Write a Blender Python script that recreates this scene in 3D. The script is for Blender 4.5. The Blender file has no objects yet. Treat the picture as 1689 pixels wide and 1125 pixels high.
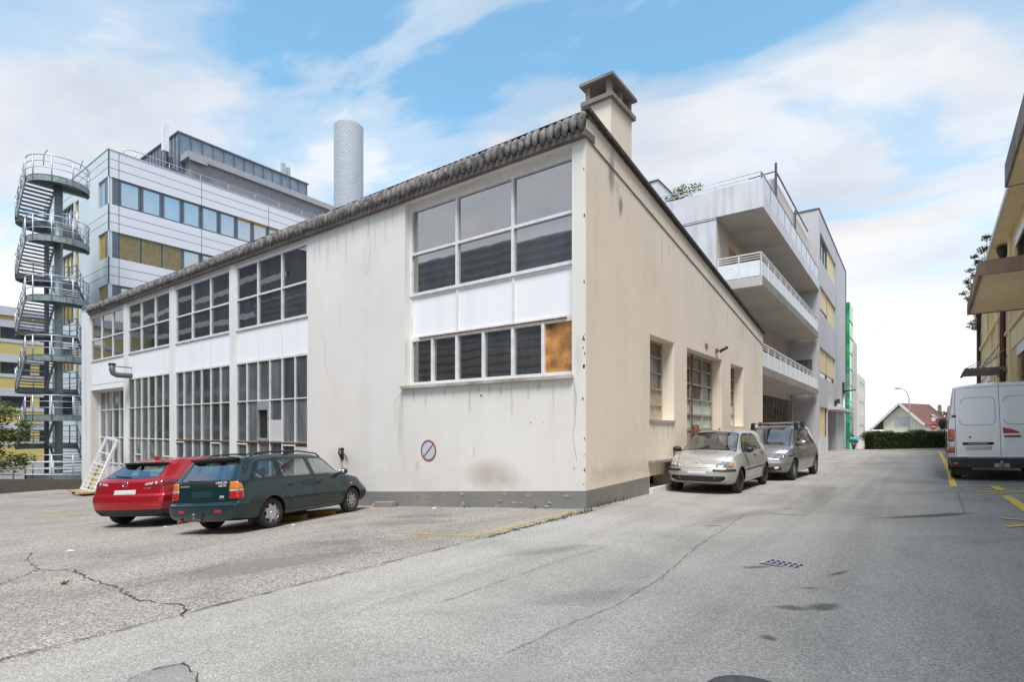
import bpy, bmesh, math, random
import numpy as np
from mathutils import Vector, Matrix
from mathutils.bvhtree import BVHTree
random.seed(7)
R = math.radians
S = bpy.context.scene
COL = S.collection
PI = math.pi

# ------------------------------------------------------------------ materials
def nmat(name):
    m = bpy.data.materials.new(name); m.use_nodes = True
    nt = m.node_tree
    return m, nt, nt.nodes, nt.links, nt.nodes['Principled BSDF']

def N(nt, t, **kw):
    n = nt.nodes.new(t)
    for k, v in kw.items():
        if k.startswith('i_'):
            key = k[2:].replace('_', ' ')
            n.inputs[key].default_value = v
        else:
            setattr(n, k, v)
    return n

def ramp(nt, stops):
    r = nt.nodes.new('ShaderNodeValToRGB')
    el = r.color_ramp.elements
    while len(el) > 1: el.remove(el[-1])
    el[0].position = stops[0][0]; el[0].color = stops[0][1]
    for p, c in stops[1:]:
        e = el.new(p); e.color = c
    return r

def c4(c): return (c[0], c[1], c[2], 1)

def M_simple(name, col, rough=.6, metal=0, var=.12, scale=3., bump=0, bscale=60, coat=0, spec=.5):
    m, nt, nd, lk, b = nmat(name)
    tc = N(nt, 'ShaderNodeTexCoord')
    n = N(nt, 'ShaderNodeTexNoise', i_Scale=scale, i_Detail=6, i_Roughness=.6)
    lk.new(tc.outputs['Object'], n.inputs['Vector'])
    d = [max(0, x * (1 - var * 1.4)) for x in col]; l = [min(1, x * (1 + var)) for x in col]
    r = ramp(nt, [(.3, c4(d)), (.7, c4(l))])
    lk.new(n.outputs['Fac'], r.inputs['Fac'])
    lk.new(r.outputs['Color'], b.inputs['Base Color'])
    b.inputs['Roughness'].default_value = rough
    b.inputs['Metallic'].default_value = metal
    b.inputs['Specular IOR Level'].default_value = spec
    if coat:
        b.inputs['Coat Weight'].default_value = coat
        b.inputs['Coat Roughness'].default_value = .03
    if bump:
        n2 = N(nt, 'ShaderNodeTexNoise', i_Scale=bscale, i_Detail=3)
        lk.new(tc.outputs['Object'], n2.inputs['Vector'])
        bp = N(nt, 'ShaderNodeBump', i_Strength=bump, i_Distance=.01)
        lk.new(n2.outputs['Fac'], bp.inputs['Height'])
        lk.new(bp.outputs['Normal'], b.inputs['Normal'])
    return m

def M_wall(name, col, dirt=(.30, .25, .19), streak=.35, blotch=.25, base_z=0., base_h=.0, base_amt=0., bump=.15, warm=None):
    """painted render with rain streaks running down, blotches and a dirty foot"""
    m, nt, nd, lk, b = nmat(name)
    tc = N(nt, 'ShaderNodeTexCoord')
    mp = N(nt, 'ShaderNodeMapping'); mp.inputs['Scale'].default_value = (2.2, 2.2, .10)
    lk.new(tc.outputs['Object'], mp.inputs['Vector'])
    ns = N(nt, 'ShaderNodeTexNoise', i_Scale=1.6, i_Detail=7, i_Roughness=.62)
    lk.new(mp.outputs['Vector'], ns.inputs['Vector'])
    rs = ramp(nt, [(.50, (0, 0, 0, 1)), (.78, (1, 1, 1, 1))])
    lk.new(ns.outputs['Fac'], rs.inputs['Fac'])
    nb = N(nt, 'ShaderNodeTexNoise', i_Scale=.55, i_Detail=8, i_Roughness=.6)
    lk.new(tc.outputs['Object'], nb.inputs['Vector'])
    rb = ramp(nt, [(.42, (0, 0, 0, 1)), (.72, (1, 1, 1, 1))])
    lk.new(nb.outputs['Fac'], rb.inputs['Fac'])
    nf = N(nt, 'ShaderNodeTexNoise', i_Scale=9., i_Detail=6, i_Roughness=.7)
    lk.new(tc.outputs['Object'], nf.inputs['Vector'])
    a = N(nt, 'ShaderNodeMath', operation='MULTIPLY'); a.inputs[1].default_value = streak
    lk.new(rs.outputs['Color'], a.inputs[0])
    a2 = N(nt, 'ShaderNodeMath', operation='MULTIPLY_ADD'); a2.inputs[1].default_value = blotch
    lk.new(rb.outputs['Color'], a2.inputs[0]); lk.new(a.outputs[0], a2.inputs[2])
    last = a2
    if base_amt:
        sx = N(nt, 'ShaderNodeSeparateXYZ'); lk.new(tc.outputs['Object'], sx.inputs[0])
        mr = N(nt, 'ShaderNodeMapRange'); mr.inputs['From Min'].default_value = base_z
        mr.inputs['From Max'].default_value = base_z + base_h
        mr.inputs['To Min'].default_value = 1; mr.inputs['To Max'].default_value = 0
        lk.new(sx.outputs['Z'], mr.inputs['Value'])
        mm = N(nt, 'ShaderNodeMath', operation='MULTIPLY'); lk.new(mr.outputs[0], mm.inputs[0]); lk.new(nb.outputs['Fac'], mm.inputs[1])
        a3 = N(nt, 'ShaderNodeMath', operation='MULTIPLY_ADD'); a3.inputs[1].default_value = base_amt
        lk.new(mm.outputs[0], a3.inputs[0]); lk.new(last.outputs[0], a3.inputs[2]); last = a3
    a4 = N(nt, 'ShaderNodeMath', operation='MULTIPLY'); a4.use_clamp = True
    lk.new(last.outputs[0], a4.inputs[0]); lk.new(nf.outputs['Fac'], a4.inputs[1])
    a5 = N(nt, 'ShaderNodeMath', operation='MULTIPLY'); a5.inputs[1].default_value = 1.7; a5.use_clamp = True
    lk.new(a4.outputs[0], a5.inputs[0])
    mx = N(nt, 'ShaderNodeMix', data_type='RGBA')
    lk.new(a5.outputs[0], mx.inputs['Factor'])
    mx.inputs['A'].default_value = c4(col)
    if warm:
        rw = ramp(nt, [(.35, c4(col)), (.65, c4(warm))])
        nw = N(nt, 'ShaderNodeTexNoise', i_Scale=.28, i_Detail=3)
        lk.new(tc.outputs['Object'], nw.inputs['Vector']); lk.new(nw.outputs['Fac'], rw.inputs['Fac'])
        lk.new(rw.outputs['Color'], mx.inputs['A'])
    mx.inputs['B'].default_value = c4(dirt)
    lk.new(mx.outputs['Result'], b.inputs['Base Color'])
    b.inputs['Roughness'].default_value = .85
    b.inputs['Specular IOR Level'].default_value = .2
    n2 = N(nt, 'ShaderNodeTexNoise', i_Scale=70, i_Detail=4)
    lk.new(tc.outputs['Object'], n2.inputs['Vector'])
    bp = N(nt, 'ShaderNodeBump', i_Strength=bump, i_Distance=.008)
    lk.new(n2.outputs['Fac'], bp.inputs['Height'])
    lk.new(bp.outputs['Normal'], b.inputs['Normal'])
    return m

def M_window(name, dark=(.02, .024, .026), light=(.07, .08, .08), dirt=.10, wave=.02, rough=.04, rib=0, refl=1., ior=1.55, tilt=.022):
    """old opaque-looking pane: dark room behind, dusty face, slightly wavy reflection"""
    m, nt, nd, lk, b = nmat(name)
    tc = N(nt, 'ShaderNodeTexCoord')
    mp = N(nt, 'ShaderNodeMapping'); mp.inputs['Scale'].default_value = (3, 3, .5)
    lk.new(tc.outputs['Object'], mp.inputs['Vector'])
    n = N(nt, 'ShaderNodeTexNoise', i_Scale=1.3, i_Detail=6, i_Roughness=.65)
    lk.new(mp.outputs['Vector'], n.inputs['Vector'])
    r = ramp(nt, [(.35, c4(dark)), (.75, c4(light))])
    lk.new(n.outputs['Fac'], r.inputs['Fac'])
    col = r.outputs['Color']
    if rib:
        w = N(nt, 'ShaderNodeTexWave', wave_type='BANDS', bands_direction='X', i_Scale=rib, i_Distortion=.6, i_Detail=2)
        lk.new(tc.outputs['Object'], w.inputs['Vector'])
        mx = N(nt, 'ShaderNodeMix', data_type='RGBA', blend_type='MULTIPLY'); mx.inputs['Factor'].default_value = .75
        lk.new(col, mx.inputs['A']); lk.new(w.outputs['Color'], mx.inputs['B']); col = mx.outputs['Result']
    geo = N(nt, 'ShaderNodeNewGeometry')
    pv = N(nt, 'ShaderNodeMapRange'); pv.inputs['To Min'].default_value = .55; pv.inputs['To Max'].default_value = 1.45; lk.new(geo.outputs['Random Per Island'], pv.inputs['Value'])
    vm = N(nt, 'ShaderNodeVectorMath', operation='SCALE'); lk.new(col, vm.inputs[0]); lk.new(pv.outputs[0], vm.inputs['Scale'])
    lk.new(vm.outputs[0], b.inputs['Base Color'])
    b.inputs['Specular IOR Level'].default_value = min(1, refl)
    b.inputs['IOR'].default_value = ior
    nw = N(nt, 'ShaderNodeTexNoise', i_Scale=1.1, i_Detail=2)
    lk.new(tc.outputs['Object'], nw.inputs['Vector'])
    bp = N(nt, 'ShaderNodeBump', i_Strength=wave, i_Distance=.3)
    lk.new(nw.outputs['Fac'], bp.inputs['Height'])
    # every pane sits a hair differently in its putty, so each mirrors a slightly different spot
    wn = N(nt, 'ShaderNodeTexWhiteNoise', noise_dimensions='1D'); lk.new(geo.outputs['Random Per Island'], wn.inputs['W'])
    sb = N(nt, 'ShaderNodeVectorMath', operation='SUBTRACT'); sb.inputs[1].default_value = (.5, .5, .5); lk.new(wn.outputs['Color'], sb.inputs[0])
    sc2 = N(nt, 'ShaderNodeVectorMath', operation='SCALE'); sc2.inputs['Scale'].default_value = tilt; lk.new(sb.outputs[0], sc2.inputs[0])
    va = N(nt, 'ShaderNodeVectorMath', operation='ADD'); lk.new(bp.outputs['Normal'], va.inputs[0]); lk.new(sc2.outputs[0], va.inputs[1])
    vn = N(nt, 'ShaderNodeVectorMath', operation='NORMALIZE'); lk.new(va.outputs[0], vn.inputs[0]); lk.new(vn.outputs[0], b.inputs['Normal'])
    rr = N(nt, 'ShaderNodeMapRange'); rr.inputs['To Min'].default_value = rough; rr.inputs['To Max'].default_value = rough + dirt
    lk.new(n.outputs['Fac'], rr.inputs['Value']); lk.new(rr.outputs[0], b.inputs['Roughness'])
    return m

def M_clearglass(name, tint=(.55, .62, .60), fac=.6):
    m, nt, nd, lk, b = nmat(name)
    nd.remove(b)
    out = nd['Material Output']
    tr = N(nt, 'ShaderNodeBsdfTransparent'); tr.inputs['Color'].default_value = c4(tint)
    gl = N(nt, 'ShaderNodeBsdfGlossy'); gl.inputs['Roughness'].default_value = .02
    gl.inputs['Color'].default_value = (.95, .97, 1, 1)
    fr = N(nt, 'ShaderNodeFresnel', i_IOR=1.9)
    geo = N(nt, 'ShaderNodeNewGeometry')
    mx = N(nt, 'ShaderNodeMixShader')
    fb = N(nt, 'ShaderNodeMath', operation='MULTIPLY_ADD'); fb.inputs[1].default_value = 1.7; fb.inputs[2].default_value = .05; fb.use_clamp = True; lk.new(fr.outputs[0], fb.inputs[0])
    ad = N(nt, 'ShaderNodeMath', operation='MULTIPLY')
    sb = N(nt, 'ShaderNodeMath', operation='SUBTRACT'); sb.inputs[0].default_value = 1
    lk.new(geo.outputs['Backfacing'], sb.inputs[1])
    lk.new(fb.outputs[0], ad.inputs[0]); lk.new(sb.outputs[0], ad.inputs[1])
    lk.new(ad.outputs[0], mx.inputs['Fac']); lk.new(tr.outputs[0], mx.inputs[1]); lk.new(gl.outputs[0], mx.inputs[2])
    lk.new(mx.outputs[0], out.inputs['Surface'])
    return m

def M_paint(name, col, metal=.0, rough=.35, flake=.0, dust=.12, coat=1.):
    m, nt, nd, lk, b = nmat(name)
    tc = N(nt, 'ShaderNodeTexCoord')
    n = N(nt, 'ShaderNodeTexNoise', i_Scale=2.2, i_Detail=8, i_Roughness=.7)
    lk.new(tc.outputs['Object'], n.inputs['Vector'])
    sx = N(nt, 'ShaderNodeSeparateXYZ'); lk.new(tc.outputs['Object'], sx.inputs[0])
    mr = N(nt, 'ShaderNodeMapRange'); mr.inputs['From Min'].default_value = .15; mr.inputs['From Max'].default_value = .7
    mr.inputs['To Min'].default_value = 1.; mr.inputs['To Max'].default_value = .25
    lk.new(sx.outputs['Z'], mr.inputs['Value'])
    mu = N(nt, 'ShaderNodeMath', operation='MULTIPLY'); lk.new(n.outputs['Fac'], mu.inputs[0]); lk.new(mr.outputs[0], mu.inputs[1])
    m2 = N(nt, 'ShaderNodeMath', operation='MULTIPLY'); m2.inputs[1].default_value = dust * 2; m2.use_clamp = True
    lk.new(mu.outputs[0], m2.inputs[0])
    mx = N(nt, 'ShaderNodeMix', data_type='RGBA'); lk.new(m2.outputs[0], mx.inputs['Factor'])
    mx.inputs['A'].default_value = c4(col); mx.inputs['B'].default_value = (.20, .18, .155, 1)
    g = N(nt, 'ShaderNodeNewGeometry')
    mb = N(nt, 'ShaderNodeMix', data_type='RGBA'); lk.new(g.outputs['Backfacing'], mb.inputs['Factor'])
    lk.new(mx.outputs['Result'], mb.inputs['A']); mb.inputs['B'].default_value = (.03, .03, .03, 1)
    lk.new(mb.outputs['Result'], b.inputs['Base Color'])
    b.inputs['Metallic'].default_value = metal
    rr = N(nt, 'ShaderNodeMapRange'); rr.inputs['To Min'].default_value = rough; rr.inputs['To Max'].default_value = min(1, rough + .3)
    lk.new(m2.outputs[0], rr.inputs['Value']); lk.new(rr.outputs[0], b.inputs['Roughness'])
    b.inputs['Coat Weight'].default_value = coat; b.inputs['Coat Roughness'].default_value = .03
    b.inputs['Specular IOR Level'].default_value = .15
    return m

def M_asphalt(name, cols, scale=190, patch=.35, rough=.9, bump=.5, stones=None):
    m, nt, nd, lk, b = nmat(name)
    tc = N(nt, 'ShaderNodeTexCoord'); O = tc.outputs['Object']
    v = N(nt, 'ShaderNodeTexVoronoi', i_Scale=scale); lk.new(O, v.inputs['Vector'])
    hs = N(nt, 'ShaderNodeSeparateColor'); lk.new(v.outputs['Color'], hs.inputs[0])
    n = N(nt, 'ShaderNodeTexNoise', i_Scale=scale * .35, i_Detail=6, i_Roughness=.75); lk.new(O, n.inputs['Vector'])
    ad = N(nt, 'ShaderNodeMath', operation='ADD'); lk.new(hs.outputs[0], ad.inputs[0]); lk.new(n.outputs['Fac'], ad.inputs[1])
    hf = N(nt, 'ShaderNodeMath', operation='MULTIPLY'); hf.inputs[1].default_value = .5; lk.new(ad.outputs[0], hf.inputs[0])
    r = ramp(nt, [(.15, c4(cols[0])), (.45, c4(cols[1])), (.62, c4(cols[2])), (.85, c4(cols[3]))])
    lk.new(hf.outputs[0], r.inputs['Fac'])
    big = N(nt, 'ShaderNodeTexNoise', i_Scale=.42, i_Detail=9, i_Roughness=.62, i_Distortion=.6); lk.new(O, big.inputs['Vector'])
    rb = ramp(nt, [(.3, (1 - patch,) * 3 + (1,)), (.52, (1, 1, 1, 1)), (.75, (1 + patch * .45, 1 + patch * .42, 1 + patch * .38, 1))])
    lk.new(big.outputs['Fac'], rb.inputs['Fac'])
    mx = N(nt, 'ShaderNodeMix', data_type='RGBA', blend_type='MULTIPLY'); mx.inputs['Factor'].default_value = 1
    lk.new(r.outputs['Color'], mx.inputs['A']); lk.new(rb.outputs['Color'], mx.inputs['B'])
    # tyre-worn lighter / darker lengthwise tracks
    mp = N(nt, 'ShaderNodeMapping'); mp.inputs['Scale'].default_value = (1.1, .07, 1); mp.inputs['Rotation'].default_value = (0, 0, R(8))
    lk.new(O, mp.inputs['Vector'])
    tr = N(nt, 'ShaderNodeTexNoise', i_Scale=1.6, i_Detail=7, i_Roughness=.65); lk.new(mp.outputs['Vector'], tr.inputs['Vector'])
    rt = ramp(nt, [(.32, (.80, .80, .81, 1)), (.5, (1, 1, 1, 1)), (.7, (1.1, 1.09, 1.07, 1))]); lk.new(tr.outputs['Fac'], rt.inputs['Fac'])
    mx2 = N(nt, 'ShaderNodeMix', data_type='RGBA', blend_type='MULTIPLY'); mx2.inputs['Factor'].default_value = .8
    lk.new(mx.outputs['Result'], mx2.inputs['A']); lk.new(rt.outputs['Color'], mx2.inputs['B'])
    col = mx2.outputs['Result']
    if stones:
        v2 = N(nt, 'ShaderNodeTexVoronoi', i_Scale=stones[0], i_Randomness=1.); lk.new(O, v2.inputs['Vector'])
        rs = ramp(nt, [(.0, (1, 1, 1, 1)), (.28, (1, 1, 1, 1)), (.36, (0, 0, 0, 1))]); lk.new(v2.outputs['Distance'], rs.inputs['Fac'])
        h2 = N(nt, 'ShaderNodeSeparateColor'); lk.new(v2.outputs['Color'], h2.inputs[0])
        gt = N(nt, 'ShaderNodeMath', operation='GREATER_THAN'); gt.inputs[1].default_value = stones[2]; lk.new(h2.outputs[1], gt.inputs[0])
        mm = N(nt, 'ShaderNodeMath', operation='MULTIPLY'); lk.new(gt.outputs[0], mm.inputs[0]); lk.new(rs.outputs['Color'], mm.inputs[1])
        sc = ramp(nt, [(0, c4(stones[1][0])), (.5, c4(stones[1][1])), (1, c4(stones[1][2]))]); lk.new(h2.outputs[0], sc.inputs['Fac'])
        mx3 = N(nt, 'ShaderNodeMix', data_type='RGBA'); lk.new(mm.outputs[0], mx3.inputs['Factor'])
        lk.new(col, mx3.inputs['A']); lk.new(sc.outputs['Color'], mx3.inputs['B']); col = mx3.outputs['Result']
    lk.new(col, b.inputs['Base Color'])
    b.inputs['Roughness'].default_value = rough; b.inputs['Specular IOR Level'].default_value = .25
    bp = N(nt, 'ShaderNodeBump', i_Strength=bump, i_Distance=.006)
    lk.new(hf.outputs[0], bp.inputs['Height']); lk.new(bp.outputs['Normal'], b.inputs['Normal'])
    return m

def M_worn(name, col, amount=.5, scale=8., rough=.8, fine=60, fade=0, soft=.12):
    """worn marking or stain: noise-broken film, see-through where it has gone"""
    m, nt, nd, lk, b = nmat(name)
    tc = N(nt, 'ShaderNodeTexCoord')
    n = N(nt, 'ShaderNodeTexNoise', i_Scale=scale, i_Detail=8, i_Roughness=.7); lk.new(tc.outputs['Object'], n.inputs['Vector'])
    f = N(nt, 'ShaderNodeTexNoise', i_Scale=fine, i_Detail=4, i_Roughness=.8); lk.new(tc.outputs['Object'], f.inputs['Vector'])
    a = N(nt, 'ShaderNodeMath', operation='ADD'); lk.new(n.outputs['Fac'], a.inputs[0]); lk.new(f.outputs['Fac'], a.inputs[1])
    r = ramp(nt, [(.5 - soft + (.5 - amount) * .5, (0, 0, 0, 1)), (.5 + soft + (.5 - amount) * .5, (1, 1, 1, 1))])
    h = N(nt, 'ShaderNodeMath', operation='MULTIPLY'); h.inputs[1].default_value = .5; lk.new(a.outputs[0], h.inputs[0])
    lk.new(h.outputs[0], r.inputs['Fac'])
    al = r.outputs['Color']
    if fade:
        at = N(nt, 'ShaderNodeAttribute', attribute_name='fade'); fm = N(nt, 'ShaderNodeMath', operation='MULTIPLY'); lk.new(al, fm.inputs[0]); lk.new(at.outputs['Fac'], fm.inputs[1])
        f2_ = N(nt, 'ShaderNodeMath', operation='MULTIPLY'); f2_.inputs[1].default_value = fade; lk.new(fm.outputs[0], f2_.inputs[0]); al = f2_.outputs[0]
    lk.new(al, b.inputs['Alpha'])
    b.inputs['Base Color'].default_value = c4(col); b.inputs['Roughness'].default_value = rough
    b.inputs['Specular IOR Level'].default_value = .2
    return m

def M_leaf(name, c1, c2, c3):
    m, nt, nd, lk, b = nmat(name)
    oi = N(nt, 'ShaderNodeNewGeometry')
    r = ramp(nt, [(0, c4(c1)), (.55, c4(c2)), (1, c4(c3))])
    lk.new(oi.outputs['Random Per Island'], r.inputs['Fac'])
    lk.new(r.outputs['Color'], b.inputs['Base Color'])
    b.inputs['Roughness'].default_value = .55
    tl = N(nt, 'ShaderNodeBsdfTranslucent'); lk.new(r.outputs['Color'], tl.inputs['Color'])
    mx = N(nt, 'ShaderNodeMixShader'); mx.inputs['Fac'].default_value = .3
    lk.new(b.outputs[0], mx.inputs[1]); lk.new(tl.outputs[0], mx.inputs[2])
    lk.new(mx.outputs[0], nd['Material Output'].inputs['Surface'])
    return m

def M_brick(name, c1, c2, mortar, scale, bw=.5, rh=.25, msize=.02, rough=.7, vert=None):
    m, nt, nd, lk, b = nmat(name)
    tc = N(nt, 'ShaderNodeTexCoord')
    if vert == 'cyl':      # wrap the courses round a chimney: angle and height
        sx = N(nt, 'ShaderNodeSeparateXYZ'); lk.new(tc.outputs['Object'], sx.inputs[0])
        at = N(nt, 'ShaderNodeMath', operation='ARCTAN2'); lk.new(sx.outputs['Y'], at.inputs[0]); lk.new(sx.outputs['X'], at.inputs[1])
        cb = N(nt, 'ShaderNodeCombineXYZ'); lk.new(at.outputs[0], cb.inputs[0]); lk.new(sx.outputs['Z'], cb.inputs[1])
        vec = cb.outputs[0]
    else:
        mp = N(nt, 'ShaderNodeMapping'); mp.inputs['Rotation'].default_value = (R(90), 0, R(90)) if vert == 'x' else (R(90), 0, 0)
        if vert == 'roof': mp.inputs['Rotation'].default_value = (0, 0, 0)
        lk.new(tc.outputs['Object'], mp.inputs['Vector']); vec = mp.outputs['Vector']
    br = N(nt, 'ShaderNodeTexBrick', i_Scale=scale); lk.new(vec, br.inputs['Vector'])
    br.inputs['Color1'].default_value = c4(c1); br.inputs['Color2'].default_value = c4(c2); br.inputs['Mortar'].default_value = c4(mortar)
    br.inputs['Brick Width'].default_value = bw; br.inputs['Row Height'].default_value = rh; br.inputs['Mortar Size'].default_value = msize
    lk.new(br.outputs['Color'], b.inputs['Base Color']); b.inputs['Roughness'].default_value = rough
    return m
# tunables for placing
GX, GY, GR, GS = -5.15, -4.6, 0.30, .98
RX, RY, RR = -8.24, -4.75, 0.50
PX, PY, PR = 1.0, 7.30, 3.13
BX, BY, BR = 1.60, 11.95, 3.075
VX, VY, VR = 6.72, 9.0, -.025
SUNAZ, SUNE = 146, 4.3
SKYOFF = (1.3, 8.8, 0); SKYV = 1.9
# ------------------------------------------------------------------ mesh helpers
FR = {}      # object -> 4x4 frame of its thing (parts and sub-parts share it)
class MB:
    def __init__(s): s.v = []; s.f = []; s.sm = []
    def add(s, vs, fs, smooth=False):
        k = len(s.v); s.v += [tuple(p) for p in vs]
        s.f += [tuple(i + k for i in f) for f in fs]; s.sm += [smooth] * len(fs)
        return s
    def box(s, x0, x1, y0, y1, z0, z1):
        if x0 > x1: x0, x1 = x1, x0
        if y0 > y1: y0, y1 = y1, y0
        if z0 > z1: z0, z1 = z1, z0
        v = [(x0,y0,z0),(x1,y0,z0),(x1,y1,z0),(x0,y1,z0),(x0,y0,z1),(x1,y0,z1),(x1,y1,z1),(x0,y1,z1)]
        return s.add(v, [(0,3,2,1),(4,5,6,7),(0,1,5,4),(1,2,6,5),(2,3,7,6),(3,0,4,7)])
    def quad(s, a, b, c, d): return s.add([a, b, c, d], [(0,1,2,3)])
    def poly(s, pts): return s.add(pts, [tuple(range(len(pts)))])
    def prism(s, pts, vec):
        n = len(pts); v = [Vector(p) for p in pts]; w = [p + Vector(vec) for p in v]
        s.add(v + w, [tuple(range(n - 1, -1, -1)), tuple(range(n, 2 * n))] + [(i, (i + 1) % n, n + (i + 1) % n, n + i) for i in range(n)])
        return s
    def bar(s, a, b, w, h=None, up=(0, 0, 1)):
        """a straight bar of w x h section from a to b"""
        h = h or w; a = Vector(a); b = Vector(b); d = (b - a).normalized(); u = Vector(up)
        if abs(d.dot(u)) > .98: u = Vector((0, 1, 0))
        x = d.cross(u).normalized() * w / 2; y = x.normalized().cross(d).normalized() * h / 2
        v = [a - x - y, a + x - y, a + x + y, a - x + y, b - x - y, b + x - y, b + x + y, b - x + y]
        return s.add(v, [(0,3,2,1),(4,5,6,7),(0,1,5,4),(1,2,6,5),(2,3,7,6),(3,0,4,7)])
    def tube(s, pts, r, n=8, cap=True, r2=None):
        P = [Vector(p) for p in pts]; m = len(P); rs = []
        prev = None; vs = []
        for i, p in enumerate(P):
            d = (P[min(i + 1, m - 1)] - P[max(i - 1, 0)])
            if d.length < 1e-9: d = Vector((0, 0, 1))
            d.normalize()
            if prev is None:
                u = Vector((0, 0, 1)) if abs(d.z) < .9 else Vector((1, 0, 0))
                x = d.cross(u).normalized()
            else:
                x = (prev - d * prev.dot(d))
                x = x.normalized() if x.length > 1e-6 else d.orthogonal().normalized()
            prev = x; y = d.cross(x)
            rr = r if r2 is None else r + (r2 - r) * i / (m - 1)
            if isinstance(r, (list, tuple)): rr = r[i]
            vs += [p + (x * math.cos(2 * PI * k / n) + y * math.sin(2 * PI * k / n)) * rr for k in range(n)]
        fs = [(i * n + k, i * n + (k + 1) % n, (i + 1) * n + (k + 1) % n, (i + 1) * n + k) for i in range(m - 1) for k in range(n)]
        s.add(vs, fs, True)
        if cap:
            k0 = len(s.v) - len(vs)
            s.f += [tuple(k0 + i for i in range(n - 1, -1, -1)), tuple(k0 + (m - 1) * n + i for i in range(n))]; s.sm += [False, False]
        return s
    def lathe(s, prof, n=32, axis='z', at=(0, 0, 0), smooth=True):
        """prof: list of (radius, height) revolved round an axis"""
        vs = []
        for r, h in prof:
            for k in range(n):
                a = 2 * PI * k / n; c, q = r * math.cos(a), r * math.sin(a)
                p = (c, q, h) if axis == 'z' else ((h, c, q) if axis == 'x' else (q, h, c))
                vs.append((p[0] + at[0], p[1] + at[1], p[2] + at[2]))
        m = len(prof)
        fs = [(i * n + k, i * n + (k + 1) % n, (i + 1) * n + (k + 1) % n, (i + 1) * n + k) for i in range(m - 1) for k in range(n)]
        return s.add(vs, fs, smooth)
    def ball(s, c, rx, ry, rz, n=12, m=8):
        prof = [(math.sin(PI * i / m), -math.cos(PI * i / m)) for i in range(m + 1)]
        vs = []
        for r, h in prof:
            for k in range(n):
                a = 2 * PI * k / n; vs.append((c[0] + rx * r * math.cos(a), c[1] + ry * r * math.sin(a), c[2] + rz * h))
        fs = [(i * n + k, i * n + (k + 1) % n, (i + 1) * n + (k + 1) % n, (i + 1) * n + k) for i in range(m) for k in range(n)]
        return s.add(vs, fs, True)
    def build(s, name, m, parent=None, world=True, bevel=0):
        me = bpy.data.meshes.new(name)
        v = s.v
        if parent is not None and world and parent in FR:
            inv = FR[parent].inverted(); v = [inv @ Vector(p) for p in v]
        me.from_pydata([tuple(p) for p in v], [], s.f)
        me.polygons.foreach_set('use_smooth', s.sm)
        me.materials.append(m); me.update()
        o = bpy.data.objects.new(name, me); COL.objects.link(o)
        if parent is not None:
            o.parent = parent; FR[o] = FR.get(parent, Matrix())
        if bevel:
            b = o.modifiers.new('bevel', 'BEVEL'); b.width = bevel; b.segments = 2; b.limit_method = 'ANGLE'
        return o

def tag(o, label=None, cat=None, group=None, kind=None):
    if label: o['label'] = label
    if cat: o['category'] = cat
    if group: o['group'] = group
    if kind: o['kind'] = kind
    return o

def thing(name, label, cat, loc=(0, 0, 0), rz=0, group=None):
    o = bpy.data.objects.new(name, None); COL.objects.link(o)
    o.location = loc; o.rotation_euler = (0, 0, rz); o.empty_display_size = .3
    FR[o] = Matrix.Translation(loc) @ Matrix.Rotation(rz, 4, 'Z')
    return tag(o, label, cat, group)

def copy_tree(o, parent=None):
    c = o.copy(); COL.objects.link(c)
    if parent is not None: c.parent = parent
    for ch in o.children: copy_tree(ch, c)
    return c

def wall(mb, axis, pos, u0, u1, z0, z1, holes, depth, flip=False, ztop=None):
    """flat wall on plane axis=pos with rectangular holes (ua,ub,za,zb[,depth]) and reveals going `depth` behind.
       axis 'y': u is x, outside is -y.  axis 'x': u is y, outside is +x (flip: -x).  ztop(u): sloping top"""
    us = sorted(set([u0, u1] + [h[i] for h in holes for i in (0, 1)]))
    zs = sorted(set([z0, z1] + [h[i] for h in holes for i in (2, 3)]))
    us = [u for u in us if u0 <= u <= u1]; zs = [z for z in zs if z0 <= z <= z1]
    def P(u, z, d=0):
        if axis == 'y': return (u, pos + (d if not flip else -d), z)
        return (pos - d if not flip else pos + d, u, z)
    for i in range(len(us) - 1):
        for j in range(len(zs) - 1):
            um, zm = (us[i] + us[i+1]) / 2, (zs[j] + zs[j+1]) / 2
            if any(h[0] < um < h[1] and h[2] < zm < h[3] for h in holes): continue
            a, b, c, d = P(us[i], zs[j]), P(us[i+1], zs[j]), P(us[i+1], zs[j+1]), P(us[i], zs[j+1])
            if ztop and j == len(zs) - 2:
                c = P(us[i+1], ztop(us[i+1])); d = P(us[i], ztop(us[i]))
            mb.quad(a, b, c, d) if (axis == 'y') != flip or axis == 'x' and not flip else mb.quad(d, c, b, a)
    for h in holes:
        dp = h[4] if len(h) > 4 else depth
        a, b, za, zb = h[:4]
        for q in ((a, za, b, za), (b, za, b, zb), (b, zb, a, zb), (a, zb, a, za)):
            mb.quad(P(q[0], q[1]), P(q[2], q[3]), P(q[2], q[3], dp), P(q[0], q[1], dp))

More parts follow.
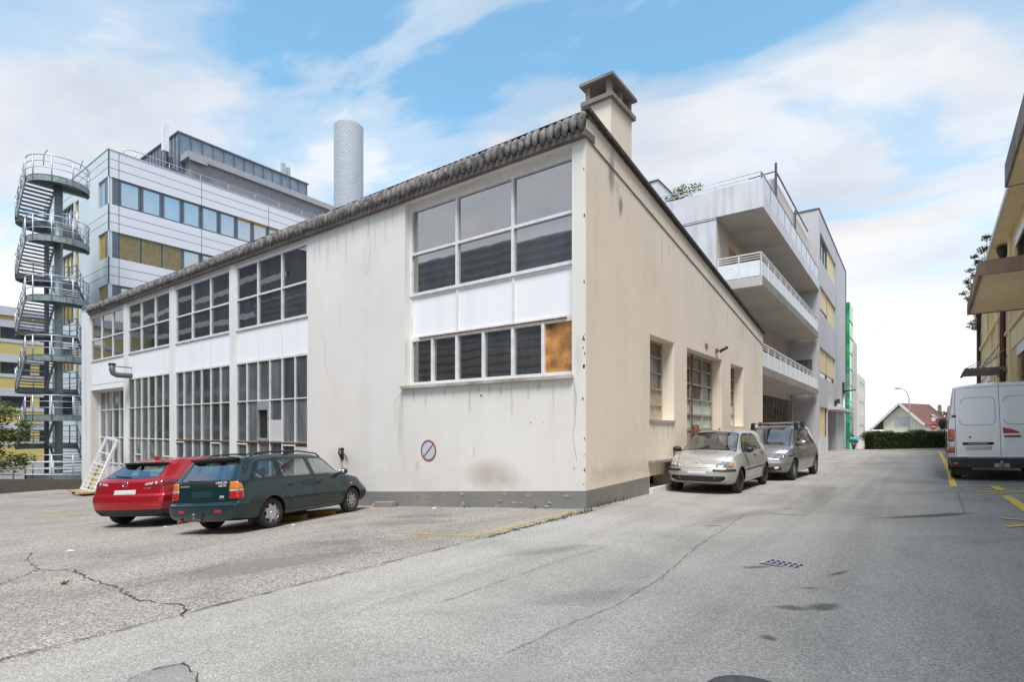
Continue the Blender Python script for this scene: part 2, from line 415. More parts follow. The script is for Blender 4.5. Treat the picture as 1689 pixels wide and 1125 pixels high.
def glazing(fr, axis, pos, us, zs, w=.05, d=.05, flip=False, edge=None):
    """a window frame of bars at the given u and z lines, face proud of pos by d"""
    e = edge or w
    def bx(ua, ub, za, zb, t):
        if axis == 'y': fr.box(ua, ub, pos - t, pos + .02, za, zb)
        elif flip: fr.box(pos - t, pos + .02, ua, ub, za, zb)
        else: fr.box(pos - .02, pos + t, ua, ub, za, zb)
    for i, u in enumerate(us):
        k = e if i in (0, len(us) - 1) else w
        o = k / 2 if i == 0 else (-k / 2 if i == len(us) - 1 else 0)
        bx(u + o - k / 2, u + o + k / 2, zs[0], zs[-1], d)
    for j, z in enumerate(zs):
        k = e if j in (0, len(zs) - 1) else w
        o = k / 2 if j == 0 else (-k / 2 if j == len(zs) - 1 else 0)
        for i in range(len(us) - 1):
            l = us[i] + (e if i == 0 else w / 2); r = us[i+1] - (e if i == len(us) - 2 else w / 2)
            bx(l, r, z + o - k / 2, z + o + k / 2, d - .004)

def pane(mb, axis, pos, ua, ub, za, zb, flip=False):
    if axis == 'y': mb.quad((ua, pos, za), (ub, pos, za), (ub, pos, zb), (ua, pos, zb))
    elif flip: mb.quad((pos, ub, za), (pos, ua, za), (pos, ua, zb), (pos, ub, zb))
    else: mb.quad((pos, ua, za), (pos, ub, za), (pos, ub, zb), (pos, ua, zb))

def text_mesh(name, txt, size, m, parent, origin, xdir, ydir, depth=.004, world=True, width=None):
    cu = bpy.data.curves.new(name, 'FONT'); cu.body = txt; cu.size = size; cu.extrude = depth / 2
    cu.align_x = 'CENTER'; cu.align_y = 'CENTER'
    t = bpy.data.objects.new(name, cu); COL.objects.link(t)
    dg = bpy.context.evaluated_depsgraph_get()
    me = bpy.data.meshes.new_from_object(t.evaluated_get(dg)); bpy.data.objects.remove(t)
    x = Vector(xdir).normalized(); y = Vector(ydir).normalized(); z = x.cross(y)
    sx = 1.
    if width:
        xs = [v.co.x for v in me.vertices]; sx = width / max(1e-6, max(xs) - min(xs))
    inv = FR[parent].inverted() if (world and parent in FR) else Matrix()
    for v in me.vertices:
        p = Vector(origin) + x * v.co.x * sx + y * v.co.y + z * v.co.z
        v.co = inv @ p
    me.materials.clear(); me.materials.append(m)
    o = bpy.data.objects.new(name, me); COL.objects.link(o); o.parent = parent; FR[o] = FR.get(parent, Matrix())
    return o

def sstep(a, b, x):
    t = np.clip((np.asarray(x, float) - a) / (b - a), 0, 1); return t * t * (3 - 2 * t)

# ------------------------------------------------------------------ ground
def gz(x, y):
    if x < 0:
        s = min(-x, 28.3); d = .075 * s if s < 7 else .525 + .0455 * (s - 7)
        z = -d
    else:
        z = .012 * min(x, 3.) + (.045 * (min(x, 7.) - 3) if x > 3 else 0)
    if y > 30: z -= .02 * (min(y, 95) - 30)
    if x < -29: z -= .35 * min(1, (-29 - x) / 2)
    return z

def sheet(name, m, xs, ys, dz, inside=None):
    mb = MB(); idx = {}
    for i, x in enumerate(xs):
        for j, y in enumerate(ys):
            idx[i, j] = len(mb.v); mb.v.append((x, y, gz(x, y) + dz))
    for i in range(len(xs) - 1):
        for j in range(len(ys) - 1):
            if inside and not inside((xs[i] + xs[i+1]) / 2, (ys[j] + ys[j+1]) / 2): continue
            mb.f.append((idx[i, j], idx[i+1, j], idx[i+1, j+1], idx[i, j+1])); mb.sm.append(True)
    return mb.build(name, m)

def frange(a, b, st):
    n = max(1, int(round((b - a) / st))); return [a + (b - a) * i / n for i in range(n + 1)]

def ground_ribbon(mb, pts, w, dz, jit=0., seed=1, wv=None, sub=.12):
    rnd = random.Random(seed); P = []
    for (a, b) in zip(pts[:-1], pts[1:]):
        n = max(1, int(math.dist(a, b) / sub))
        for i in range(n): P.append((a[0] + (b[0] - a[0]) * i / n + rnd.uniform(-jit, jit), a[1] + (b[1] - a[1]) * i / n + rnd.uniform(-jit, jit)))
    P.append(pts[-1]); L = []
    for i, p in enumerate(P):
        q = P[min(i + 1, len(P) - 1)]; o = P[max(i - 1, 0)]
        dx, dy = q[0] - o[0], q[1] - o[1]; l = math.hypot(dx, dy) or 1
        ww = w * (1 + (rnd.uniform(-wv, wv) if wv else 0)) / 2
        for sgn in (1, -1):
            x, y = p[0] - dy / l * ww * sgn, p[1] + dx / l * ww * sgn; L.append((x, y, gz(x, y) + dz + .006))
    mb.add(L, [(2 * i, 2 * i + 1, 2 * i + 3, 2 * i + 2) for i in range(len(P) - 1)])

def blob_film(name, m, blobs, dz):
    """soft-edged stains: each a fan of rings with a fade attribute that falls to zero at its rim"""
    V = []; F = []; A = []
    for (cx, cy, rx, ry, rot, seed) in blobs:
        rnd = random.Random(seed); ph = [rnd.uniform(0, 6.3) for _ in range(5)]; n = 30; k0 = len(V)
        for t_, fa in ((.02, 1), (.45, .9), (.75, .45), (1, 0)):
            for k in range(n):
                a = 2 * PI * k / n; r = t_ * (1 + .3 * sum(math.sin((q + 2) * a + ph[q]) / (q + 1.5) for q in range(5)) * .6)
                x, y = rx * r * math.cos(a), ry * r * math.sin(a)
                X, Y = cx + x * math.cos(rot) - y * math.sin(rot), cy + x * math.sin(rot) + y * math.cos(rot)
                V.append((X, Y, gz(X, Y) + dz + .006)); A.append(fa)
        F.append(tuple(k0 + k for k in range(n)))
        F += [(k0 + r * n + k, k0 + (r + 1) * n + k, k0 + (r + 1) * n + (k + 1) % n, k0 + r * n + (k + 1) % n) for r in range(3) for k in range(n)]
    me = bpy.data.meshes.new(name); me.from_pydata(V, [], F); at = me.attributes.new('fade', 'FLOAT', 'POINT'); at.data.foreach_set('value', A); me.materials.append(m)
    o = bpy.data.objects.new(name, me); COL.objects.link(o); return o

# ------------------------------------------------------------------ plants
def leaf(mb, p, size, rnd):
    a, b = rnd.uniform(0, 2 * PI), rnd.uniform(-1.1, 1.1)
    u = Vector((math.cos(a), math.sin(a), rnd.uniform(-.5, .4))).normalized()
    w = u.cross(Vector((math.sin(b), math.cos(b) * .4, 1))).normalized()
    l, h = size * rnd.uniform(.7, 1.3), size * rnd.uniform(.28, .5)
    p = Vector(p)
    mb.add([p, p + u * l * .5 + w * h, p + u * l, p + u * l * .5 - w * h], [(0, 1, 2, 3)])

def tree(name, label, cat, base, h, trunk_r, clumps, leaf_size, per, mleaf, mbark, group=None, seed=3, conifer=False):
    t = thing(name, label, cat, base, 0, group); rnd = random.Random(seed)
    tb = MB(); bx, by, bz = base
    top = Vector((bx, by, bz + h * .8))
    tb.tube([(bx, by, bz), (bx + .05 * h * rnd.uniform(-1, 1), by, bz + h * .4), top], [trunk_r, trunk_r * .7, trunk_r * .25], 8)
    cr = MB()
    for (dx, dy, dz, r) in clumps:
        c = Vector((bx + dx, by + dy, bz + dz))
        s = Vector((bx, by, bz + min(h * .7, max(.15 * h, dz * .65))))
        tb.tube([s, (s + c) / 2 + Vector((0, 0, .08 * r)), c], [trunk_r * .35, trunk_r * .2, trunk_r * .08], 5)
        for _ in range(int(per * r * r)):
            d = Vector((rnd.gauss(0, 1), rnd.gauss(0, 1), rnd.gauss(0, .8))).normalized() * r * rnd.random() ** .45
            d.z *= .75
            leaf(cr, c + d, leaf_size, rnd)
    tb.build('trunk', mbark, t); cr.build('crown', mleaf, t)
    return t
# ------------------------------------------------------------------ vehicles
def pchip(xs, ys, x):
    xs = np.asarray(xs, float); ys = np.asarray(ys, float); x = np.asarray(x, float)
    h = np.diff(xs); d = np.diff(ys) / h; n = len(xs); m = np.zeros(n)
    m[0], m[-1] = d[0], d[-1]
    for i in range(1, n - 1):
        if d[i-1] * d[i] > 0:
            w1, w2 = 2 * h[i] + h[i-1], h[i] + 2 * h[i-1]
            m[i] = (w1 + w2) / (w1 / d[i-1] + w2 / d[i])
    k = np.clip(np.searchsorted(xs, x) - 1, 0, n - 2)
    t = np.clip((x - xs[k]) / h[k], 0, 1)
    return ((2*t**3 - 3*t**2 + 1) * ys[k] + (t**3 - 2*t**2 + t) * h[k] * m[k] + (-2*t**3 + 3*t**2) * ys[k+1] + (t**3 - t**2) * h[k] * m[k+1])

def in_poly(px, py, poly):
    px = np.asarray(px); py = np.asarray(py); r = np.zeros(px.shape, bool); n = len(poly)
    for i in range(n):
        x1, y1 = poly[i]; x2, y2 = poly[(i + 1) % n]
        if y1 == y2: continue
        c = ((y1 > py) != (y2 > py)) & (px < (x2 - x1) * (py - y1) / (y2 - y1) + x1)
        r ^= c
    return r

def round_poly(P, r, n=5):
    """polygon with its corners rounded"""
    out = []; k = len(P)
    for i in range(k):
        p = Vector(P[i]); a = Vector(P[i-1]); b = Vector(P[(i+1) % k])
        u = (a - p); v = (b - p); d = min(r, u.length * .45, v.length * .45)
        q0 = p + u.normalized() * d; q1 = p + v.normalized() * d
        for j in range(n + 1):
            t = j / n; out.append(tuple((1-t)**2 * q0 + 2*t*(1-t) * p + t*t * q1))
    return out

class Body:
    """lofted car shell: x across, y forward (0 = rear bumper, L = front), z up"""
    def __init__(s, st, rear, front, fade_r=1.0, fade_f=.7, plan_r=.05, plan_f=.10, ds=.02, ring=120, crown=.9):
        st = np.array(st, float); L = st[-1, 0]; s.L = L
        ys = np.unique(np.concatenate([np.arange(0, L, ds), np.linspace(0, .1, 8), L - np.linspace(0, .14, 10), [L]]))
        par = [pchip(st[:, 0], st[:, k], ys) for k in range(1, st.shape[1])]
        zb, wb, ws, wm, zm, wl, zl, wr, zr, zt = par
        rings = []
        for i in range(len(ys)):
            P = [(0, zb[i]), (wb[i] * .6, zb[i]), (wb[i], zb[i]), (ws[i], zb[i] + .05), (ws[i] * .4 + wm[i] * .6 , zm[i] * .6 + zb[i] * .4), (wm[i], zm[i]), (wm[i] * .6 + wl[i] * .4, zl[i] * .62 + zm[i] * .38), (wl[i], zl[i]), (wl[i], zl[i]),
                 (wl[i] * .75 + wr[i] * .25, zl[i] * .73 + zr[i] * .27), (wl[i] * .25 + wr[i] * .75 + .004, zl[i] * .25 + zr[i] * .75), (wr[i], zr[i]), (wr[i] * crown, zr[i] * .4 + zt[i] * .6), (wr[i] * .55, zr[i] * .08 + zt[i] * .92), (0, zt[i])]
            P = np.array(P)
            for _ in range(3):
                Q = np.empty((2 * len(P), 2)); Q[0] = P[0]; Q[-1] = P[-1]
                Q[1:-1:2] = P[:-1] * .75 + P[1:] * .25; Q[2::2] = P[:-1] * .25 + P[1:] * .75
                P = Q
            seg = np.linalg.norm(np.diff(P, axis=0), axis=1); cum = np.concatenate([[0], np.cumsum(seg)])
            u = np.linspace(0, cum[-1], ring)
            rings.append(np.stack([np.interp(u, cum, P[:, 0]), np.interp(u, cum, P[:, 1])], 1))
        rings = np.array(rings)                           # stations x ring x 2 (right half, bottom to top)
        full = np.concatenate([rings, (rings[:, ::-1] * [-1, 1])[:, 1:-1]], 1)   # closed loop
        n, m = full.shape[:2]
        V = np.empty((n, m, 3)); V[..., 0] = full[..., 0]; V[..., 2] = full[..., 1]; V[..., 1] = ys[:, None]
        caps = []
        T = np.linspace(1, 0, 56)[1:]
        for e in (0, n - 1):
            c = np.array([0, V[e, 0, 1], (V[e, :, 2].min() + V[e, :, 2].max()) / 2])
            caps.append(c + (V[e][None] - c) * T[:, None, None])
        W = float(st[:, 4].max())
        def deform(A):
            y0 = A[..., 1].copy(); z = A[..., 2]; ax = np.abs(A[..., 0]) / W
            wr_ = 1 - sstep(0, fade_r, y0); wf_ = 1 - sstep(0, fade_f, L - y0)
            r = np.array(rear); f = np.array(front)
            A[..., 1] = y0 + wr_ * (np.interp(z, r[:, 0], r[:, 1]) + plan_r * ax ** 2.6) - wf_ * (np.interp(z, f[:, 0], f[:, 1]) + plan_f * ax ** 2.6)
        deform(V); [deform(c) for c in caps]
        verts = [V.reshape(-1, 3)]; F = []; reg = []
        idx = np.arange(n * m).reshape(n, m)
        a = idx[:-1]; b = idx[1:]
        q = np.stack([a, np.roll(a, -1, 1), np.roll(b, -1, 1), b], -1).reshape(-1, 4); F.append(q); reg.append(np.zeros(len(q), int))
        off = n * m
        for k, (e, cp) in enumerate(zip((0, n - 1), caps)):
            rows = np.concatenate([idx[e][None], off + np.arange(cp.shape[0] * m).reshape(-1, m)])
            off += cp.shape[0] * m; verts.append(cp.reshape(-1, 3))
            a = rows[:-1]; b = rows[1:]
            q = np.stack([a, b, np.roll(b, -1, 1), np.roll(a, -1, 1)], -1).reshape(-1, 4)
            if k == 1: q = q[:, ::-1]
            F.append(q); reg.append(np.full(len(q), 2 - k))      # 2 = rear cap, 1 = front cap
        s.V = np.concatenate(verts); s.F = np.concatenate(F); s.reg = np.concatenate(reg)
        P = s.V[s.F]; nrm = np.cross(P[:, 2] - P[:, 0], P[:, 3] - P[:, 1]); 
        ln = np.linalg.norm(nrm, axis=1); nrm /= np.maximum(ln, 1e-12)[:, None]
        s.c = P.mean(1); s.n = nrm
        flip = (nrm[:, 0] * s.c[:, 0] + nrm[:, 2] * (s.c[:, 2] - .7)).sum() < 0
        if flip: s.F = s.F[:, ::-1]; s.n = -s.n
        vn = np.zeros_like(s.V)
        for k in range(4): np.add.at(vn, s.F[:, k], s.n * ln[:, None])
        s.vn = vn / np.maximum(np.linalg.norm(vn, axis=1), 1e-12)[:, None]
        s.cls = np.zeros(len(s.F), int)
        s.bvh = BVHTree.FromPolygons([tuple(p) for p in s.V], [tuple(f) for f in s.F.tolist()])
        s.names = {0: 'body'}
    def mark(s, name, mask):
        for k, v in s.names.items():
            if v == name: break
        else:
            k = len(s.names); s.names[k] = name
        s.cls[mask] = k
    def emit(s, name, mat, parent, mesh_name=None, smooth=True, offset=0):
        k = [i for i, v in s.names.items() if v == name]
        if not k: return None
        f = s.F[s.cls == k[0]]
        if not len(f): return None
        u, inv = np.unique(f, return_inverse=True); f2 = inv.reshape(-1, 4)
        me = bpy.data.meshes.new(mesh_name or name)
        V = s.V[u] + s.vn[u] * offset
        fl = [tuple(dict.fromkeys(q)) for q in f2.tolist()]; fl = [q for q in fl if len(q) > 2]
        me.from_pydata(V.tolist(), [], fl)
        me.polygons.foreach_set('use_smooth', [True] * len(me.polygons))
        me.materials.append(mat); me.update()
        if smooth: me.normals_split_custom_set_from_vertices([tuple(x) for x in s.vn[u]])
        o = bpy.data.objects.new(mesh_name or name, me); COL.objects.link(o); o.parent = parent; FR[o] = FR[parent]
        return o
    def hit(s, ax, a, b, sgn=1):
        """surface point seen along an axis: 'x' (a=y,b=z), 'y' (a=x,b=z; sgn -1 rear, 1 front), 'z' (a=x,b=y)"""
        if ax == 'x': o, d = (3 * sgn, a, b), (-sgn, 0, 0)
        elif ax == 'y': o, d = (a, 9 if sgn > 0 else -3, b), (0, -sgn, 0)
        else: o, d = (a, b, 4), (0, 0, -1)
        p, nn, i, _ = s.bvh.ray_cast(Vector(o), Vector(d))
        if p is None: return None
        if nn.dot(Vector(d)) > 0: nn = -nn
        return p, nn
    def ribbon(s, mb, ax, pts, w, off=.003, sgn=1, close=False, sub=.03, r=None):
        pts = list(pts) + ([pts[0]] if close else []); Q = []
        for a, b in zip(pts[:-1], pts[1:]):
            n = max(1, int(math.dist(a, b) / sub))
            Q += [(a[0] + (b[0] - a[0]) * i / n, a[1] + (b[1] - a[1]) * i / n) for i in range(n)]
        Q.append(pts[-1]); H = [s.hit(ax, q[0], q[1], sgn) for q in Q]; H = [h for h in H if h]
        if len(H) < 2: return
        L = []
        for i, (p, nn) in enumerate(H):
            t = H[min(i + 1, len(H) - 1)][0] - H[max(i - 1, 0)][0]
            if t.length < 1e-6: t = Vector((0, 1, 0))
            sd = t.cross(nn).normalized() * w / 2
            L += [p + sd + nn * off * .2, p + nn * off, p - sd + nn * off * .2]
        fs = []
        for i in range(len(H) - 1):
            k = 3 * i; fs += [(k, k + 1, k + 4, k + 3), (k + 1, k + 2, k + 5, k + 4)]
        mb.add(L, fs, True)
    def patch(s, mb, ax, x0, x1, z0, z1, off=.006, sgn=1, n=8, m=5, bulge=0):
        """small plate lying on the surface over a rectangle, with sides"""
        g = []
        for j in range(m + 1):
            for i in range(n + 1):
                h = s.hit(ax, x0 + (x1 - x0) * i / n, z0 + (z1 - z0) * j / m, sgn)
                if not h: return
                e = (i in (0, n)) or (j in (0, m))
                g.append(h[0] + h[1] * (-.004 if e else off + bulge * math.sin(PI * i / n) * math.sin(PI * j / m)))
        mb.add(g, [(j * (n+1) + i, j * (n+1) + i + 1, (j+1) * (n+1) + i + 1, (j+1) * (n+1) + i) for j in range(m) for i in range(n)], True)

def lens(B, mb, ang, poly, off=.005, bulge=.004):
    """crisp patch over an outline; ang = where it is seen from (0 rear, 90 right, 180 front), poly in (u, z)"""
    a = R(ang); d = Vector((-math.sin(a), math.cos(a), 0)); U = Vector((math.cos(a), math.sin(a), 0)); c = Vector((0, B.L if math.cos(a) < -.3 else 0, 0))
    cu = U.dot(c)
    P = []
    for i in range(len(poly)):
        p, q = poly[i], poly[(i + 1) % len(poly)]; n = max(1, int(math.dist(p, q) / .02))
        P += [(p[0] + (q[0] - p[0]) * k / n, p[1] + (q[1] - p[1]) * k / n) for k in range(n)]
    mx = sum(p[0] for p in P) / len(P), sum(p[1] for p in P) / len(P); n = len(P); V = []
    def cast(u, z, o):
        h = B.bvh.ray_cast(U * u + Vector((0, 0, z)) + c - d * 6, d)
        if h[0] is None: return None
        nn = h[1] if h[1].dot(d) < 0 else -h[1]
        return h[0] + nn * o
    for t_, o in ((1, -.004), (1, off), (.8, off + bulge * .6), (.5, off + bulge), (.2, off + bulge)):
        for p in P:
            q = cast(mx[0] + (p[0] - mx[0]) * t_, mx[1] + (p[1] - mx[1]) * t_, o)
            if q is None: return
            V.append(q)
    F = [(r * n + k, r * n + (k + 1) % n, (r + 1) * n + (k + 1) % n, (r + 1) * n + k) for r in range(4) for k in range(n)] + [tuple(4 * n + k for k in range(n))]
    mb.add(V, F, True)

def wheel(t, x, y, r, w, side, style, mt, steer=0):
    """wheel at axle height; side +1 faces +x"""
    wobj = bpy.data.objects.new('wheel', None)   # replaced below by the tyre-bearing hub mesh
    bpy.data.objects.remove(wobj)
    rim_r = r * (.66 if style != 'steel' else .62)
    def xf(pts):
        c, q = math.cos(steer), math.sin(steer)
        return [(x + (px * side) * c - py * q, y + (px * side) * q + py * c, r + pz) for px, py, pz in pts]
    hub = MB(); tmp = MB()
    tmp.lathe([(0.001, w * .1), (rim_r * .9, w * .1), (rim_r * .92, -w * .45), (0.001, -w * .45)], 24, 'x')
    hub.add(xf(tmp.v), tmp.f, True)
    h = hub.build('wheel', mt['dark'], t, world=False)
    tm = MB(); tm.lathe([(rim_r * .93, -w * .44), (rim_r, -w * .48), (r * .90, -w * .5), (r * .97, -w * .42), (r, -w * .25), (r, w * .25), (r * .97, w * .42), (r * .90, w * .5), (rim_r, w * .48), (rim_r * .93, w * .40)], 40, 'x')
    ty = MB(); v = xf(tm.v); ty.add([(p[0], p[1], max(.0, p[2])) for p in v], tm.f, True)
    ty.build('tyre', mt['tyre'], h, world=False)
    # cover: polar grid, openings are pushed back and dark
    nr, na = 14, 84; cov = MB(); hol = MB(); vs = []
    def holeat(rr, a):
        q = rr / rim_r
        if style == 'cover':
            k = (a / (2 * PI) * 7) % 1; return .70 < q < .90 and abs(k - .5) < .23
        if style == 'alloy':
            k = (a / (2 * PI) * 5) % 1; return .36 < q < .88 and abs(k - .5) < (.16 + .16 * (q - .36))
        if style == 'alloy7':
            k = (a / (2 * PI) * 7) % 1; return .34 < q < .88 and abs(k - .5) < (.15 + .14 * (q - .34))
        k = (a / (2 * PI) * 8) % 1; return .56 < q < .78 and abs(k - .5) < .28
    for i in range(nr + 1):
        rr = rim_r * i / nr; q = i / nr
        prof = w * ((.30 + .12 * math.sin(PI * min(1, q * 1.02))) if style != 'steel' else (.12 + .24 * q ** 3 + (.10 if q < .32 else 0)))
        if i == nr: prof = w * .46
        for k in range(na):
            a = 2 * PI * k / na; vs.append((prof, rr * math.cos(a), rr * math.sin(a)))
    vv = xf(vs); cf = []; hf = []
    for i in range(nr):
        for k in range(na):
            f = (i * na + k, i * na + (k + 1) % na, (i + 1) * na + (k + 1) % na, (i + 1) * na + k)
            (hf if holeat(rim_r * (i + .5) / nr, 2 * PI * (k + .5) / na) else cf).append(f)
    cov.add(vv, cf, True); cov.build('wheel_cover' if style == 'cover' else 'rim', mt[style], h, world=False)
    if hf:
        vb = xf([(p[0] - .035, p[1], p[2]) for p in vs]); hol.add(vb, hf, True); hol.build('rim_opening', mt['dark'], h, world=False)
    if style == 'cover' or style.startswith('alloy'):
        c = MB(); tm = MB(); tm.lathe([(.001, w * .44), (rim_r * .14, w * .43), (rim_r * .17, w * .36)], 20, 'x'); c.add(xf(tm.v), tm.f, True); c.build('hub_cap', mt['chrome'], h, world=False)
    return h

def seat(t, x, y, z, m, h=.62, w=.46, head=True):
    mb = MB()
    mb.prism([(x - w/2, y - .02, z), (x - w/2, y + .48, z + .05), (x - w/2, y + .48, z + .17), (x - w/2, y + .10, z + .15)], (w, 0, 0))
    mb.prism([(x - w/2, y + .12, z + .1), (x - w/2, y - .06, z + .1), (x - w/2, y - .22, z + h), (x - w/2, y - .10, z + h + .02)], (w, 0, 0))
    if head:
        mb.ball((x, y - .17, z + h + .12), .13, .05, .095); mb.tube([(x - .05, y - .16, z + h), (x - .05, y - .17, z + h + .1)], .008); mb.tube([(x + .05, y - .16, z + h), (x + .05, y - .17, z + h + .1)], .008)
    mb.build('seat', m, t, world=False, bevel=.03)

def car(name, label, cat, loc, rz, sp, mt, group=None):
    """builds the vehicle described by sp; its empty sits on the ground under the rear bumper"""
    t = thing(name, label, cat, loc, rz, group)
    FRk = FR[t]
    B = Body(sp['st'], sp['rear'], sp['front'], **sp.get('opt', {}))
    c, n, reg = B.c, B.n, B.reg; ax = np.abs(c[:, 0]); side = (np.abs(n[:, 0]) > .35)
    W = float(np.max(ax))
    rear_n = (n[:, 1] < -.3); front_n = (n[:, 1] > .25)
    B.mark('underbody', c[:, 2] < sp['under'])
    for key, y0, y1, zc in sp.get('doors', []):
        for sg, nm in ((1, 'r'), (-1, 'l')):
            B.mark('door_' + key + nm, side & (c[:, 0] * sg > .3) & (c[:, 1] > y0) & (c[:, 1] < y1) & (c[:, 2] > zc) & (c[:, 2] < sp['door_top']))
    if 'sill' in sp:
        B.mark('sill', side & (reg == 0) & (c[:, 2] < sp['sill']) & (c[:, 2] >= sp['under']) & (c[:, 1] > .8) & (c[:, 1] < B.L - .8))
    for nm, fn in sp.get('zones', []):
        B.mark(nm, fn(c, n, ax, reg))
    for i, pl in enumerate(sp['glass']):
        P = round_poly(pl, .05)
        for sg, q in ((1, 'r'), (-1, 'l')):
            B.mark('glass_%d%s' % (i, q), side & (c[:, 0] * sg > .2) & (reg == 0) & in_poly(c[:, 1], c[:, 2], P))
    for nm, fn in sp.get('screens', []):
        B.mark(nm, fn(c, n, ax, reg))
    for (wy, wr) in sp['arches']:
        B.mark('hole', (np.hypot(c[:, 1] - wy, c[:, 2] - sp['tyre']) < wr) & (ax > W * .40) & (c[:, 2] < sp['tyre'] + wr))
    # shells
    B.emit('body', mt['paint'], t)
    B.emit('underbody', mt['dark'], t); B.emit('sill', mt.get('sill', mt['paint']), t)
    for key, *_ in sp.get('doors', []):
        for q in 'rl':
            sgn = 1 if q == 'r' else -1
            d = B.emit('door_' + key + q, mt['paint'], t, 'door')
            if d is not None:
                hy, hz = sp['handles'][key]; mb = MB()
                B.patch(mb, 'x', hy - .085, hy + .085, hz - .025, hz + .025, .012, sgn, 10, 4, .012)
                if mb.v: mb.build('handle', mt.get('handle', mt['black']), d, world=False)
    for nm, _ in sp.get('zones', []):
        mk = sp.get('zmat', {}).get(nm, 'black'); B.emit(nm, mt[mk], t, nm.split('#')[0], offset=sp.get('zoff', {}).get(nm, 0))
    for i, pl in enumerate(sp['glass']):
        for q in 'rl':
            g = B.emit('glass_%d%s' % (i, q), mt['glass'], t, 'window')
            if g is not None:
                mb = MB(); P = round_poly(pl, .05, 4); B.ribbon(mb, 'x', P, sp.get('trim', .028), .005, 1 if q == 'r' else -1, True)
                mb.build('window_seal', mt['black'], g, world=False)
    for nm, _ in sp.get('screens', []):
        g = B.emit(nm, mt['glass'], t)
        ln = sp.get('screen_line', {}).get(nm)
        if g is not None and ln:
            mb = MB(); B.ribbon(mb, ln[0], ln[2], ln[3], .007, ln[1], True, .02); mb.build('screen_seal', mt['black'], g, world=False)
    # wheel wells and lips
    for (wy, wr) in sp['arches']:
        for sg in (1, -1):
            mb = MB(); q = []
            for k in range(25):
                a = PI * (-.12 + 1.24 * k / 24); q.append((wy + (wr + .012) * math.cos(a), sp['tyre'] + (wr + .012) * math.sin(a)))
            for xx in (W * .36, W * .97):
                mb.v += [(sg * xx, y, max(z, sp['under'] - .02)) for y, z in q]
            mb.f += [(k, k + 1, 26 + k, 25 + k) for k in range(24)]; mb.sm += [True] * 24
            mb.f.append(tuple(range(25))); mb.sm.append(False)
            # pull the outer rim in to the skin so nothing pokes out
            for k in range(25):
                y, z = q[k]; h = B.hit('x', y, max(z, sp['under'] + .01), sg)
                if h: mb.v[25 + k] = (h[0].x - sg * .012, y, max(z, sp['under'] - .02))
            mb.build('wheel_arch', mt['dark'], t, world=False)
            lip = MB(); ql = [(wy + (wr + .006) * math.cos(a), sp['tyre'] + (wr + .006) * math.sin(a)) for a in [PI * (-.02 + 1.04 * k / 30) for k in range(31)]]
            ql = [p for p in ql if p[1] > sp['under'] + .01]
            B.ribbon(lip, 'x', ql, sp.get('lip', .03), .008, sg); lip.build('arch_lip', mt.get('lip', mt['paint']), t, world=False)
    # seams
    for a, sg, pts in sp.get('seams', []):
        for q in ((1, -1) if a == 'x' else (sg,)):
            mb = MB(); B.ribbon(mb, a, pts, sp.get('gapw', .010), .0022, q)
            if mb.v: mb.build('panel_gap', mt.get('gap', mt['dark']), t, world=False)
    for nm, mk, a, sg, lst, w, off in sp.get('strips', []):
        for q in ((1, -1) if (a == 'x' and sg == 0) else (sg,)):
            mb = MB(); B.ribbon(mb, a, lst, w, off, q); 
            if mb.v: mb.build(nm, mt[mk], t, world=False)
    for nm, mk, a, sg, (x0, x1, z0, z1), off, bul in sp.get('patches', []):
        mb = MB(); B.patch(mb, a, x0, x1, z0, z1, off, sg, 14, 6, bul)
        if mb.v: mb.build(nm, mt[mk], t, world=False)
    for nm, mk, ang, poly, off in sp.get('single', []):
        mb = MB(); lens(B, mb, ang, poly, off, 0)
        if mb.v: mb.build(nm, mt[mk], t, world=False)
    for nm, mk, ang, poly, off in sp.get('lenses', []):
        for sg in (1, -1):
            mb = MB(); lens(B, mb, ang * sg, [(u * sg, z) for u, z in poly], off)
            if mb.v: mb.build(nm, mt[mk], t, world=False)
    for (wy, stl, xs) in sp['wheels']:
        for sg, st_ in ((1, stl[0]), (-1, stl[1])):
            wheel(t, sg * xs, wy, sp['tyre'], sp.get('tw', .19), sg, st_, mt, sp.get('steer', 0) if wy > B.L / 2 else 0)
    # axle and dark belly so light does not pass under the shell
    mb = MB()
    for (wy, stl, xs) in sp['wheels']: mb.tube([(-xs, wy, sp['tyre']), (xs, wy, sp['tyre'])], .035)
    mb.build('axle', mt['dark'], t, world=False)
    if 'seats' in sp:
        for x, y, z, h in sp['seats']: seat(t, x, y, z, mt['seat'], h)
        dy, dz, dw = sp['dash']; mb = MB()
        mb.prism([(-dw, dy, .5), (-dw, dy + .62, .5), (-dw, dy + .62, dz - .06), (-dw, dy + .3, dz), (-dw, dy, dz - .05)], (2 * dw, 0, 0)); mb.build('dashboard', mt['seat'], t, world=False, bevel=.02)
        mb = MB(); cx = -.36; ring = []
        for k in range(25):
            a = 2 * PI * k / 24; ring.append((cx + .18 * math.cos(a), dy - .08 + .07 * math.sin(a), dz - .02 + .16 * math.sin(a)))
        mb.tube(ring, .016, 6, False); mb.bar((cx - .17, dy - .08, dz - .02), (cx + .17, dy - .08, dz - .02), .04, .02); mb.tube([(cx, dy - .08, dz - .02), (cx, dy + .1, dz - .1)], .03); mb.build('steering_wheel', mt['black'], t, world=False)
        mb = MB(); mb.box(-W * .86, W * .86, .25, B.L - 1.1, sp['under'] + .05, sp['under'] + .09); mb.build('cabin_floor', mt['dark'], t, world=False)
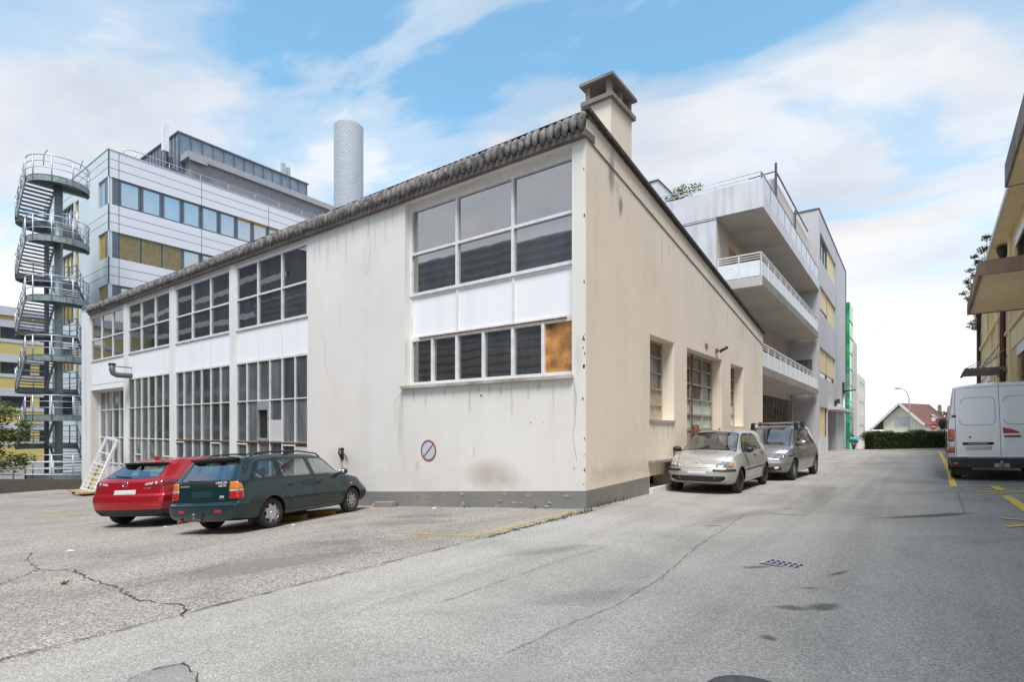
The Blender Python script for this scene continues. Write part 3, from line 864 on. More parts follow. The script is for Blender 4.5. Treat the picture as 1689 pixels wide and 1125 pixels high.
    # door mirrors
    if 'mirror' in sp:
        my, mz, mw, mh, ml = sp['mirror']
        for sg in (1, -1):
            h = B.hit('x', my, mz - mh * .35, sg)
            if not h: continue
            x0 = h[0].x; mb = MB(); cx = x0 + sg * (mw * .5 + .04)
            mb.ball((cx, my, mz), mw * .56, .085, mh * .56, 16, 10)
            mb.bar((x0 - sg * .02, my, mz - mh * .32), (cx, my, mz - mh * .25), .05, .04)
            o = mb.build('door_mirror', mt[ml], t, world=False)
            g = MB(); g.ball((cx, my - .075, mz), mw * .45, .02, mh * .42, 16, 8); g.build('mirror_glass', mt['chrome'], o, world=False)
    return t, B
# ------------------------------------------------------------------ vehicle specifications
def both(nm, fn):
    return [(nm + '#r', lambda c, n, ax, reg, fn=fn: fn(c, n, ax, reg) & (c[:, 0] > 0)), (nm + '#l', lambda c, n, ax, reg, fn=fn: fn(c, n, ax, reg) & (c[:, 0] <= 0))]

K = lambda *a: a
def windscreen(y0, y1, e0, e1, zmin):
    return lambda c, n, ax, reg: (reg == 0) & (n[:, 1] > .12) & (n[:, 2] > .2) & (c[:, 1] > y0) & (c[:, 1] < y1) & (c[:, 2] > zmin) & (ax < np.interp(c[:, 1], [y0, y1], [e0, e1]))

MT = {}
def veh_mats(paint, **kw):
    d = dict(MT); d['paint'] = paint; d.update(kw); return d

WAGON = dict(
    st=[(0, .27, .64, .74, .80, .55, .76, .93, .60, 1.33, 1.385), (.3, .22, .68, .78, .835, .55, .785, .935, .615, 1.355, 1.41), (1.5, .2, .70, .79, .845, .55, .79, .93, .62, 1.37, 1.43),
        (2.3, .2, .70, .79, .845, .55, .79, .915, .61, 1.355, 1.415), (2.62, .2, .7, .79, .845, .55, .785, .905, .59, 1.30, 1.365), (3.25, .2, .7, .78, .84, .54, .77, .885, .68, .905, .955),
        (3.45, .2, .69, .77, .835, .53, .755, .86, .63, .89, .92), (3.95, .22, .66, .74, .81, .5, .70, .75, .57, .775, .80), (4.18, .25, .60, .68, .76, .47, .63, .65, .50, .67, .69), (4.25, .3, .55, .62, .68, .46, .56, .60, .44, .615, .63)],
    rear=[(.2, .10), (.34, 0), (.54, 0), (.575, .075), (.93, .11), (1.32, .40), (1.45, .46)], front=[(.2, .06), (.35, 0), (.5, 0), (.6, .04), (.7, .1)],
    opt=dict(fade_r=1.25, fade_f=.6, plan_r=.07, plan_f=.16), under=.235, tyre=.29, tw=.175, arches=[(.93, .335), (3.43, .335)], wheels=[(.93, ('cover', 'cover'), .705), (3.43, ('steelw', 'steelw'), .705)],
    door_top=1.40, doors=[('f', 2.14, 3.20, .30), ('b', 1.22, 2.13, .30)], handles={'f': (2.27, .80), 'b': (1.40, .80)},
    glass=[[(.50, .965), (1.10, .955), (1.14, 1.315), (.78, 1.31)], [(1.24, .95), (2.07, .94), (2.0, 1.315), (1.24, 1.32)], [(2.17, .94), (3.07, .915), (2.66, 1.25), (2.52, 1.30), (2.12, 1.315)]],
    zones=[('rear_bumper', lambda c, n, ax, reg: (c[:, 2] < .565) & (c[:, 1] < .52) & (c[:, 2] >= .235)), ('front_bumper', lambda c, n, ax, reg: (c[:, 2] < .5) & (c[:, 1] > 3.8) & (c[:, 2] >= .235)),
           ('tailgate', lambda c, n, ax, reg: (reg == 2) & (ax < .60) & (c[:, 2] > .60) & (c[:, 2] < .86)), ('garnish', lambda c, n, ax, reg: (reg == 2) & (ax < .615) & (c[:, 2] > .865) & (c[:, 2] < .95)),
           ('spoiler', lambda c, n, ax, reg: (reg == 2) & (c[:, 2] > 1.315) & (ax < .56))],
    zmat={'rear_bumper': 'paint', 'tailgate': 'paint'}, zoff={'tailgate': .002},
    lenses=[('tail_lamp', 'red', 38, [(.555, .635), (.785, .635), (.785, .76), (.555, .765)], .012), ('reversing_lamp', 'lampw', 38, [(.555, .772), (.785, .767), (.78, .80), (.555, .80)], .012), ('indicator_lamp', 'amber', 38, [(.555, .807), (.778, .807), (.75, .895), (.69, .935), (.575, .935)], .012)],
    screens=[('rear_window', lambda c, n, ax, reg: (reg == 2) & in_poly(ax, c[:, 2], round_poly([(-.1, .965), (.59, .965), (.50, 1.305), (-.1, 1.305)], .05))), ('windscreen', windscreen(2.68, 3.22, .53, .62, .9))],
    screen_line={'rear_window': ('y', -1, round_poly([(-.60, .96), (.60, .96), (.51, 1.31), (-.51, 1.31)], .06), .03)},
    seams=[K('x', 1, [(2.14, .30), (2.14, .93)]), K('x', 1, [(3.20, .32), (3.22, .88)]), K('x', 1, [(1.40, .32), (1.33, .55), (1.21, .70), (1.18, .94)]), K('x', 1, [(1.30, .315), (3.18, .30)]), K('y', -1, [(-.61, .60), (.61, .60)]), K('y', -1, [(.61, .60), (.61, .93)]), K('y', -1, [(-.61, .60), (-.61, .93)])],
    strips=[('side_moulding', 'paint', 'x', 0, [(1.40, .47), (3.0, .47)], .07, .009), ('wiper', 'black', 'y', -1, [(.05, .955), (-.40, .985)], .022, .02), ('window_ledge', 'black', 'x', 0, [(.6, .945), (3.1, .912)], .018, .006)],
    patches=[('plate_recess', 'recess', 'y', -1, (-.30, .26, .66, .80), .003, 0), ('reflector', 'red', 'y', -1, (-.50, -.36, .40, .455), .008, 0), ('reflector', 'red', 'y', -1, (.36, .50, .40, .455), .008, 0), ('sticker', 'lampw', 'y', -1, (.40, .50, .655, .70), .005, 0), ('sticker', 'red', 'y', -1, (.38, .51, .635, .655), .005, 0), ('indicator_lamp', 'amber', 'x', 1, (3.36, 3.42, .66, .70), .012, .004)],
    seats=[(.36, 2.05, .32, .62), (-.36, 2.05, .32, .62), (.36, 1.2, .34, .58), (-.36, 1.2, .34, .58)], dash=(2.72, .95, .66), mirror=(3.0, .97, .20, .13, 'paint'), lip=.026)

HATCH = dict(
    st=[(0, .25, .62, .74, .84, .58, .76, .97, .52, 1.30, 1.36), (.35, .2, .7, .82, .885, .58, .83, .98, .565, 1.36, 1.415), (1.2, .18, .72, .84, .895, .6, .82, .97, .60, 1.385, 1.45), (2.2, .18, .72, .84, .895, .6, .82, .95, .60, 1.385, 1.455),
        (2.65, .18, .72, .84, .895, .6, .815, .94, .58, 1.33, 1.40), (3.45, .18, .72, .83, .89, .58, .80, .92, .70, .94, .99), (3.9, .19, .7, .8, .88, .55, .75, .83, .60, .86, .89), (4.3, .22, .62, .72, .80, .5, .64, .70, .5, .73, .75), (4.46, .28, .5, .58, .64, .48, .5, .60, .4, .62, .64)],
    rear=[(.2, .12), (.38, .02), (.55, 0), (.66, .02), (.72, .06), (.95, .10), (1.0, .14), (1.33, .66), (1.45, .62)], front=[(.2, .08), (.4, 0), (.6, .05), (.75, .15)],
    opt=dict(fade_r=1.5, fade_f=.7, plan_r=.16, plan_f=.25), under=.21, tyre=.315, tw=.205, arches=[(.84, .35), (3.54, .35)], wheels=[(.84, ('alloy', 'alloy'), .765), (3.54, ('alloy', 'alloy'), .765)],
    door_top=1.42, doors=[('f', 2.2, 3.3, .32), ('b', 1.28, 2.19, .32)], handles={'f': (2.35, .86), 'b': (1.42, .88)},
    glass=[[(1.02, 1.06), (1.28, 1.03), (1.28, 1.28), (1.16, 1.25)], [(1.33, 1.0), (2.15, .98), (2.12, 1.335), (1.36, 1.30)], [(2.22, .975), (3.2, .955), (2.72, 1.24), (2.5, 1.32), (2.2, 1.335)]],
    zones=[('rear_diffuser', lambda c, n, ax, reg: (c[:, 2] < .39) & (c[:, 1] < .35) & (c[:, 2] >= .21)), ('spoiler', lambda c, n, ax, reg: (c[:, 1] < .85) & (reg == 2) & (c[:, 2] > 1.285) & (ax < .54))],
    zmat={'spoiler': 'black'}, zoff={},
    lenses=[('tail_lamp', 'darkred', 30, round_poly([(.54, .885), (.70, .865), (.98, .905), (1.04, .985), (.88, 1.0), (.62, .965)], .02), .008), ('reversing_lamp', 'lampw', 12, round_poly([(.44, .885), (.60, .895), (.62, .945), (.46, .925)], .015), .008), ('lamp_ring', 'lampw', 24, [(.665 + .028 * math.cos(2 * PI * k / 16), .925 + .028 * math.sin(2 * PI * k / 16)) for k in range(16)], .016)],
    screens=[('rear_window', lambda c, n, ax, reg: (reg == 2) & in_poly(ax, c[:, 2], round_poly([(-.1, 1.03), (.60, 1.05), (.51, 1.275), (-.1, 1.275)], .06))), ('windscreen', windscreen(2.72, 3.42, .52, .64, .9))],
    screen_line={'rear_window': ('y', -1, round_poly([(-.61, 1.045), (0, 1.025), (.61, 1.045), (.52, 1.28), (-.52, 1.28)], .05), .03)},
    seams=[K('x', 1, [(2.2, .32), (2.2, .97)]), K('x', 1, [(1.5, .34), (1.42, .62), (1.28, .74), (1.28, .98)]), K('y', -1, [(-.62, .64), (.62, .64)]), K('y', -1, [(.62, .64), (.60, .84)]), K('y', -1, [(-.62, .64), (-.60, .84)])],
    strips=[('crease', 'paint', 'x', 0, [(.4, .80), (3.4, .74)], .03, .010), ('wiper', 'black', 'y', -1, [(.02, 1.05), (-.40, 1.075)], .028, .025)],
    patches=[('number_plate', 'plate', 'y', -1, (-.26, .26, .70, .80), .012, 0), ('reflector', 'red', 'y', -1, (.48, .76, .455, .49), .006, 0), ('reflector', 'red', 'y', -1, (-.76, -.48, .455, .49), .006, 0), ('badge', 'chrome', 'y', -1, (.40, .55, .815, .832), .006, 0)],
    seats=[(.38, 2.05, .32, .64), (-.38, 2.05, .32, .64), (.38, 1.2, .34, .6), (-.38, 1.2, .34, .6)], dash=(2.75, .98, .7), mirror=(3.05, 1.02, .22, .14, 'paint'), lip=.02)

SUPERMINI = dict(
    st=[(0, .30, .60, .70, .76, .58, .70, .95, .52, 1.30, 1.36), (.35, .22, .66, .76, .815, .58, .745, .95, .57, 1.38, 1.43), (1.2, .19, .68, .78, .83, .58, .755, .94, .575, 1.41, 1.475), (1.85, .19, .68, .78, .83, .58, .755, .93, .57, 1.40, 1.47),
        (2.15, .19, .68, .78, .83, .58, .75, .925, .56, 1.36, 1.435), (2.98, .19, .68, .78, .825, .56, .735, .905, .655, .93, .975), (3.15, .19, .67, .77, .82, .55, .715, .875, .60, .905, .935), (3.5, .20, .66, .75, .81, .52, .67, .785, .55, .82, .85), (3.74, .22, .62, .71, .78, .48, .60, .69, .49, .715, .735), (3.84, .27, .54, .64, .69, .46, .55, .645, .44, .66, .675)],
    rear=[(.2, .1), (.4, 0), (.6, 0), (.95, .06), (1.4, .30)], front=[(.2, .09), (.32, .02), (.42, 0), (.52, 0), (.57, .02), (.64, .06), (.75, .14)],
    opt=dict(fade_r=1.0, fade_f=.6, plan_r=.12, plan_f=.26), under=.215, tyre=.285, tw=.165, arches=[(.62, .325), (3.08, .325)], wheels=[(.62, ('steel', 'steel'), .70), (3.08, ('steel', 'steel'), .70)],
    door_top=1.43, doors=[('f', 1.66, 2.76, .30), ('b', .92, 1.65, .30)], handles={'f': (1.80, .83), 'b': (1.02, .86)},
    glass=[[(.97, .985), (1.62, .97), (1.62, 1.36), (1.18, 1.345)], [(1.70, .965), (2.72, .94), (2.24, 1.30), (2.08, 1.35), (1.70, 1.36)]],
    zones=[('front_bumper', lambda c, n, ax, reg: (c[:, 2] < .595) & (c[:, 1] > 3.38) & (c[:, 2] >= .215)), ('rear_bumper', lambda c, n, ax, reg: (c[:, 2] < .6) & (c[:, 1] < .35) & (c[:, 2] >= .215))],
    zmat={'front_bumper': 'paint', 'rear_bumper': 'paint'}, zoff={},
    lenses=[('headlight', 'headlamp', 150, round_poly([(-.40, .612), (-.80, .612), (-.84, .70), (-.70, .725), (-.41, .675)], .025), .008), ('lamp_reflector', 'chrome', 150, [(-.58 + .045 * math.cos(2 * PI * k / 16), .662 + .038 * math.sin(2 * PI * k / 16)) for k in range(16)], .016), ('indicator_lamp', 'amber', 150, [(-.73, .63), (-.79, .63), (-.81, .69), (-.74, .695)], .014), ('bumper_strip', 'black', 165, round_poly([(-.36, .52), (-.84, .52), (-.84, .568), (-.36, .568)], .015), .010)],
    screens=[('windscreen', windscreen(2.24, 2.96, .52, .63, .93)), ('rear_window', lambda c, n, ax, reg: (reg == 2) & (ax < .52) & (c[:, 2] > 1.0) & (c[:, 2] < 1.30))],
    screen_line={'windscreen': ('z', 1, [(-.64, 2.95), (.64, 2.95), (.525, 2.24), (-.525, 2.24)], .025)},
    seams=[K('x', 1, [(1.66, .30), (1.66, .96)]), K('x', 1, [(2.78, .31), (2.80, .90)]), K('x', 1, [(1.05, .32), (1.0, .5), (.90, .68), (.90, .98)]), K('x', 1, [(1.0, .31), (2.78, .30)]), K('z', 1, [(-.63, 3.02), (-.53, 3.45), (-.48, 3.70)]), K('z', 1, [(.63, 3.02), (.53, 3.45), (.48, 3.70)]), K('y', 1, [(-.74, .597), (.74, .597)])],
    strips=[('side_moulding', 'black', 'x', 0, [(.98, .545), (2.74, .52)], .035, .012), ('wiper', 'black', 'z', 1, [(.05, 2.95), (-.48, 2.90)], .022, .02), ('wiper', 'black', 'z', 1, [(.45, 2.955), (-.08, 2.90)], .022, .02)],
    single=[('lower_grille', 'black', 180, round_poly([(-.50, .285), (.50, .285), (.61, .345), (.61, .415), (-.61, .415), (-.61, .345)], .04), .004)],
    patches=[('number_plate', 'plate', 'y', 1, (-.22, .22, .435, .52), .018, 0), ('washer_jet', 'black', 'z', 1, (-.26, -.23, 3.10, 3.13), .01, .003), ('washer_jet', 'black', 'z', 1, (.23, .26, 3.10, 3.13), .01, .003)],
    seats=[(.36, 1.7, .32, .64), (-.36, 1.7, .32, .64), (.36, .95, .34, .58), (-.36, .95, .34, .58)], dash=(2.35, .95, .64), mirror=(2.66, .99, .20, .13, 'black'), lip=.022)

MINIVAN = dict(
    st=[(0, .30, .62, .74, .80, .6, .74, 1.0, .55, 1.46, 1.52), (.4, .22, .7, .8, .87, .6, .79, 1.0, .60, 1.52, 1.575), (1.4, .2, .72, .82, .885, .6, .80, .98, .62, 1.54, 1.60), (2.1, .2, .72, .82, .885, .6, .80, .96, .62, 1.53, 1.595),
        (2.45, .2, .72, .82, .885, .6, .80, .95, .60, 1.47, 1.545), (3.38, .2, .72, .82, .88, .58, .785, .93, .70, .97, 1.02), (3.6, .2, .7, .8, .875, .56, .765, .90, .64, .94, .975), (3.98, .21, .68, .77, .855, .53, .70, .80, .56, .84, .87), (4.19, .24, .62, .71, .80, .5, .62, .69, .49, .72, .745), (4.27, .3, .55, .63, .70, .48, .54, .62, .42, .64, .66)],
    rear=[(.2, .1), (.45, 0), (.65, 0), (1.0, .08), (1.55, .36)], front=[(.2, .08), (.34, .0), (.5, 0), (.62, .05), (.78, .16)],
    opt=dict(fade_r=1.1, fade_f=.65, plan_r=.14, plan_f=.30), under=.215, tyre=.31, tw=.19, arches=[(.72, .35), (3.50, .35)], wheels=[(.72, ('alloy7', 'alloy7'), .755), (3.50, ('alloy7', 'alloy7'), .755)],
    door_top=1.55, doors=[('f', 1.95, 3.05, .34), ('b', 1.08, 1.94, .34)], handles={'f': (2.08, .90), 'b': (1.20, .92)},
    glass=[[(.55, 1.08), (1.02, 1.03), (1.04, 1.46), (.78, 1.44)], [(1.10, 1.02), (1.90, 1.0), (1.90, 1.49), (1.12, 1.47)], [(1.98, .995), (3.10, .965), (2.62, 1.36), (2.40, 1.46), (1.98, 1.49)]],
    zones=[('front_bumper', lambda c, n, ax, reg: (c[:, 2] < .52) & (c[:, 1] > 3.85) & (c[:, 2] >= .215)), ('lower_grille', lambda c, n, ax, reg: (c[:, 1] > 3.9) & (n[:, 1] > .2) & in_poly(ax, c[:, 2], round_poly([(-.1, .30), (.62, .30), (.66, .36), (.60, .40), (-.1, .40)], .03))), ('grille', lambda c, n, ax, reg: (c[:, 1] > 4.0) & in_poly(ax, c[:, 2], [(-.1, .55), (.24, .55), (.33, .675), (-.1, .69)]))],
    zmat={'front_bumper': 'paint', 'lower_grille': 'black', 'grille': 'black'}, zoff={},
    lenses=[('headlight', 'headlamp', 148, round_poly([(-.40, .575), (-.62, .59), (-.88, .70), (-.95, .785), (-.76, .765), (-.52, .68)], .03), .008), ('lamp_reflector', 'chrome', 148, [(-.59 + .05 * math.cos(2 * PI * k / 16), .648 + .035 * math.sin(2 * PI * k / 16)) for k in range(16)], .016), ('lamp_reflector', 'chrome', 148, [(-.74 + .04 * math.cos(2 * PI * k / 16), .695 + .032 * math.sin(2 * PI * k / 16)) for k in range(16)], .016)],
    screens=[('windscreen', windscreen(2.52, 3.36, .55, .67, .97)), ('rear_window', lambda c, n, ax, reg: (reg == 2) & (ax < .55) & (c[:, 2] > 1.05) & (c[:, 2] < 1.45))],
    screen_line={'windscreen': ('z', 1, [(-.68, 3.36), (.68, 3.36), (.555, 2.52), (-.555, 2.52)], .025)},
    seams=[K('x', 1, [(1.95, .34), (1.95, .99)]), K('x', 1, [(3.07, .35), (3.12, .92)]), K('x', 1, [(1.25, .36), (1.2, .6), (1.06, .78), (1.06, 1.0)]), K('z', 1, [(-.66, 3.45), (-.55, 3.9), (-.42, 4.15)]), K('z', 1, [(.66, 3.45), (.55, 3.9), (.42, 4.15)])],
    strips=[('sill_trim', 'chrome', 'x', 0, [(1.15, .30), (3.08, .28)], .05, .012), ('crease', 'paint', 'x', 0, [(.5, .92), (3.9, .70)], .03, .012), ('grille_bar', 'chrome', 'y', 1, [(-.29, .63), (.29, .63)], .02, .018), ('grille_bar', 'chrome', 'y', 1, [(-.26, .585), (.26, .585)], .02, .018), ('wiper', 'black', 'z', 1, [(.15, 3.38), (-.55, 3.33)], .022, .02), ('window_ledge', 'chrome', 'x', 0, [(.6, 1.055), (3.1, .955)], .016, .006)],
    patches=[('number_plate', 'plate', 'y', 1, (-.25, .25, .42, .51), .014, 0), ('fog_lamp', 'headlamp', 'y', 1, (.47, .58, .31, .39), .008, .004), ('fog_lamp', 'headlamp', 'y', 1, (-.58, -.47, .31, .39), .008, .004)],
    seats=[(.38, 1.95, .42, .66), (-.38, 1.95, .42, .66), (.38, 1.15, .42, .6), (-.38, 1.15, .42, .6)], dash=(2.68, 1.0, .7), mirror=(2.95, 1.06, .24, .16, 'paint'), lip=.02)

VAN = dict(
    st=[(0, .34, .90, .97, 1.0, .8, .985, 1.45, .87, 2.30, 2.46), (.25, .32, .92, .99, 1.03, .8, 1.015, 1.45, .90, 2.36, 2.5), (3.8, .32, .92, .99, 1.035, .8, 1.015, 1.45, .90, 2.36, 2.5), (4.3, .32, .92, .99, 1.03, .8, 1.0, 1.35, .86, 2.2, 2.36), (4.95, .32, .92, .98, 1.02, .75, .96, 1.2, .82, 1.25, 1.32),
        (5.3, .33, .85, .92, .97, .7, .86, 1.0, .7, 1.04, 1.09), (5.5, .38, .7, .78, .82, .6, .7, .8, .55, .82, .85)],
    rear=[(.25, .02), (.33, -.03), (.58, -.03), (.62, .05), (1.4, .06), (2.4, .17), (2.5, .19)], front=[(.3, .05), (.5, 0), (.8, .05), (1.1, .2)],
    opt=dict(fade_r=.8, fade_f=.7, plan_r=.03, plan_f=.2, crown=.97), under=.345, gapw=.012, tyre=.345, tw=.22, arches=[(1.02, .40), (4.35, .40)], wheels=[(1.02, ('steel', 'steel'), .86), (4.35, ('steel', 'steel'), .86)],
    door_top=1.9, doors=[('f', 3.5, 4.5, .5)], handles={'f': (3.62, 1.05)},
    glass=[[(3.58, 1.3), (4.52, 1.2), (4.2, 1.95), (3.58, 2.0)]],
    zones=[('rear_bumper', lambda c, n, ax, reg: (c[:, 2] < .60) & (c[:, 1] < .28) & (c[:, 2] >= .345)), ('sill', lambda c, n, ax, reg: (reg == 0) & (c[:, 2] < .50) & (c[:, 2] >= .345) & (c[:, 1] >= .28))]
        + both('rear_door', lambda c, n, ax, reg: (reg == 2) & (ax < .86) & (c[:, 2] > .62) & (c[:, 2] < 2.38)),
    zmat={'rear_door#r': 'paint', 'rear_door#l': 'paint'}, zoff={},
    lenses=[('tail_lamp', 'red', 32, [(.79, .71), (.945, .71), (.945, .84), (.79, .84)], .012), ('reversing_lamp', 'lampw', 32, [(.79, .845), (.945, .845), (.94, 1.0), (.79, 1.0)], .012), ('tail_lamp', 'red', 32, [(.79, 1.005), (.94, 1.005), (.935, 1.15), (.79, 1.04)], .012), ('indicator_lamp', 'amberred', 32, [(.79, 1.06), (.935, 1.165), (.925, 1.33), (.79, 1.33)], .012), ('reversing_lamp', 'lampw', 32, [(.79, .64), (.945, .64), (.945, .705), (.79, .705)], .012)],
    screens=[('windscreen', windscreen(4.35, 4.95, .80, .78, 1.3))], screen_line={},
    seams=[K('y', -1, [(0, .62), (0, 2.46)]), K('y', -1, [(-.86, .62), (-.86, 2.1), (-.83, 2.40)]), K('y', -1, [(.86, .62), (.86, 2.1), (.83, 2.40)]), K('y', -1, [(-.83, 2.38), (.83, 2.38)]), K('x', 1, [(3.5, .5), (3.5, 2.2)]), K('y', -1, round_poly([(-.78, 1.42), (-.08, 1.42), (-.08, 2.12), (-.74, 2.12)], .14)), K('y', -1, round_poly([(.08, 1.42), (.78, 1.42), (.74, 2.12), (.08, 2.12)], .14))],
    strips=[('side_moulding', 'black', 'x', 0, [(.3, .72), (3.5, .72)], .12, .02), ('bumper_edge', 'black', 'y', -1, [(-.985, .602), (.985, .602)], .035, .014), ('hinge', 'paint', 'y', -1, [(-.93, 1.66), (-.84, 1.66)], .06, .02), ('hinge', 'paint', 'y', -1, [(.84, 1.66), (.93, 1.66)], .06, .02)],
    patches=[('handle_bar', 'black', 'y', -1, (-.74, -.12, .91, .985), .022, .004), ('number_plate', 'plate', 'y', -1, (-.68, -.16, .785, .885), .014, 0), ('reflector', 'red', 'y', -1, (-.93, -.82, .40, .47), .01, .004), ('reflector', 'red', 'y', -1, (.82, .93, .40, .47), .01, .004), ('door_handle', 'black', 'y', -1, (.06, .38, 1.105, 1.145), .03, .008), ('lock', 'black', 'y', -1, (-.60, -.555, 1.09, 1.135), .008, .006)],
    mirror=(4.55, 1.50, .16, .32, 'black'), lip=.02)
# ------------------------------------------------------------------ shared materials
WHITE = M_simple('white_frame_paint', (.74, .74, .74), .55, var=.10, scale=5, bump=.05)
WHITEP = M_wall('white_panel_face', (.87, .87, .90), (.55, .53, .50), .25, .10, bump=.03)
POSTW = M_wall('white_painted_concrete', (.78, .78, .78), (.38, .35, .32), .45, .25, bump=.2, base_z=-1.6, base_h=2.5, base_amt=.5)
RENDER = M_wall('offwhite_render', (.79, .755, .715), (.42, .38, .33), .14, .15, bump=.3, base_z=-.4, base_h=1.6, base_amt=.5, warm=(.75, .71, .665))
GABLE = M_wall('beige_render', (.88, .755, .64), (.50, .41, .31), .16, .26, bump=.3, base_z=0, base_h=1.5, base_amt=.35, warm=(.86, .765, .665))
PLINTH = M_wall('grey_plinth_paint', (.215, .215, .205), (.36, .30, .25), .2, .75, bump=.6)
TILE = M_simple('weathered_tile', (.20, .185, .18), .95, var=.6, scale=7, bump=.6, bscale=40)
FASC = M_wall('weathered_fascia', (.20, .18, .175), (.06, .05, .045), .6, .7, bump=.4)
CONC = M_wall('raw_concrete', (.33, .30, .28), (.13, .11, .10), .6, .5, bump=.5)
CONCD = M_wall('stained_concrete', (.30, .265, .24), (.10, .085, .075), .6, .8, bump=.5)
DARKM = M_simple('dark_void', (.012, .012, .012), .9)
BLACKM = M_simple('black_metal', (.03, .03, .032), .5)
PANE_D = M_window('dusty_dark_pane', (.11, .125, .128), (.27, .285, .28), dirt=.10, rib=26, wave=.006, ior=1.7)
PANE_U = M_window('clean_dark_pane', (.022, .025, .028), (.06, .065, .07), dirt=.012, rough=.008, wave=.006, ior=2.2)
PANE_S = M_window('sky_pane', (.03, .035, .04), (.08, .09, .10), dirt=.012, rough=.008, wave=.006, ior=2.5)
BOARDW = M_simple('white_board_pane', (.55, .55, .55), .6, var=.08)
RUSTB = M_simple('rusty_orange_board', (.48, .22, .07), .8, var=.55, scale=3.5, bump=.2)
RUST = M_simple('rust', (.23, .10, .05), .9, var=.6, scale=14, bump=.4)
PALEG = M_simple('pale_green_board', (.60, .70, .65), .6, var=.08, scale=2)
GALV = M_simple('galvanised_steel', (.50, .52, .55), .45, .55, var=.2, scale=9)
LEAF = M_leaf('leaf_green', (.028, .055, .016), (.06, .105, .03), (.13, .17, .045))
LEAFD = M_leaf('leaf_dark', (.012, .028, .014), (.025, .05, .02), (.05, .085, .03))
LEAFY = M_leaf('leaf_bright', (.06, .10, .02), (.13, .18, .04), (.26, .30, .08))
BARK = M_simple('bark', (.085, .065, .05), .95, var=.4, bump=.6)

# ------------------------------------------------------------------ ground and road surface
GROUNDM = M_asphalt('old_asphalt', ((.10, .095, .09), (.20, .19, .18), (.27, .26, .245), (.38, .36, .34)), 150)
ROADM = M_asphalt('grey_asphalt', ((.18, .168, .155), (.33, .311, .29), (.40, .38, .357), (.58, .557, .525)), 125, patch=.24, bump=.6)
FOREM = M_asphalt('coarse_pebbled_asphalt', ((.095, .085, .076), (.265, .238, .212), (.385, .35, .313), (.60, .555, .505)), 70, patch=.34, bump=.9,
                  stones=(62, ((.20, .16, .13), (.34, .30, .26), (.52, .49, .45)), .45))
gx = [-600, -300, -150, -90, -60, -45, -33] + frange(-31, -29, .5) + [-28.3 + .5 * i for i in range(43)] + frange(-7, 0, .5) + frange(.5, 7, .5) + [9, 12, 16, 22, 30, 45, 80, 150, 300, 600]
gy = [-600, -200, -80, -40, -25] + frange(-20, 6, 1) + frange(8, 30, 2) + [34, 40, 46, 54, 62, 70, 80, 88, 95, 120, 200, 400, 900]
g = sheet('ground', GROUNDM, gx, gy, -.03); tag(g, 'grey open ground reaching away to the horizon', 'ground', kind='structure')
rx = [-.5] + frange(0, .5, .5) + frange(1, 7, .5)[0:] + [8, 9.5]
g = sheet('road', ROADM, rx, frange(-20, 30, 1) + [34, 38, 41], 0.0); tag(g, 'smooth grey asphalt lane running past the gable wall', 'road', kind='structure')
fx = [-28.3 + .5 * i for i in range(43)] + frange(-7, 0, .5)[:-1] + [-.25, 0, .2]
g = sheet('forecourt', FOREM, [-31, -30, -29] + fx, frange(-20, 1, .2), .005)
for v in g.data.vertices:      # ragged broken edge along the lane
    if v.co.x > .15: v.co.x += .05 * math.sin(2.1 * v.co.y) + .035 * math.sin(6.3 * v.co.y + 1) + random.uniform(-.04, .04); v.co.z -= .004
g; tag(g, 'coarse pebbled parking surface in front of the glazed facade', 'forecourt', kind='structure')

CRACK = M_simple('crack_dark', (.07, .058, .048), 1, var=.4, scale=9)
PATCHM = M_asphalt('patched_asphalt', ((.16, .152, .146), (.25, .24, .232), (.30, .29, .282), (.42, .41, .40)), 170, patch=.2)
OIL = M_worn('oil_stain', (.10, .097, .093), .72, 3.5, fade=.8, soft=.2)
OIL2 = M_worn('faint_stain', (.11, .107, .105), .55, 2.2, fade=.30, soft=.3)
DUST = M_worn('pale_dust', (.52, .50, .48), .5, 2.0, fade=.6, soft=.3)
YEL = M_worn('worn_yellow_paint', (.86, .61, .13), .80, 5)
YELO = M_worn('faded_yellow_paint', (.60, .43, .10), .47, 4, fine=40)
def crack(label, pts, w, seed): 
    mb = MB(); ground_ribbon(mb, pts, w, .004, .028, seed, .8, .06); tag(mb.build('crack', CRACK), label, 'crack', kind='structure')
crack('jagged dark crack across the pebbled forecourt at lower left', [(-4.02, -7.05), (-3.45, -6.83), (-2.57, -6.92), (-2.11, -6.94), (-1.38, -6.99), (-.61, -7.07), (-.26, -7.01), (.02, -6.96), (.14, -7.03), (.30, -7.1)], .014, 4)
crack('shorter crack branching to the left picture edge', [(-4.02, -7.05), (-3.75, -7.2), (-3.56, -7.32), (-3.31, -7.52)], .010, 8)
crack('faint crack running back from the jagged crack', [(-4.02, -7.05), (-4.5, -6.95), (-5.2, -6.9), (-6.4, -6.6)], .010, 5)
crack('hairline crack towards the middle of the forecourt', [(-1.38, -6.99), (-1.5, -6.3), (-1.9, -5.4), (-1.0, -4.9), (-.2, -4.6)], .006, 9)
crack('joint edge of the repaired square at the bottom edge', [(1.23, -7.5), (1.39, -7.5), (1.56, -7.54), (1.67, -7.61)], .008, 3)
crack('second joint edge of the repaired square at the bottom edge', [(1.23, -7.5), (1.17, -7.63), (1.22, -7.79)], .008, 5)
mb = MB(); mb.poly([(x, y, gz(x, y) + .004) for x, y in [(1.23, -7.5), (1.17, -7.63), (1.22, -7.8), (1.4, -8.1), (1.75, -7.75), (1.67, -7.61), (1.52, -7.53)]])
tag(mb.build('asphalt_patch', PATCHM), 'darker repaired asphalt square at the bottom edge of the foreground', 'asphalt patch', kind='structure')
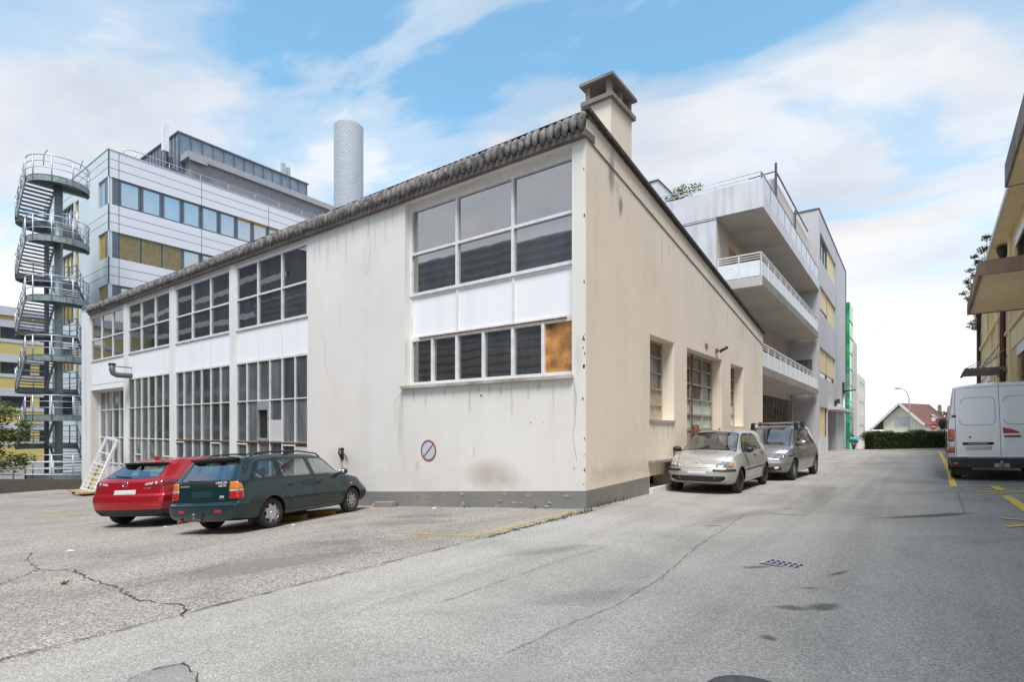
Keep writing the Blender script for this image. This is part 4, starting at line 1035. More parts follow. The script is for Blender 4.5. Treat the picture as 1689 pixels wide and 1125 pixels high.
tag(blob_film('smooth_patch', M_worn('smooth_patch', (.30, .275, .25), .8, 2, fade=.75, soft=.3), [(-1.2, -5.7, .95, .55, .9, 31), (-2.3, -2.3, .9, .45, .3, 32)], .001), 'smoother worn patches among the forecourt pebbles', 'worn patch', kind='stuff')
mb = MB(); ground_ribbon(mb, [(.2, -.15), (.19, -2.0), (.22, -3.2)], .05, .005, .02, 5, .8, .1); ground_ribbon(mb, [(.2, -3.2), (.2, -8.6)], .018, .004, .02, 6, .9, .1)
tag(mb.build('asphalt_seam', M_worn('seam_dirt', (.06, .052, .045), .55, 5)), 'dark seam where forecourt meets lane below the corner', 'seam', kind='structure')
tag(blob_film('stain', OIL, [(4.17, -4.28, .12, .075, .2, 3), (4.36, -4.14, .15, .11, .9, 4), (5.15, 1.75, 1.0, .14, .75, 6), (3.62, -3.0, .16, .06, .7, 7), (4.36, -2.9, .18, .035, 1.1, 8), (4.15, -5.05, .06, .05, 0, 9), (4.2, -3.6, .08, .03, .5, 12), (3.1, 1.9, .14, .05, .6, 13), (2.5, -.6, .18, .04, .6, 14)], .004), 'scattered dark oil stains on the lane', 'stains', kind='stuff')
tag(blob_film('faint_stain', OIL2, [(2.62, -4.85, .60, .24, .9, 2), (-1.6, -4.2, 1.1, .35, .6, 5), (2.6, .6, 1.6, .25, 1.3, 14), (-2.8, -1.5, .9, .3, .2, 15), (3.2, 5.5, .4, 2.6, .05, 17), (-7.5, -3.4, 1.8, .8, .3, 18), (1.4, -3.4, .9, .16, 1.1, 19)], .002), 'faint grey blotches of wear on the asphalt', 'stains', kind='stuff')
tag(blob_film('dust', DUST, [(2.9, -6.6, .8, .16, .75, 21), (2.3, -6.9, .5, .10, .7, 22), (3.6, -6.2, .7, .08, .7, 23), (2.0, -5.6, .8, .12, .9, 24)], .003), 'pale dusty scuffs on the asphalt in the foreground', 'dust', kind='stuff')
LSEAM = M_worn('lane_seam', (.17, .16, .15), .42, 3, fine=30, soft=.25)
for lab, pts, w_ in [('faint wandering seam along the middle of the lane', [(2.81, -6.18), (2.85, -5.56), (2.95, -4.95), (2.95, -3.89), (2.77, -2.19), (2.7, -.55), (2.6, .9)], .016), ('second faint seam nearer the forecourt', [(1.71, -5.72), (1.72, -4.81), (1.75, -3.72), (1.86, -2.87)], .012), ('long faint seam towards the white van', [(4.2, .9), (4.9, 1.5), (5.6, 2.3), (5.7, 6)], .02)]:
    mb = MB(); ground_ribbon(mb, pts, w_, .003, .012, 4, .7, .07); tag(mb.build('lane_seam', LSEAM), lab, 'seam', kind='structure')
RP = M_asphalt('lane_repair', ((.15, .14, .13), (.29, .275, .257), (.365, .347, .327), (.55, .53, .50)), 125, patch=.2, bump=.5)
for lab, pts in [('slightly darker long repair strip in the lane', [(2.9, 1.2), (3.5, 1.1), (3.7, 6.5), (3.1, 6.6)])]:
    mb = MB(); mb.poly([(x, y, gz(x, y) + .004) for x, y in pts]); tag(mb.build('lane_repair', RP), lab, 'asphalt patch', kind='structure')
def marking(name, m, strips, label):
    mb = MB()
    for pts, w in strips: ground_ribbon(mb, pts, w, .0055, 0, 1, None, .4)
    tag(mb.build(name, m), label, 'road marking', kind='structure')
marking('bay_line', YEL, [([(5.70, 7.1), (5.85, 13), (6.0, 20), (6.2, 31.2)], .13), ([(5.78, 7.2), (9.2, 9.2)], .10)], 'yellow outline of the parking bay around the white van')
marking('bay_tick', YEL, [([(6.43, 7.45), (6.44, 6.42)], .16), ([(6.02, 5.80), (7.3, 6.65)], .07), ([(6.01, 5.28), (7.4, 6.95)], .07), ([(6.40, 5.22), (6.42, 2.0)], .15), ([(5.98, 1.76), (6.9, 1.30)], .09), ([(5.95, .86), (6.9, 2.0)], .09)], 'yellow hatched lines painted on the lane behind the van')
marking('faded_line', YELO, [([(.03, -.3), (.02, -3.3)], .11), ([(-1.6, -3.33), (.0, -3.25)], .10), ([(-15.6, -4.6), (-12.0, -4.05)], .11)], 'faded yellow bay lines on the forecourt')
# kerb and pavement across the far end
PAVE = M_simple('pale_pavement', (.42, .41, .40), .9, var=.12)
mb = MB()
f2 = Vector((-.5934, .8049, 0)); r2 = Vector((.8049, .5934, 0)); base = Vector((2.6, 42.2, 0))
def far(u, w): p = base + r2 * u + f2 * w; return (p.x, p.y, gz(p.x, p.y))
for u in range(-6, 26):
    a, b, c, d = far(u, -1.2), far(u + 1, -1.2), far(u + 1, .6), far(u, .6)
    mb.prism([(p[0], p[1], p[2] - .2) for p in (a, b, c, d)], (0, 0, .30))
tag(mb.build('pavement', PAVE), 'pale pavement with kerb at the end of the lane', 'pavement', kind='structure')

# ------------------------------------------------------------------ workshop
WS = thing('workshop', 'low white workshop with glazed facade, beige gable wall and sloping tiled roof edge', 'building', (0, 0, 0))
bays = [(-26.9, -22.72), (-22.28, -18.08), (-17.62, -13.42), (-13.05, -8.95)]
mb = MB()
holes = [(-26.9, -22.72, 3.34, 6.97, .07), (-26.9, -22.72, -1.42, 3.34, .42)] + [(a, b, -.1, 6.97, .07) for a, b in bays[1:]] + [(-4.93, -.3, 2.52, 6.97, .24)]
wall(mb, 'y', 0, -28.1, 0, -2.2, 6.97, holes, .07)
mb.quad((-28.1, 14.9, -2.2), (-28.1, 0, -2.2), (-28.1, 0, 7.4), (-28.1, 14.9, 5.4)); mb.quad((0, 14.9, -1), (-28.1, 14.9, -2.2), (-28.1, 14.9, 5.4), (0, 14.9, 5.4))
mb.build('facade_wall', RENDER, WS)
mb = MB(); 
zt = lambda y: 7.42 - .1349 * y
wall(mb, 'x', 0, 0, 14.93, -1.2, 7.4, [(3.09, 4.69, 1.72, 3.72), (5.67, 9.05, -.3, 3.72), (10.07, 11.78, 1.6, 3.72), (3.06, 4.5, .10, .40, .5)], .40, ztop=zt)
mb.build('gable_wall', GABLE, WS)
mb = MB(); mb.prism([(0, -.01, 7.40), (0, 14.94, zt(14.94) - .02), (0, 14.94, zt(14.94) - .45), (0, -.01, 6.99)], (.016, 0, 0)); mb.build('verge_band', GABLE, WS)
mb = MB(); mb.bar((.006, 0, 6.975), (.006, 14.94, zt(14.94) - .468), .03, .02); mb.build('joint_line', CONCD, WS)
mb = MB(); mb.bar((.03, -.1, 7.47), (.03, 15.0, zt(15.0) + .03), .15, .075); mb.build('verge_flashing', M_simple('dark_flashing', (.06, .055, .055), .8, var=.5, scale=12), WS)
mb = MB(); mb.quad((-28.1, -.1, 7.43), (-.05, -.1, 7.43), (-.05, 15, 5.41), (-28.1, 15, 5.41)); mb.build('roof', TILE, WS)
mb = MB(); mb.box(-28.13, -26.92, -.03, .5, -2.2, 7.5); mb.build('pilaster', POSTW, WS)
mb = MB()
for a, b in ((-22.72, -22.28), (-18.08, -17.62), (-13.42, -13.05)): mb.box(a + .03, b - .03, -.03, .08, -.25 if a > -20 else -1.5, 6.965); 
for k, (a, b) in enumerate(((-22.72, -22.28), (-18.08, -17.62), (-13.42, -13.05))):
    mb = MB(); mb.box(a + .02, b - .02, -.03, .08, -1.4, 6.965); mb.build('post', POSTW, WS)
mb = MB(); mb.box(-26.92, .035, -.12, .3, 6.972, 7.11); mb.build('fascia', FASC, WS)
mb = MB(); rnd = random.Random(5); k = 0; x = -.02
while x > -26.9:
    dx = rnd.uniform(-.006, .006); dz = rnd.uniform(-.022, .015); r = .071 + rnd.uniform(-.006, .007)
    P = [(x+dx, -.135, 7.07+dz), (x+dx, -.15, 7.11+dz), (x+dx, -.15, 7.20+dz), (x+dx, -.13, 7.30+dz), (x+dx, -.06, 7.375+dz), (x+dx, .12, 7.405+dz), (x+dx, .45, 7.375+dz), (x+dx, .8, 7.325+dz)]
    mb.tube(P, [.035, .066, r, r, r, r * .95, r * .9, r * .9], 8); x -= .171
mb.build('eaves_tiles', TILE, WS)
# plinth
mb = MB(); mb.prism([(-9.3, 0, -1.5), (.018, 0, -1.5), (.018, 0, .34), (-6, 0, -.08), (-9.3, 0, -.24)], (0, -.018, 0)); mb.build('plinth', PLINTH, WS); mb = MB(); mb.prism([(0, 0, -1), (0, 3.0, -1), (0, 3.0, .40), (0, 0, .34)], (.018, 0, 0)); mb.build('plinth', PLINTH, WS); mb = MB(); mb.prism([(0, 9.1, -1), (0, 14.9, -1), (0, 14.9, .4), (0, 9.1, .4)], (.018, 0, 0)); mb.build('plinth', PLINTH, WS)
# sill and ledge
SILL = M_wall('peeling_sill', (.52, .48, .44), (.12, .07, .05), .5, .9, bump=.5)
mb = MB(); mb.box(-5.02, -.26, -.09, .2, 2.47, 2.535); mb.build('sill', SILL, WS)
mb = MB(); mb.box(.0, .16, 2.98, 4.55, .70, .775); mb.build('ledge', CONC, WS, bevel=.01)
mb = MB(); mb.box(-.02, .035, 3.05, 4.7, 1.66, 1.72); mb.build('sill', SILL, WS)
mb = MB(); mb.quad((-.48, 3.06, .1), (-.48, 4.5, .1), (-.48, 4.5, .4), (-.48, 3.06, .4)); mb.build('cellar_opening', DARKM, WS)
mb = MB(); mb.box(.018, .10, 3.0, 4.9, -.2, .13); mb.build('kerb_ledge', POSTW, WS)

def glazed(axis, pos, us, zs, parent, fm, panes, gl, w=.05, d=.05, edge=None, flip=False, name='window', rows=None):
    fr = MB(); glazing(fr, axis, pos, us, zs, w, d, flip, edge); o = fr.build(name, fm, parent)
    groups = {}
    for i in range(len(us) - 1):
        for j in range(len(zs) - 1):
            m = panes.get((i, j), panes.get(('*', j), gl)) if panes else gl
            if m is None: continue
            groups.setdefault(m.name, (m, MB()))[1].__class__
            pane(groups[m.name][1], axis, pos, us[i], us[i+1], zs[j], zs[j+1], flip)
    for m, q in groups.values(): q.build('pane' if m in (gl, PANE_D, PANE_U, PANE_S) else 'board', m, o)
    return o
lin = lambda a, b, n: [a + (b - a) * i / n for i in range(n + 1)]
for k, (a, b) in enumerate(bays):
    up = lin(a, b, 3)
    glazed('y', .05, up, [4.73, 5.74, 6.86], WS, WHITE, {}, PANE_U, .05, .05, .07)
    mb = MB(); mb.box(a, b, .02, .09, 6.86, 6.97); mb.build('soffit_board', WHITE, WS)
    lo = 3.34 if k == 0 else 3.68
    fr = MB(); glazing(fr, 'y', .045, up, [lo, 4.73] if k else [3.34, 3.62, 4.73], .035, .012, edge=.03); o = fr.build('spandrel', WHITE, WS)
    q = MB(); pane(q, 'y', .045, a, b, lo, 4.73); q.build('panel', WHITEP, o)
    if k == 0:
        glazed('y', .40, lin(-26.9, -22.72, 5), [-1.40, -.1, 1.1, 2.41, 3.34], WS, WHITE, {('*', 0): BOARDW}, PANE_D, .045, .05, .07, name='glazed_door')
    else:
        sp = {}
        if k == 3: sp = {(2, 1): DARKM, (3, 1): PANE_D}
        glazed('y', .05, lin(a, b, 6), [-.1, 1.1, 2.40, 3.68], WS, WHITE, sp, PANE_D, .032, .045, .055)
        if k >= 2:
            mb = MB(); mb.box(a + .07, b - .07, -.008, .03, 1.075, 1.115); mb.build('rusty_transom', RUST, WS)
        if k >= 1:
            mb = MB(); x0 = lin(a, b, 6)
            for i in ((1, 5) if k == 1 else (0, 4)): mb.box(x0[i] + .03, x0[i+1] - .03, -.002, .03, .42 if k == 1 else 1.0, .46 if k == 1 else 1.04)
            mb.build('casement_bar', WHITE, WS)
        mb = MB(); mb.box(a - .02, b + .02, -.05, .05, -.2, -.1); mb.build('sill', POSTW, WS)
        if k == 3:
            x = lin(a, b, 6)
            mb = MB(); mb.box(x[2] + .02, x[2] + .06, -.03, .05, 1.15, 2.38); mb.box(x[3] - .06, x[3] - .02, -.03, .05, 1.15, 2.38); mb.box(x[2] + .06, x[3] - .06, -.03, .05, 2.10, 2.38); mb.box(x[2] + .06, x[3] - .06, -.02, .05, 1.13, 1.22); mb.build('vent_frame', GALV, WS)
            mb = MB(); mb.box(x[3] + .02, x[4] - .02, .03, .048, 1.13, 1.78); mb.build('board', BOARDW, WS)
            mb = MB(); mb.box(x[5] + .02, x[6] - .06, .03, .048, -.05, .98); mb.build('board', BOARDW, WS)
# right-hand bay
ux = [-4.93, -3.41, -1.83, -.3]
glazed('y', .22, ux, [4.72, 5.74, 6.84], WS, WHITE, {('*', 1): PANE_S}, PANE_S, .06, .06, .07)
mb = MB(); mb.box(-4.93, -.3, .14, .235, 6.84, 6.97); mb.build('soffit_board', WHITE, WS)
fr = MB(); glazing(fr, 'y', .215, ux, [3.70, 4.72], .06, .03, edge=.05); o = fr.build('spandrel', WHITE, WS)
q = MB(); pane(q, 'y', .215, -4.93, -.3, 3.70, 4.72); q.build('panel', WHITEP, o)
glazed('y', .22, [-4.93, -4.18, -3.41, -2.63, -1.83, -1.07, -.3], [2.55, 3.70], WS, WHITE, {(5, 0): RUSTB}, PANE_U, .07, .06, .08)
mb = MB(); mb.box(-4.6, -.5, .135, .16, 3.675, 3.70); mb.build('rusty_transom', RUST, WS)
# gable windows and door (glass set well back)
BEIGEF = M_wall('old_beige_frame', (.50, .45, .38), (.18, .12, .08), .4, .6, bump=.2)
CREAMP = M_simple('cream_board_pane', (.50, .45, .34), .5, var=.3, scale=2)
PANE_G = M_window('gable_pane', (.05, .05, .05), (.16, .145, .125), dirt=.08, refl=1.1)
zs = [1.72, 2.12, 2.52, 2.92, 3.32, 3.72]
glazed('x', -.36, [3.09, 3.72, 4.69], zs, WS, BEIGEF, {(1, 0): CREAMP, (1, 1): CREAMP}, PANE_G, .04, .05, .05)
zs = [1.58, 2.02, 2.46, 2.87, 3.28, 3.72]
glazed('x', -.36, [10.07, 10.92, 11.78], zs, WS, BEIGEF, {('*', 0): PALEG, ('*', 1): PALEG}, PANE_G, .04, .05, .05)
D = glazed('x', -.36, [5.67, 6.95, 8.0, 9.05], [1.45, 1.93, 2.38, 2.83, 3.28, 3.72], WS, BEIGEF, {('*', 0): PALEG, ('*', 1): PALEG, (0, 4): RUSTB}, PANE_G, .05, .06, .09, name='double_door')
mb = MB(); mb.box(-.40, -.32, 5.67, 9.05, -.2, 1.45); mb.build('door_panel', BEIGEF, D)
mb = MB(); mb.box(-.31, -.27, 6.93, 6.99, .1, 3.7); mb.build('door_post', RUST, D)
mb = MB(); mb.lathe([(.001, .04), (.05, .04), (.07, .02), (.24, .015), (.25, 0)], 20, 'x', (-.28, 7.35, 1.40)); mb.box(-.33, -.285, 7.05, 7.65, 1.1, 1.62); mb.build('rusty_guard', RUST, D)
mb = MB()
for i in range(3): mb.box(.0, .02, 7.25, 7.5, 3.92 + i * .045, 3.95 + i * .045)
mb.build('air_grille', CONC, WS)
# chimney
CH = MB(); CH.box(-.58, .002, 1.05, 2.06, 6.6, 8.24); ch = CH.build('chimney', GABLE, WS)
mb = MB(); mb.box(-.66, .07, .97, 2.14, 8.24, 8.33); mb.box(-.68, .09, .95, 2.16, 8.65, 8.71)
for px_, py_ in ((-.58, 1.05), (-.10, 1.05), (-.58, 1.96), (-.10, 1.96), (-.10, 1.50), (-.58, 1.50)): mb.box(px_, px_ + .1, py_, py_ + .1, 8.33, 8.65)
mb.build('chimney_cap', CONCD, ch)
# vent pipe through the spandrel
mb = MB(); mb.tube([(-22.0, .05, 3.78), (-22.0, -.5, 3.78), (-22.0, -.62, 3.84), (-22.0, -.66, 3.96), (-22.0, -.66, 4.22)], .11, 14); vp = mb.build('vent_pipe', M_simple('dull_grey_duct', (.17, .17, .17), .5, .3), WS)
mb = MB(); mb.tube([(-22.0, .05, 4.13), (-22.0, -.78, 4.13)], .022, 6); mb.lathe([(.12, 0), (.14, .03), (.14, .07), (.10, .08)], 14, 'z', (-22.0, -.66, 4.18)); mb.build('pipe_bracket', BLACKM, vp)
# iron hook with a drip stain
mb = MB(); mb.tube([(-7.36, .0, .95), (-7.36, -.10, .98), (-7.36, -.12, .86), (-7.36, -.03, .70)], .025, 8); mb.tube([(-7.36, -.08, .97), (-7.15, -.05, .78), (-7.15, -.03, .70)], .014, 6); mb.box(-7.42, -7.30, -.02, 0, .68, 1.0); mb.build('wall_hook', BLACKM, WS)
WSTAIN = M_worn('wall_drip', (.33, .31, .29), .36, 5)
mb = MB(); mb.quad((-7.42, -.004, -.05), (-7.34, -.004, -.05), (-7.33, -.004, .72), (-7.40, -.004, .72)); mb.quad((-7.18, -.004, .15), (-7.13, -.004, .15), (-7.13, -.004, .72), (-7.17, -.004, .72)); mb.build('rain_stain', WSTAIN, WS)
mb = MB()
FLAKE = M_simple('bare_plaster', (.37, .345, .32), .95, var=.2)
rnd = random.Random(11)
for i in range(30):     # paint flaked off plinth and corner
    x = -rnd.uniform(.3, 6.2) if rnd.random() < .9 else -rnd.uniform(6, 9); zt_ = .34 + .07 * x; zz = gz(x, 0) + .02 + (zt_ - .06 - gz(x, 0)) * rnd.random() ** 1.8; s_ = rnd.uniform(.015, .065); n_ = 11; yy = -.0205 - .0004 * i
    mb.poly([(x + s_ * 1.5 * rnd.uniform(.35, 1.2) * math.cos(2 * PI * q / n_), yy, zz + s_ * .6 * rnd.uniform(.35, 1.2) * math.sin(2 * PI * q / n_)) for q in range(n_)])
tag(mb.build('flaked_paint', FLAKE, WS), kind='stuff')
mb = MB()
for i in range(15):
    zz = rnd.choice([rnd.uniform(.4, 1.4), rnd.uniform(2.6, 3.3), rnd.uniform(.4, 6.6)]); s_ = rnd.uniform(.008, .03); x = -rnd.uniform(0, .05)
    mb.poly([(x - s_ * rnd.uniform(.5, 1.1) * (1 + math.cos(2 * PI * q / 7)), -.003, zz + s_ * 2 * rnd.uniform(.5, 1.2) * math.sin(2 * PI * q / 7)) for q in range(7)])
for x, zz, s_ in [(-2.55, 2.22, .035), (-1.25, 1.62, .02), (-.95, 1.62, .015), (-3.0, 1.05, .012), (-6.5, 1.2, .012), (-.25, .75, .02)]:
    mb.poly([(x + s_ * rnd.uniform(.6, 1.2) * math.cos(2 * PI * q / 8), -.003, zz + s_ * .7 * rnd.uniform(.6, 1.2) * math.sin(2 * PI * q / 8)) for q in range(8)])
tag(mb.build('chipped_edge', M_simple('chip_dark', (.11, .085, .07), .95, var=.4), WS), kind='stuff')
def wall_film(name, m, u, cz, ru, rz, off, seed, axis='y'):
    rnd = random.Random(seed); ph = [rnd.uniform(0, 6.3) for _ in range(5)]; n = 36; V = []; A = []
    for t_, fa in ((.02, 1), (.35, .85), (.7, .4), (1, 0)):
        for k in range(n):
            a = 2 * PI * k / n; r = t_ * (1 + .15 * sum(math.sin((q + 2) * a + ph[q]) / (q + 1.5) for q in range(5)))
            x, z = u + ru * r * math.cos(a), cz + rz * r * math.sin(a); V.append((x, off, z) if axis == 'y' else (off, x, z)); A.append(fa)
    F = [tuple(range(n))] + [(r * n + k, r * n + (k + 1) % n, (r + 1) * n + (k + 1) % n, (r + 1) * n + k) for r in range(3) for k in range(n)]
    me = bpy.data.meshes.new(name); me.from_pydata(V, [], F); at = me.attributes.new('fade', 'FLOAT', 'POINT'); at.data.foreach_set('value', A); me.materials.append(m)
    o = bpy.data.objects.new(name, me); COL.objects.link(o); o.parent = WS; FR[o] = FR[WS]; return o
BLUSH = M_worn('brown_blush', (.46, .36, .25), .6, 2.2, fine=24, fade=.5, soft=.3)
GRIME = M_worn('grey_grime', (.36, .34, .31), .55, 3, fine=24, fade=.26, soft=.3)
DRIP = M_worn('rust_drip', (.38, .29, .21), .55, 6, fine=30, fade=.35, soft=.3)
MOLD = M_worn('dark_mould', (.13, .115, .10), .5, 7, fine=45, fade=.85, soft=.22)
wall_film('rust_blush', BLUSH, -2.25, .52, .85, .42, -.003, 3)
for u, cz, ru, rz, s_ in [(-4.5, .62, .12, .16, 5), (-2.75, 1.0, .05, .14, 6), (-7.3, .6, .7, .5, 7), (-.16, 2.9, .10, .5, 8), (-5.1, 1.6, .14, .8, 10)]: wall_film('grime', GRIME, u, cz, ru, rz, -.003, s_)
rnd = random.Random(21)
for k in range(15): u = -4.95 + .33 * k + rnd.uniform(-.1, .1); h = rnd.uniform(.12, .5); wall_film('drip', DRIP, u, 2.46 - h * .8, rnd.uniform(.02, .06), h, -.0035, 40 + k)
for k in range(11): u = -8.7 + .38 * k + rnd.uniform(-.12, .12); h = rnd.uniform(.2, .7); wall_film('drip', GRIME, u, 6.93 - h * .8, rnd.uniform(.03, .08), h, -.0035, 60 + k)
wall_film('mould', MOLD, 1.05, 6.72, .16, .55, .0185, 3, 'x'); wall_film('mould', MOLD, 1.5, 6.2, .12, .35, .004, 4, 'x')
for k in range(16): y = rnd.uniform(.4, 14); h = rnd.uniform(.15, .7); wall_film('drip', GRIME, y, zt(y) - .52 - h * .7, rnd.uniform(.03, .10), h, .004, 80 + k, 'x')
for y0, y1, z in ((3.1, 4.7, 1.64), (10.05, 11.8, 1.58), (3.0, 4.5, .68)):
    for k in range(5): y = y0 + (y1 - y0) * (k + .5) / 5 + rnd.uniform(-.1, .1); h = rnd.uniform(.1, .35); wall_film('drip', DRIP, y, z - h * .8, rnd.uniform(.03, .07), h, .004, 100 + k, 'x')
for k in range(7): y = .4 + .4 * k; wall_film('grime', GRIME, y, .62, .35, .22, .0035, 120 + k, 'x')
# hairline cracks in the render
HAIR = M_simple('hairline_crack', (.24, .21, .18), 1)
for k, P in enumerate([[(-8.3, 4.2), (-8.1, 3.9), (-8.15, 3.3), (-7.9, 2.8)], [(-5.02, 2.46), (-5.3, 2.1), (-5.25, 1.6)], [(-.26, 2.45), (-.2, 2.0), (-.28, 1.3), (-.2, .9)], [(-6.3, 6.9), (-6.2, 6.1), (-6.35, 5.4)]]):
    mb = MB(); 
    for (a, b), (c, d) in zip(P[:-1], P[1:]):
        n = 7; Q = [(a + (c - a) * q / n + rnd.uniform(-.02, .02) * (0 < q < n), b + (d - b) * q / n) for q in range(n + 1)]
        for (x0, z0_), (x1, z1_) in zip(Q[:-1], Q[1:]): mb.quad((x0 - .003, -.004, z0_), (x0 + .003, -.004, z0_), (x1 + .003, -.004, z1_), (x1 - .003, -.004, z1_))
    mb.build('hairline_crack', HAIR, WS)

# painted no-parking roundel
t = thing('no_parking_sign', 'faded round no parking sign with red ring and slash on the blank white wall', 'sign', (-4.13, -.004, 1.0))
def disc(r0, r1, y, n=48, a0=0, a1=2 * PI):
    mb = MB(); 
    for k in range(n):
        a, b = a0 + (a1 - a0) * k / n, a0 + (a1 - a0) * (k + 1) / n
        P = [(-4.13 + r * math.cos(q), y, 1.0 + r * math.sin(q)) for r, q in ((r0, a), (r1, a), (r1, b), (r0, b))]
        mb.add(P, [(0, 1, 2, 3)] if r0 else [(0, 1, 2)])
    return mb
disc(0, .225, -.006).build('sign_field', M_simple('faded_sign_blue', (.52, .58, .68), .8, var=.1, scale=20), t)
SIGNR = M_simple('faded_sign_red', (.33, .10, .09), .8, var=.4, scale=25)
disc(.205, .25, -.009).build('sign_ring', SIGNR, t)
mb = MB(); mb.bar((-4.13 - .145, -.008, 1.0 - .145), (-4.13 + .145, -.008, 1.0 + .145), .004, .034, (1, 0, -1)); mb.build('sign_slash', SIGNR, t)

# gable lamp
t = thing('wall_lamp', 'small black spotlight on a rusty bracket high on the beige gable', 'lamp', (.0, 8.45, 3.96))
mb = MB(); mb.box(0, .06, 8.30, 8.42, 3.88, 4.0); mb.tube([(.05, 8.36, 3.94), (.12, 8.5, 3.96)], .014); mb.build('bracket', RUST, t)
mb = MB(); mb.tube([(.08, 8.5, 3.93), (.28, 8.62, 4.06)], .05, 10); mb.build('lamp_head', BLACKM, t)

# block, rubble, planks, litter, weeds
t = MB(); t.prism([(-5.72, -.30, -.46), (-5.14, -.22, -.42), (-5.14, -.04, -.42), (-5.72, -.1, -.46)], (0, 0, .17)); tag(t.build('kerb_block', M_wall('block_concrete', (.25, .245, .23), (.12, .10, .09), .3, .6, bump=.6), None, bevel=.02), 'loose grey concrete kerb block lying at the foot of the white wall', 'concrete block')
ROCK = M_simple('rubble_stone', (.40, .37, .34), .95, var=.4, scale=8, bump=.6)
for i, (x, y, s_, nm) in enumerate([(-5.80, -.20, .08, 'angular pale lump of rubble beside the green wagon nose'), (-5.92, -.12, .055, 'small reddish lump of rubble between wagon and kerb block'), (-5.62, -.40, .03, 'tiny pebble of rubble before the kerb block')]):
    mb = MB(); mb.ball((x, y, gz(x, y) + s_ * .45), s_, s_ * .8, s_ * .7, 7, 5); rr = random.Random(i)
    mb.v = [(a + rr.uniform(-.2, .2) * s_, b + rr.uniform(-.2, .2) * s_, c + rr.uniform(-.15, .15) * s_) for a, b, c in mb.v]; mb.sm = [False] * len(mb.f)
    tag(mb.build('rubble', ROCK), nm, 'rubble', 'rubble at the foot of the wall')
PLANK = M_simple('yellow_plank', (.40, .235, .06), .8, var=.35, scale=5)
for i, (a, b, lab) in enumerate([((-6.45, -3.0), (-5.42, -2.35), 'yellow brown timber beam under the green wagon, beside its rear wheel'), ((-6.5, -2.35), (-5.52, -1.55), 'yellow brown timber beam under the green wagon, nearer its front wheel')]):
    mb = MB(); mb.bar((a[0], a[1], gz(*a) + .05), (b[0], b[1], gz(*b) + .05), .2, .10); tag(mb.build('timber_beam', PLANK, None, bevel=.006), lab, 'timber beam', 'timber beams under the green wagon')
PAPER = M_simple('litter_paper', (.62, .62, .66), .8)
for x, y, s_, lab in [(-5.79, -6.32, .10, 'white scrap of paper on the open forecourt at left'), (-7.61, -4.25, .08, 'crumpled pale scrap on the ground behind the red hatchback'), (-3.63, -.40, .09, 'white scrap of litter near the blank wall foot'), (-4.6, -3.2, .07, 'flat pale scrap behind the green wagon rear wheel')]:
    mb = MB(); z = gz(x, y) + .006; mb.add([(x, y, z), (x + s_, y + s_ * .5, z + .012), (x + s_ * .8, y + s_ * 1.2, z + .002), (x - s_ * .2, y + s_ * .7, z + .02), (x + s_ * .4, y + s_ * .6, z + .03)], [(0, 1, 4), (1, 2, 4), (2, 3, 4), (3, 0, 4)]); tag(mb.build('litter', PAPER), lab, 'litter', 'scraps of litter')
mb = MB(); x, y = -2.47, -7.18; z = gz(x, y); mb.tube([(x, y, z), (x + .03, y + .01, z + .03), (x + .06, y, z + .02)], .018, 7); mb.tube([(x + .05, y, z + .02), (x + .10, y + .03, z + .05)], .012, 6); tag(mb.build('bottle_stub', RUST), 'small brown broken stub lying on the pebbled forecourt', 'litter')
rnd = random.Random(9); mb = MB()
spots = [(.04, y) for y in np.linspace(.1, 1.7, 14)] + [(.2 + rnd.uniform(-.05, .05), y) for y in np.linspace(-3.3, -.2, 22)] + [(-x, -.06) for x in (.1, .25, .8, 1.1, 1.2, 2.9)] + [(-5.7, -.9), (-5.6, -1.1), (-5.5, -1.4), (-5.75, -.7)]
for x, y in spots:
    if rnd.random() < .25: continue
    for _ in range(rnd.randint(4, 22)):
        px_, py_ = x + rnd.gauss(0, .035), y + rnd.gauss(0, .06)
        if px_ < 0 and py_ > -.02: continue
        h = rnd.uniform(.015, .09) * (1.3 if y > -1 else .7); a = rnd.uniform(0, 6.28); w_ = .006; z = gz(px_, py_)
        mb.add([(px_ - w_ * math.sin(a), py_ + w_ * math.cos(a), z), (px_ + w_ * math.sin(a), py_ - w_ * math.cos(a), z), (px_ + math.cos(a) * h * .6, py_ + math.sin(a) * h * .6, z + h)], [(0, 1, 2)])
tag(mb.build('weeds', LEAF), 'low green weeds growing along the foot of the walls', 'weeds', kind='stuff')
# drain grate and manhole
t = thing('drain_grate', 'square cast iron street drain with chevron slots in the lane', 'drain', (3.84, -2.72, gz(3.84, -2.72)))
z = gz(3.84, -2.72); c0, u_, v_ = Vector((3.835, -2.73, z + .004)), Vector((.30, -.06, 0)), Vector((.05, .24, 0))
u_ = Vector((.345, -.07, 0)); v_ = Vector((.045, .215, 0))
mb = MB(); P = [c0 - u_ * .56 - v_ * .56, c0 + u_ * .56 - v_ * .56, c0 + u_ * .56 + v_ * .56, c0 - u_ * .56 + v_ * .56]; mb.prism([tuple(p) for p in P], (0, 0, .006)); mb.build('grate_plate', M_simple('worn_iron', (.46, .44, .47), .55, .2, var=.2, scale=20), t)
mb = MB()
for j in range(2):
    for i in range(6):
        p = c0 + u_ * (-.46 + .165 * i) + v_ * (-.25 + .5 * j) + Vector((0, 0, .0085)); a_, b_ = u_ * .07, u_ * .085
        for e in (-1, 1): mb.poly([tuple(x) for x in (p + v_ * .19 * e, p + a_, p + a_ + b_, p + v_ * .19 * e + b_)])
tag(mb.build('grate_slots', DARKM, t), kind='stuff')
t = thing('manhole_cover', 'round dark manhole cover at the bottom edge of the lane', 'manhole', (4.25, -5.97, gz(4.25, -5.97)))
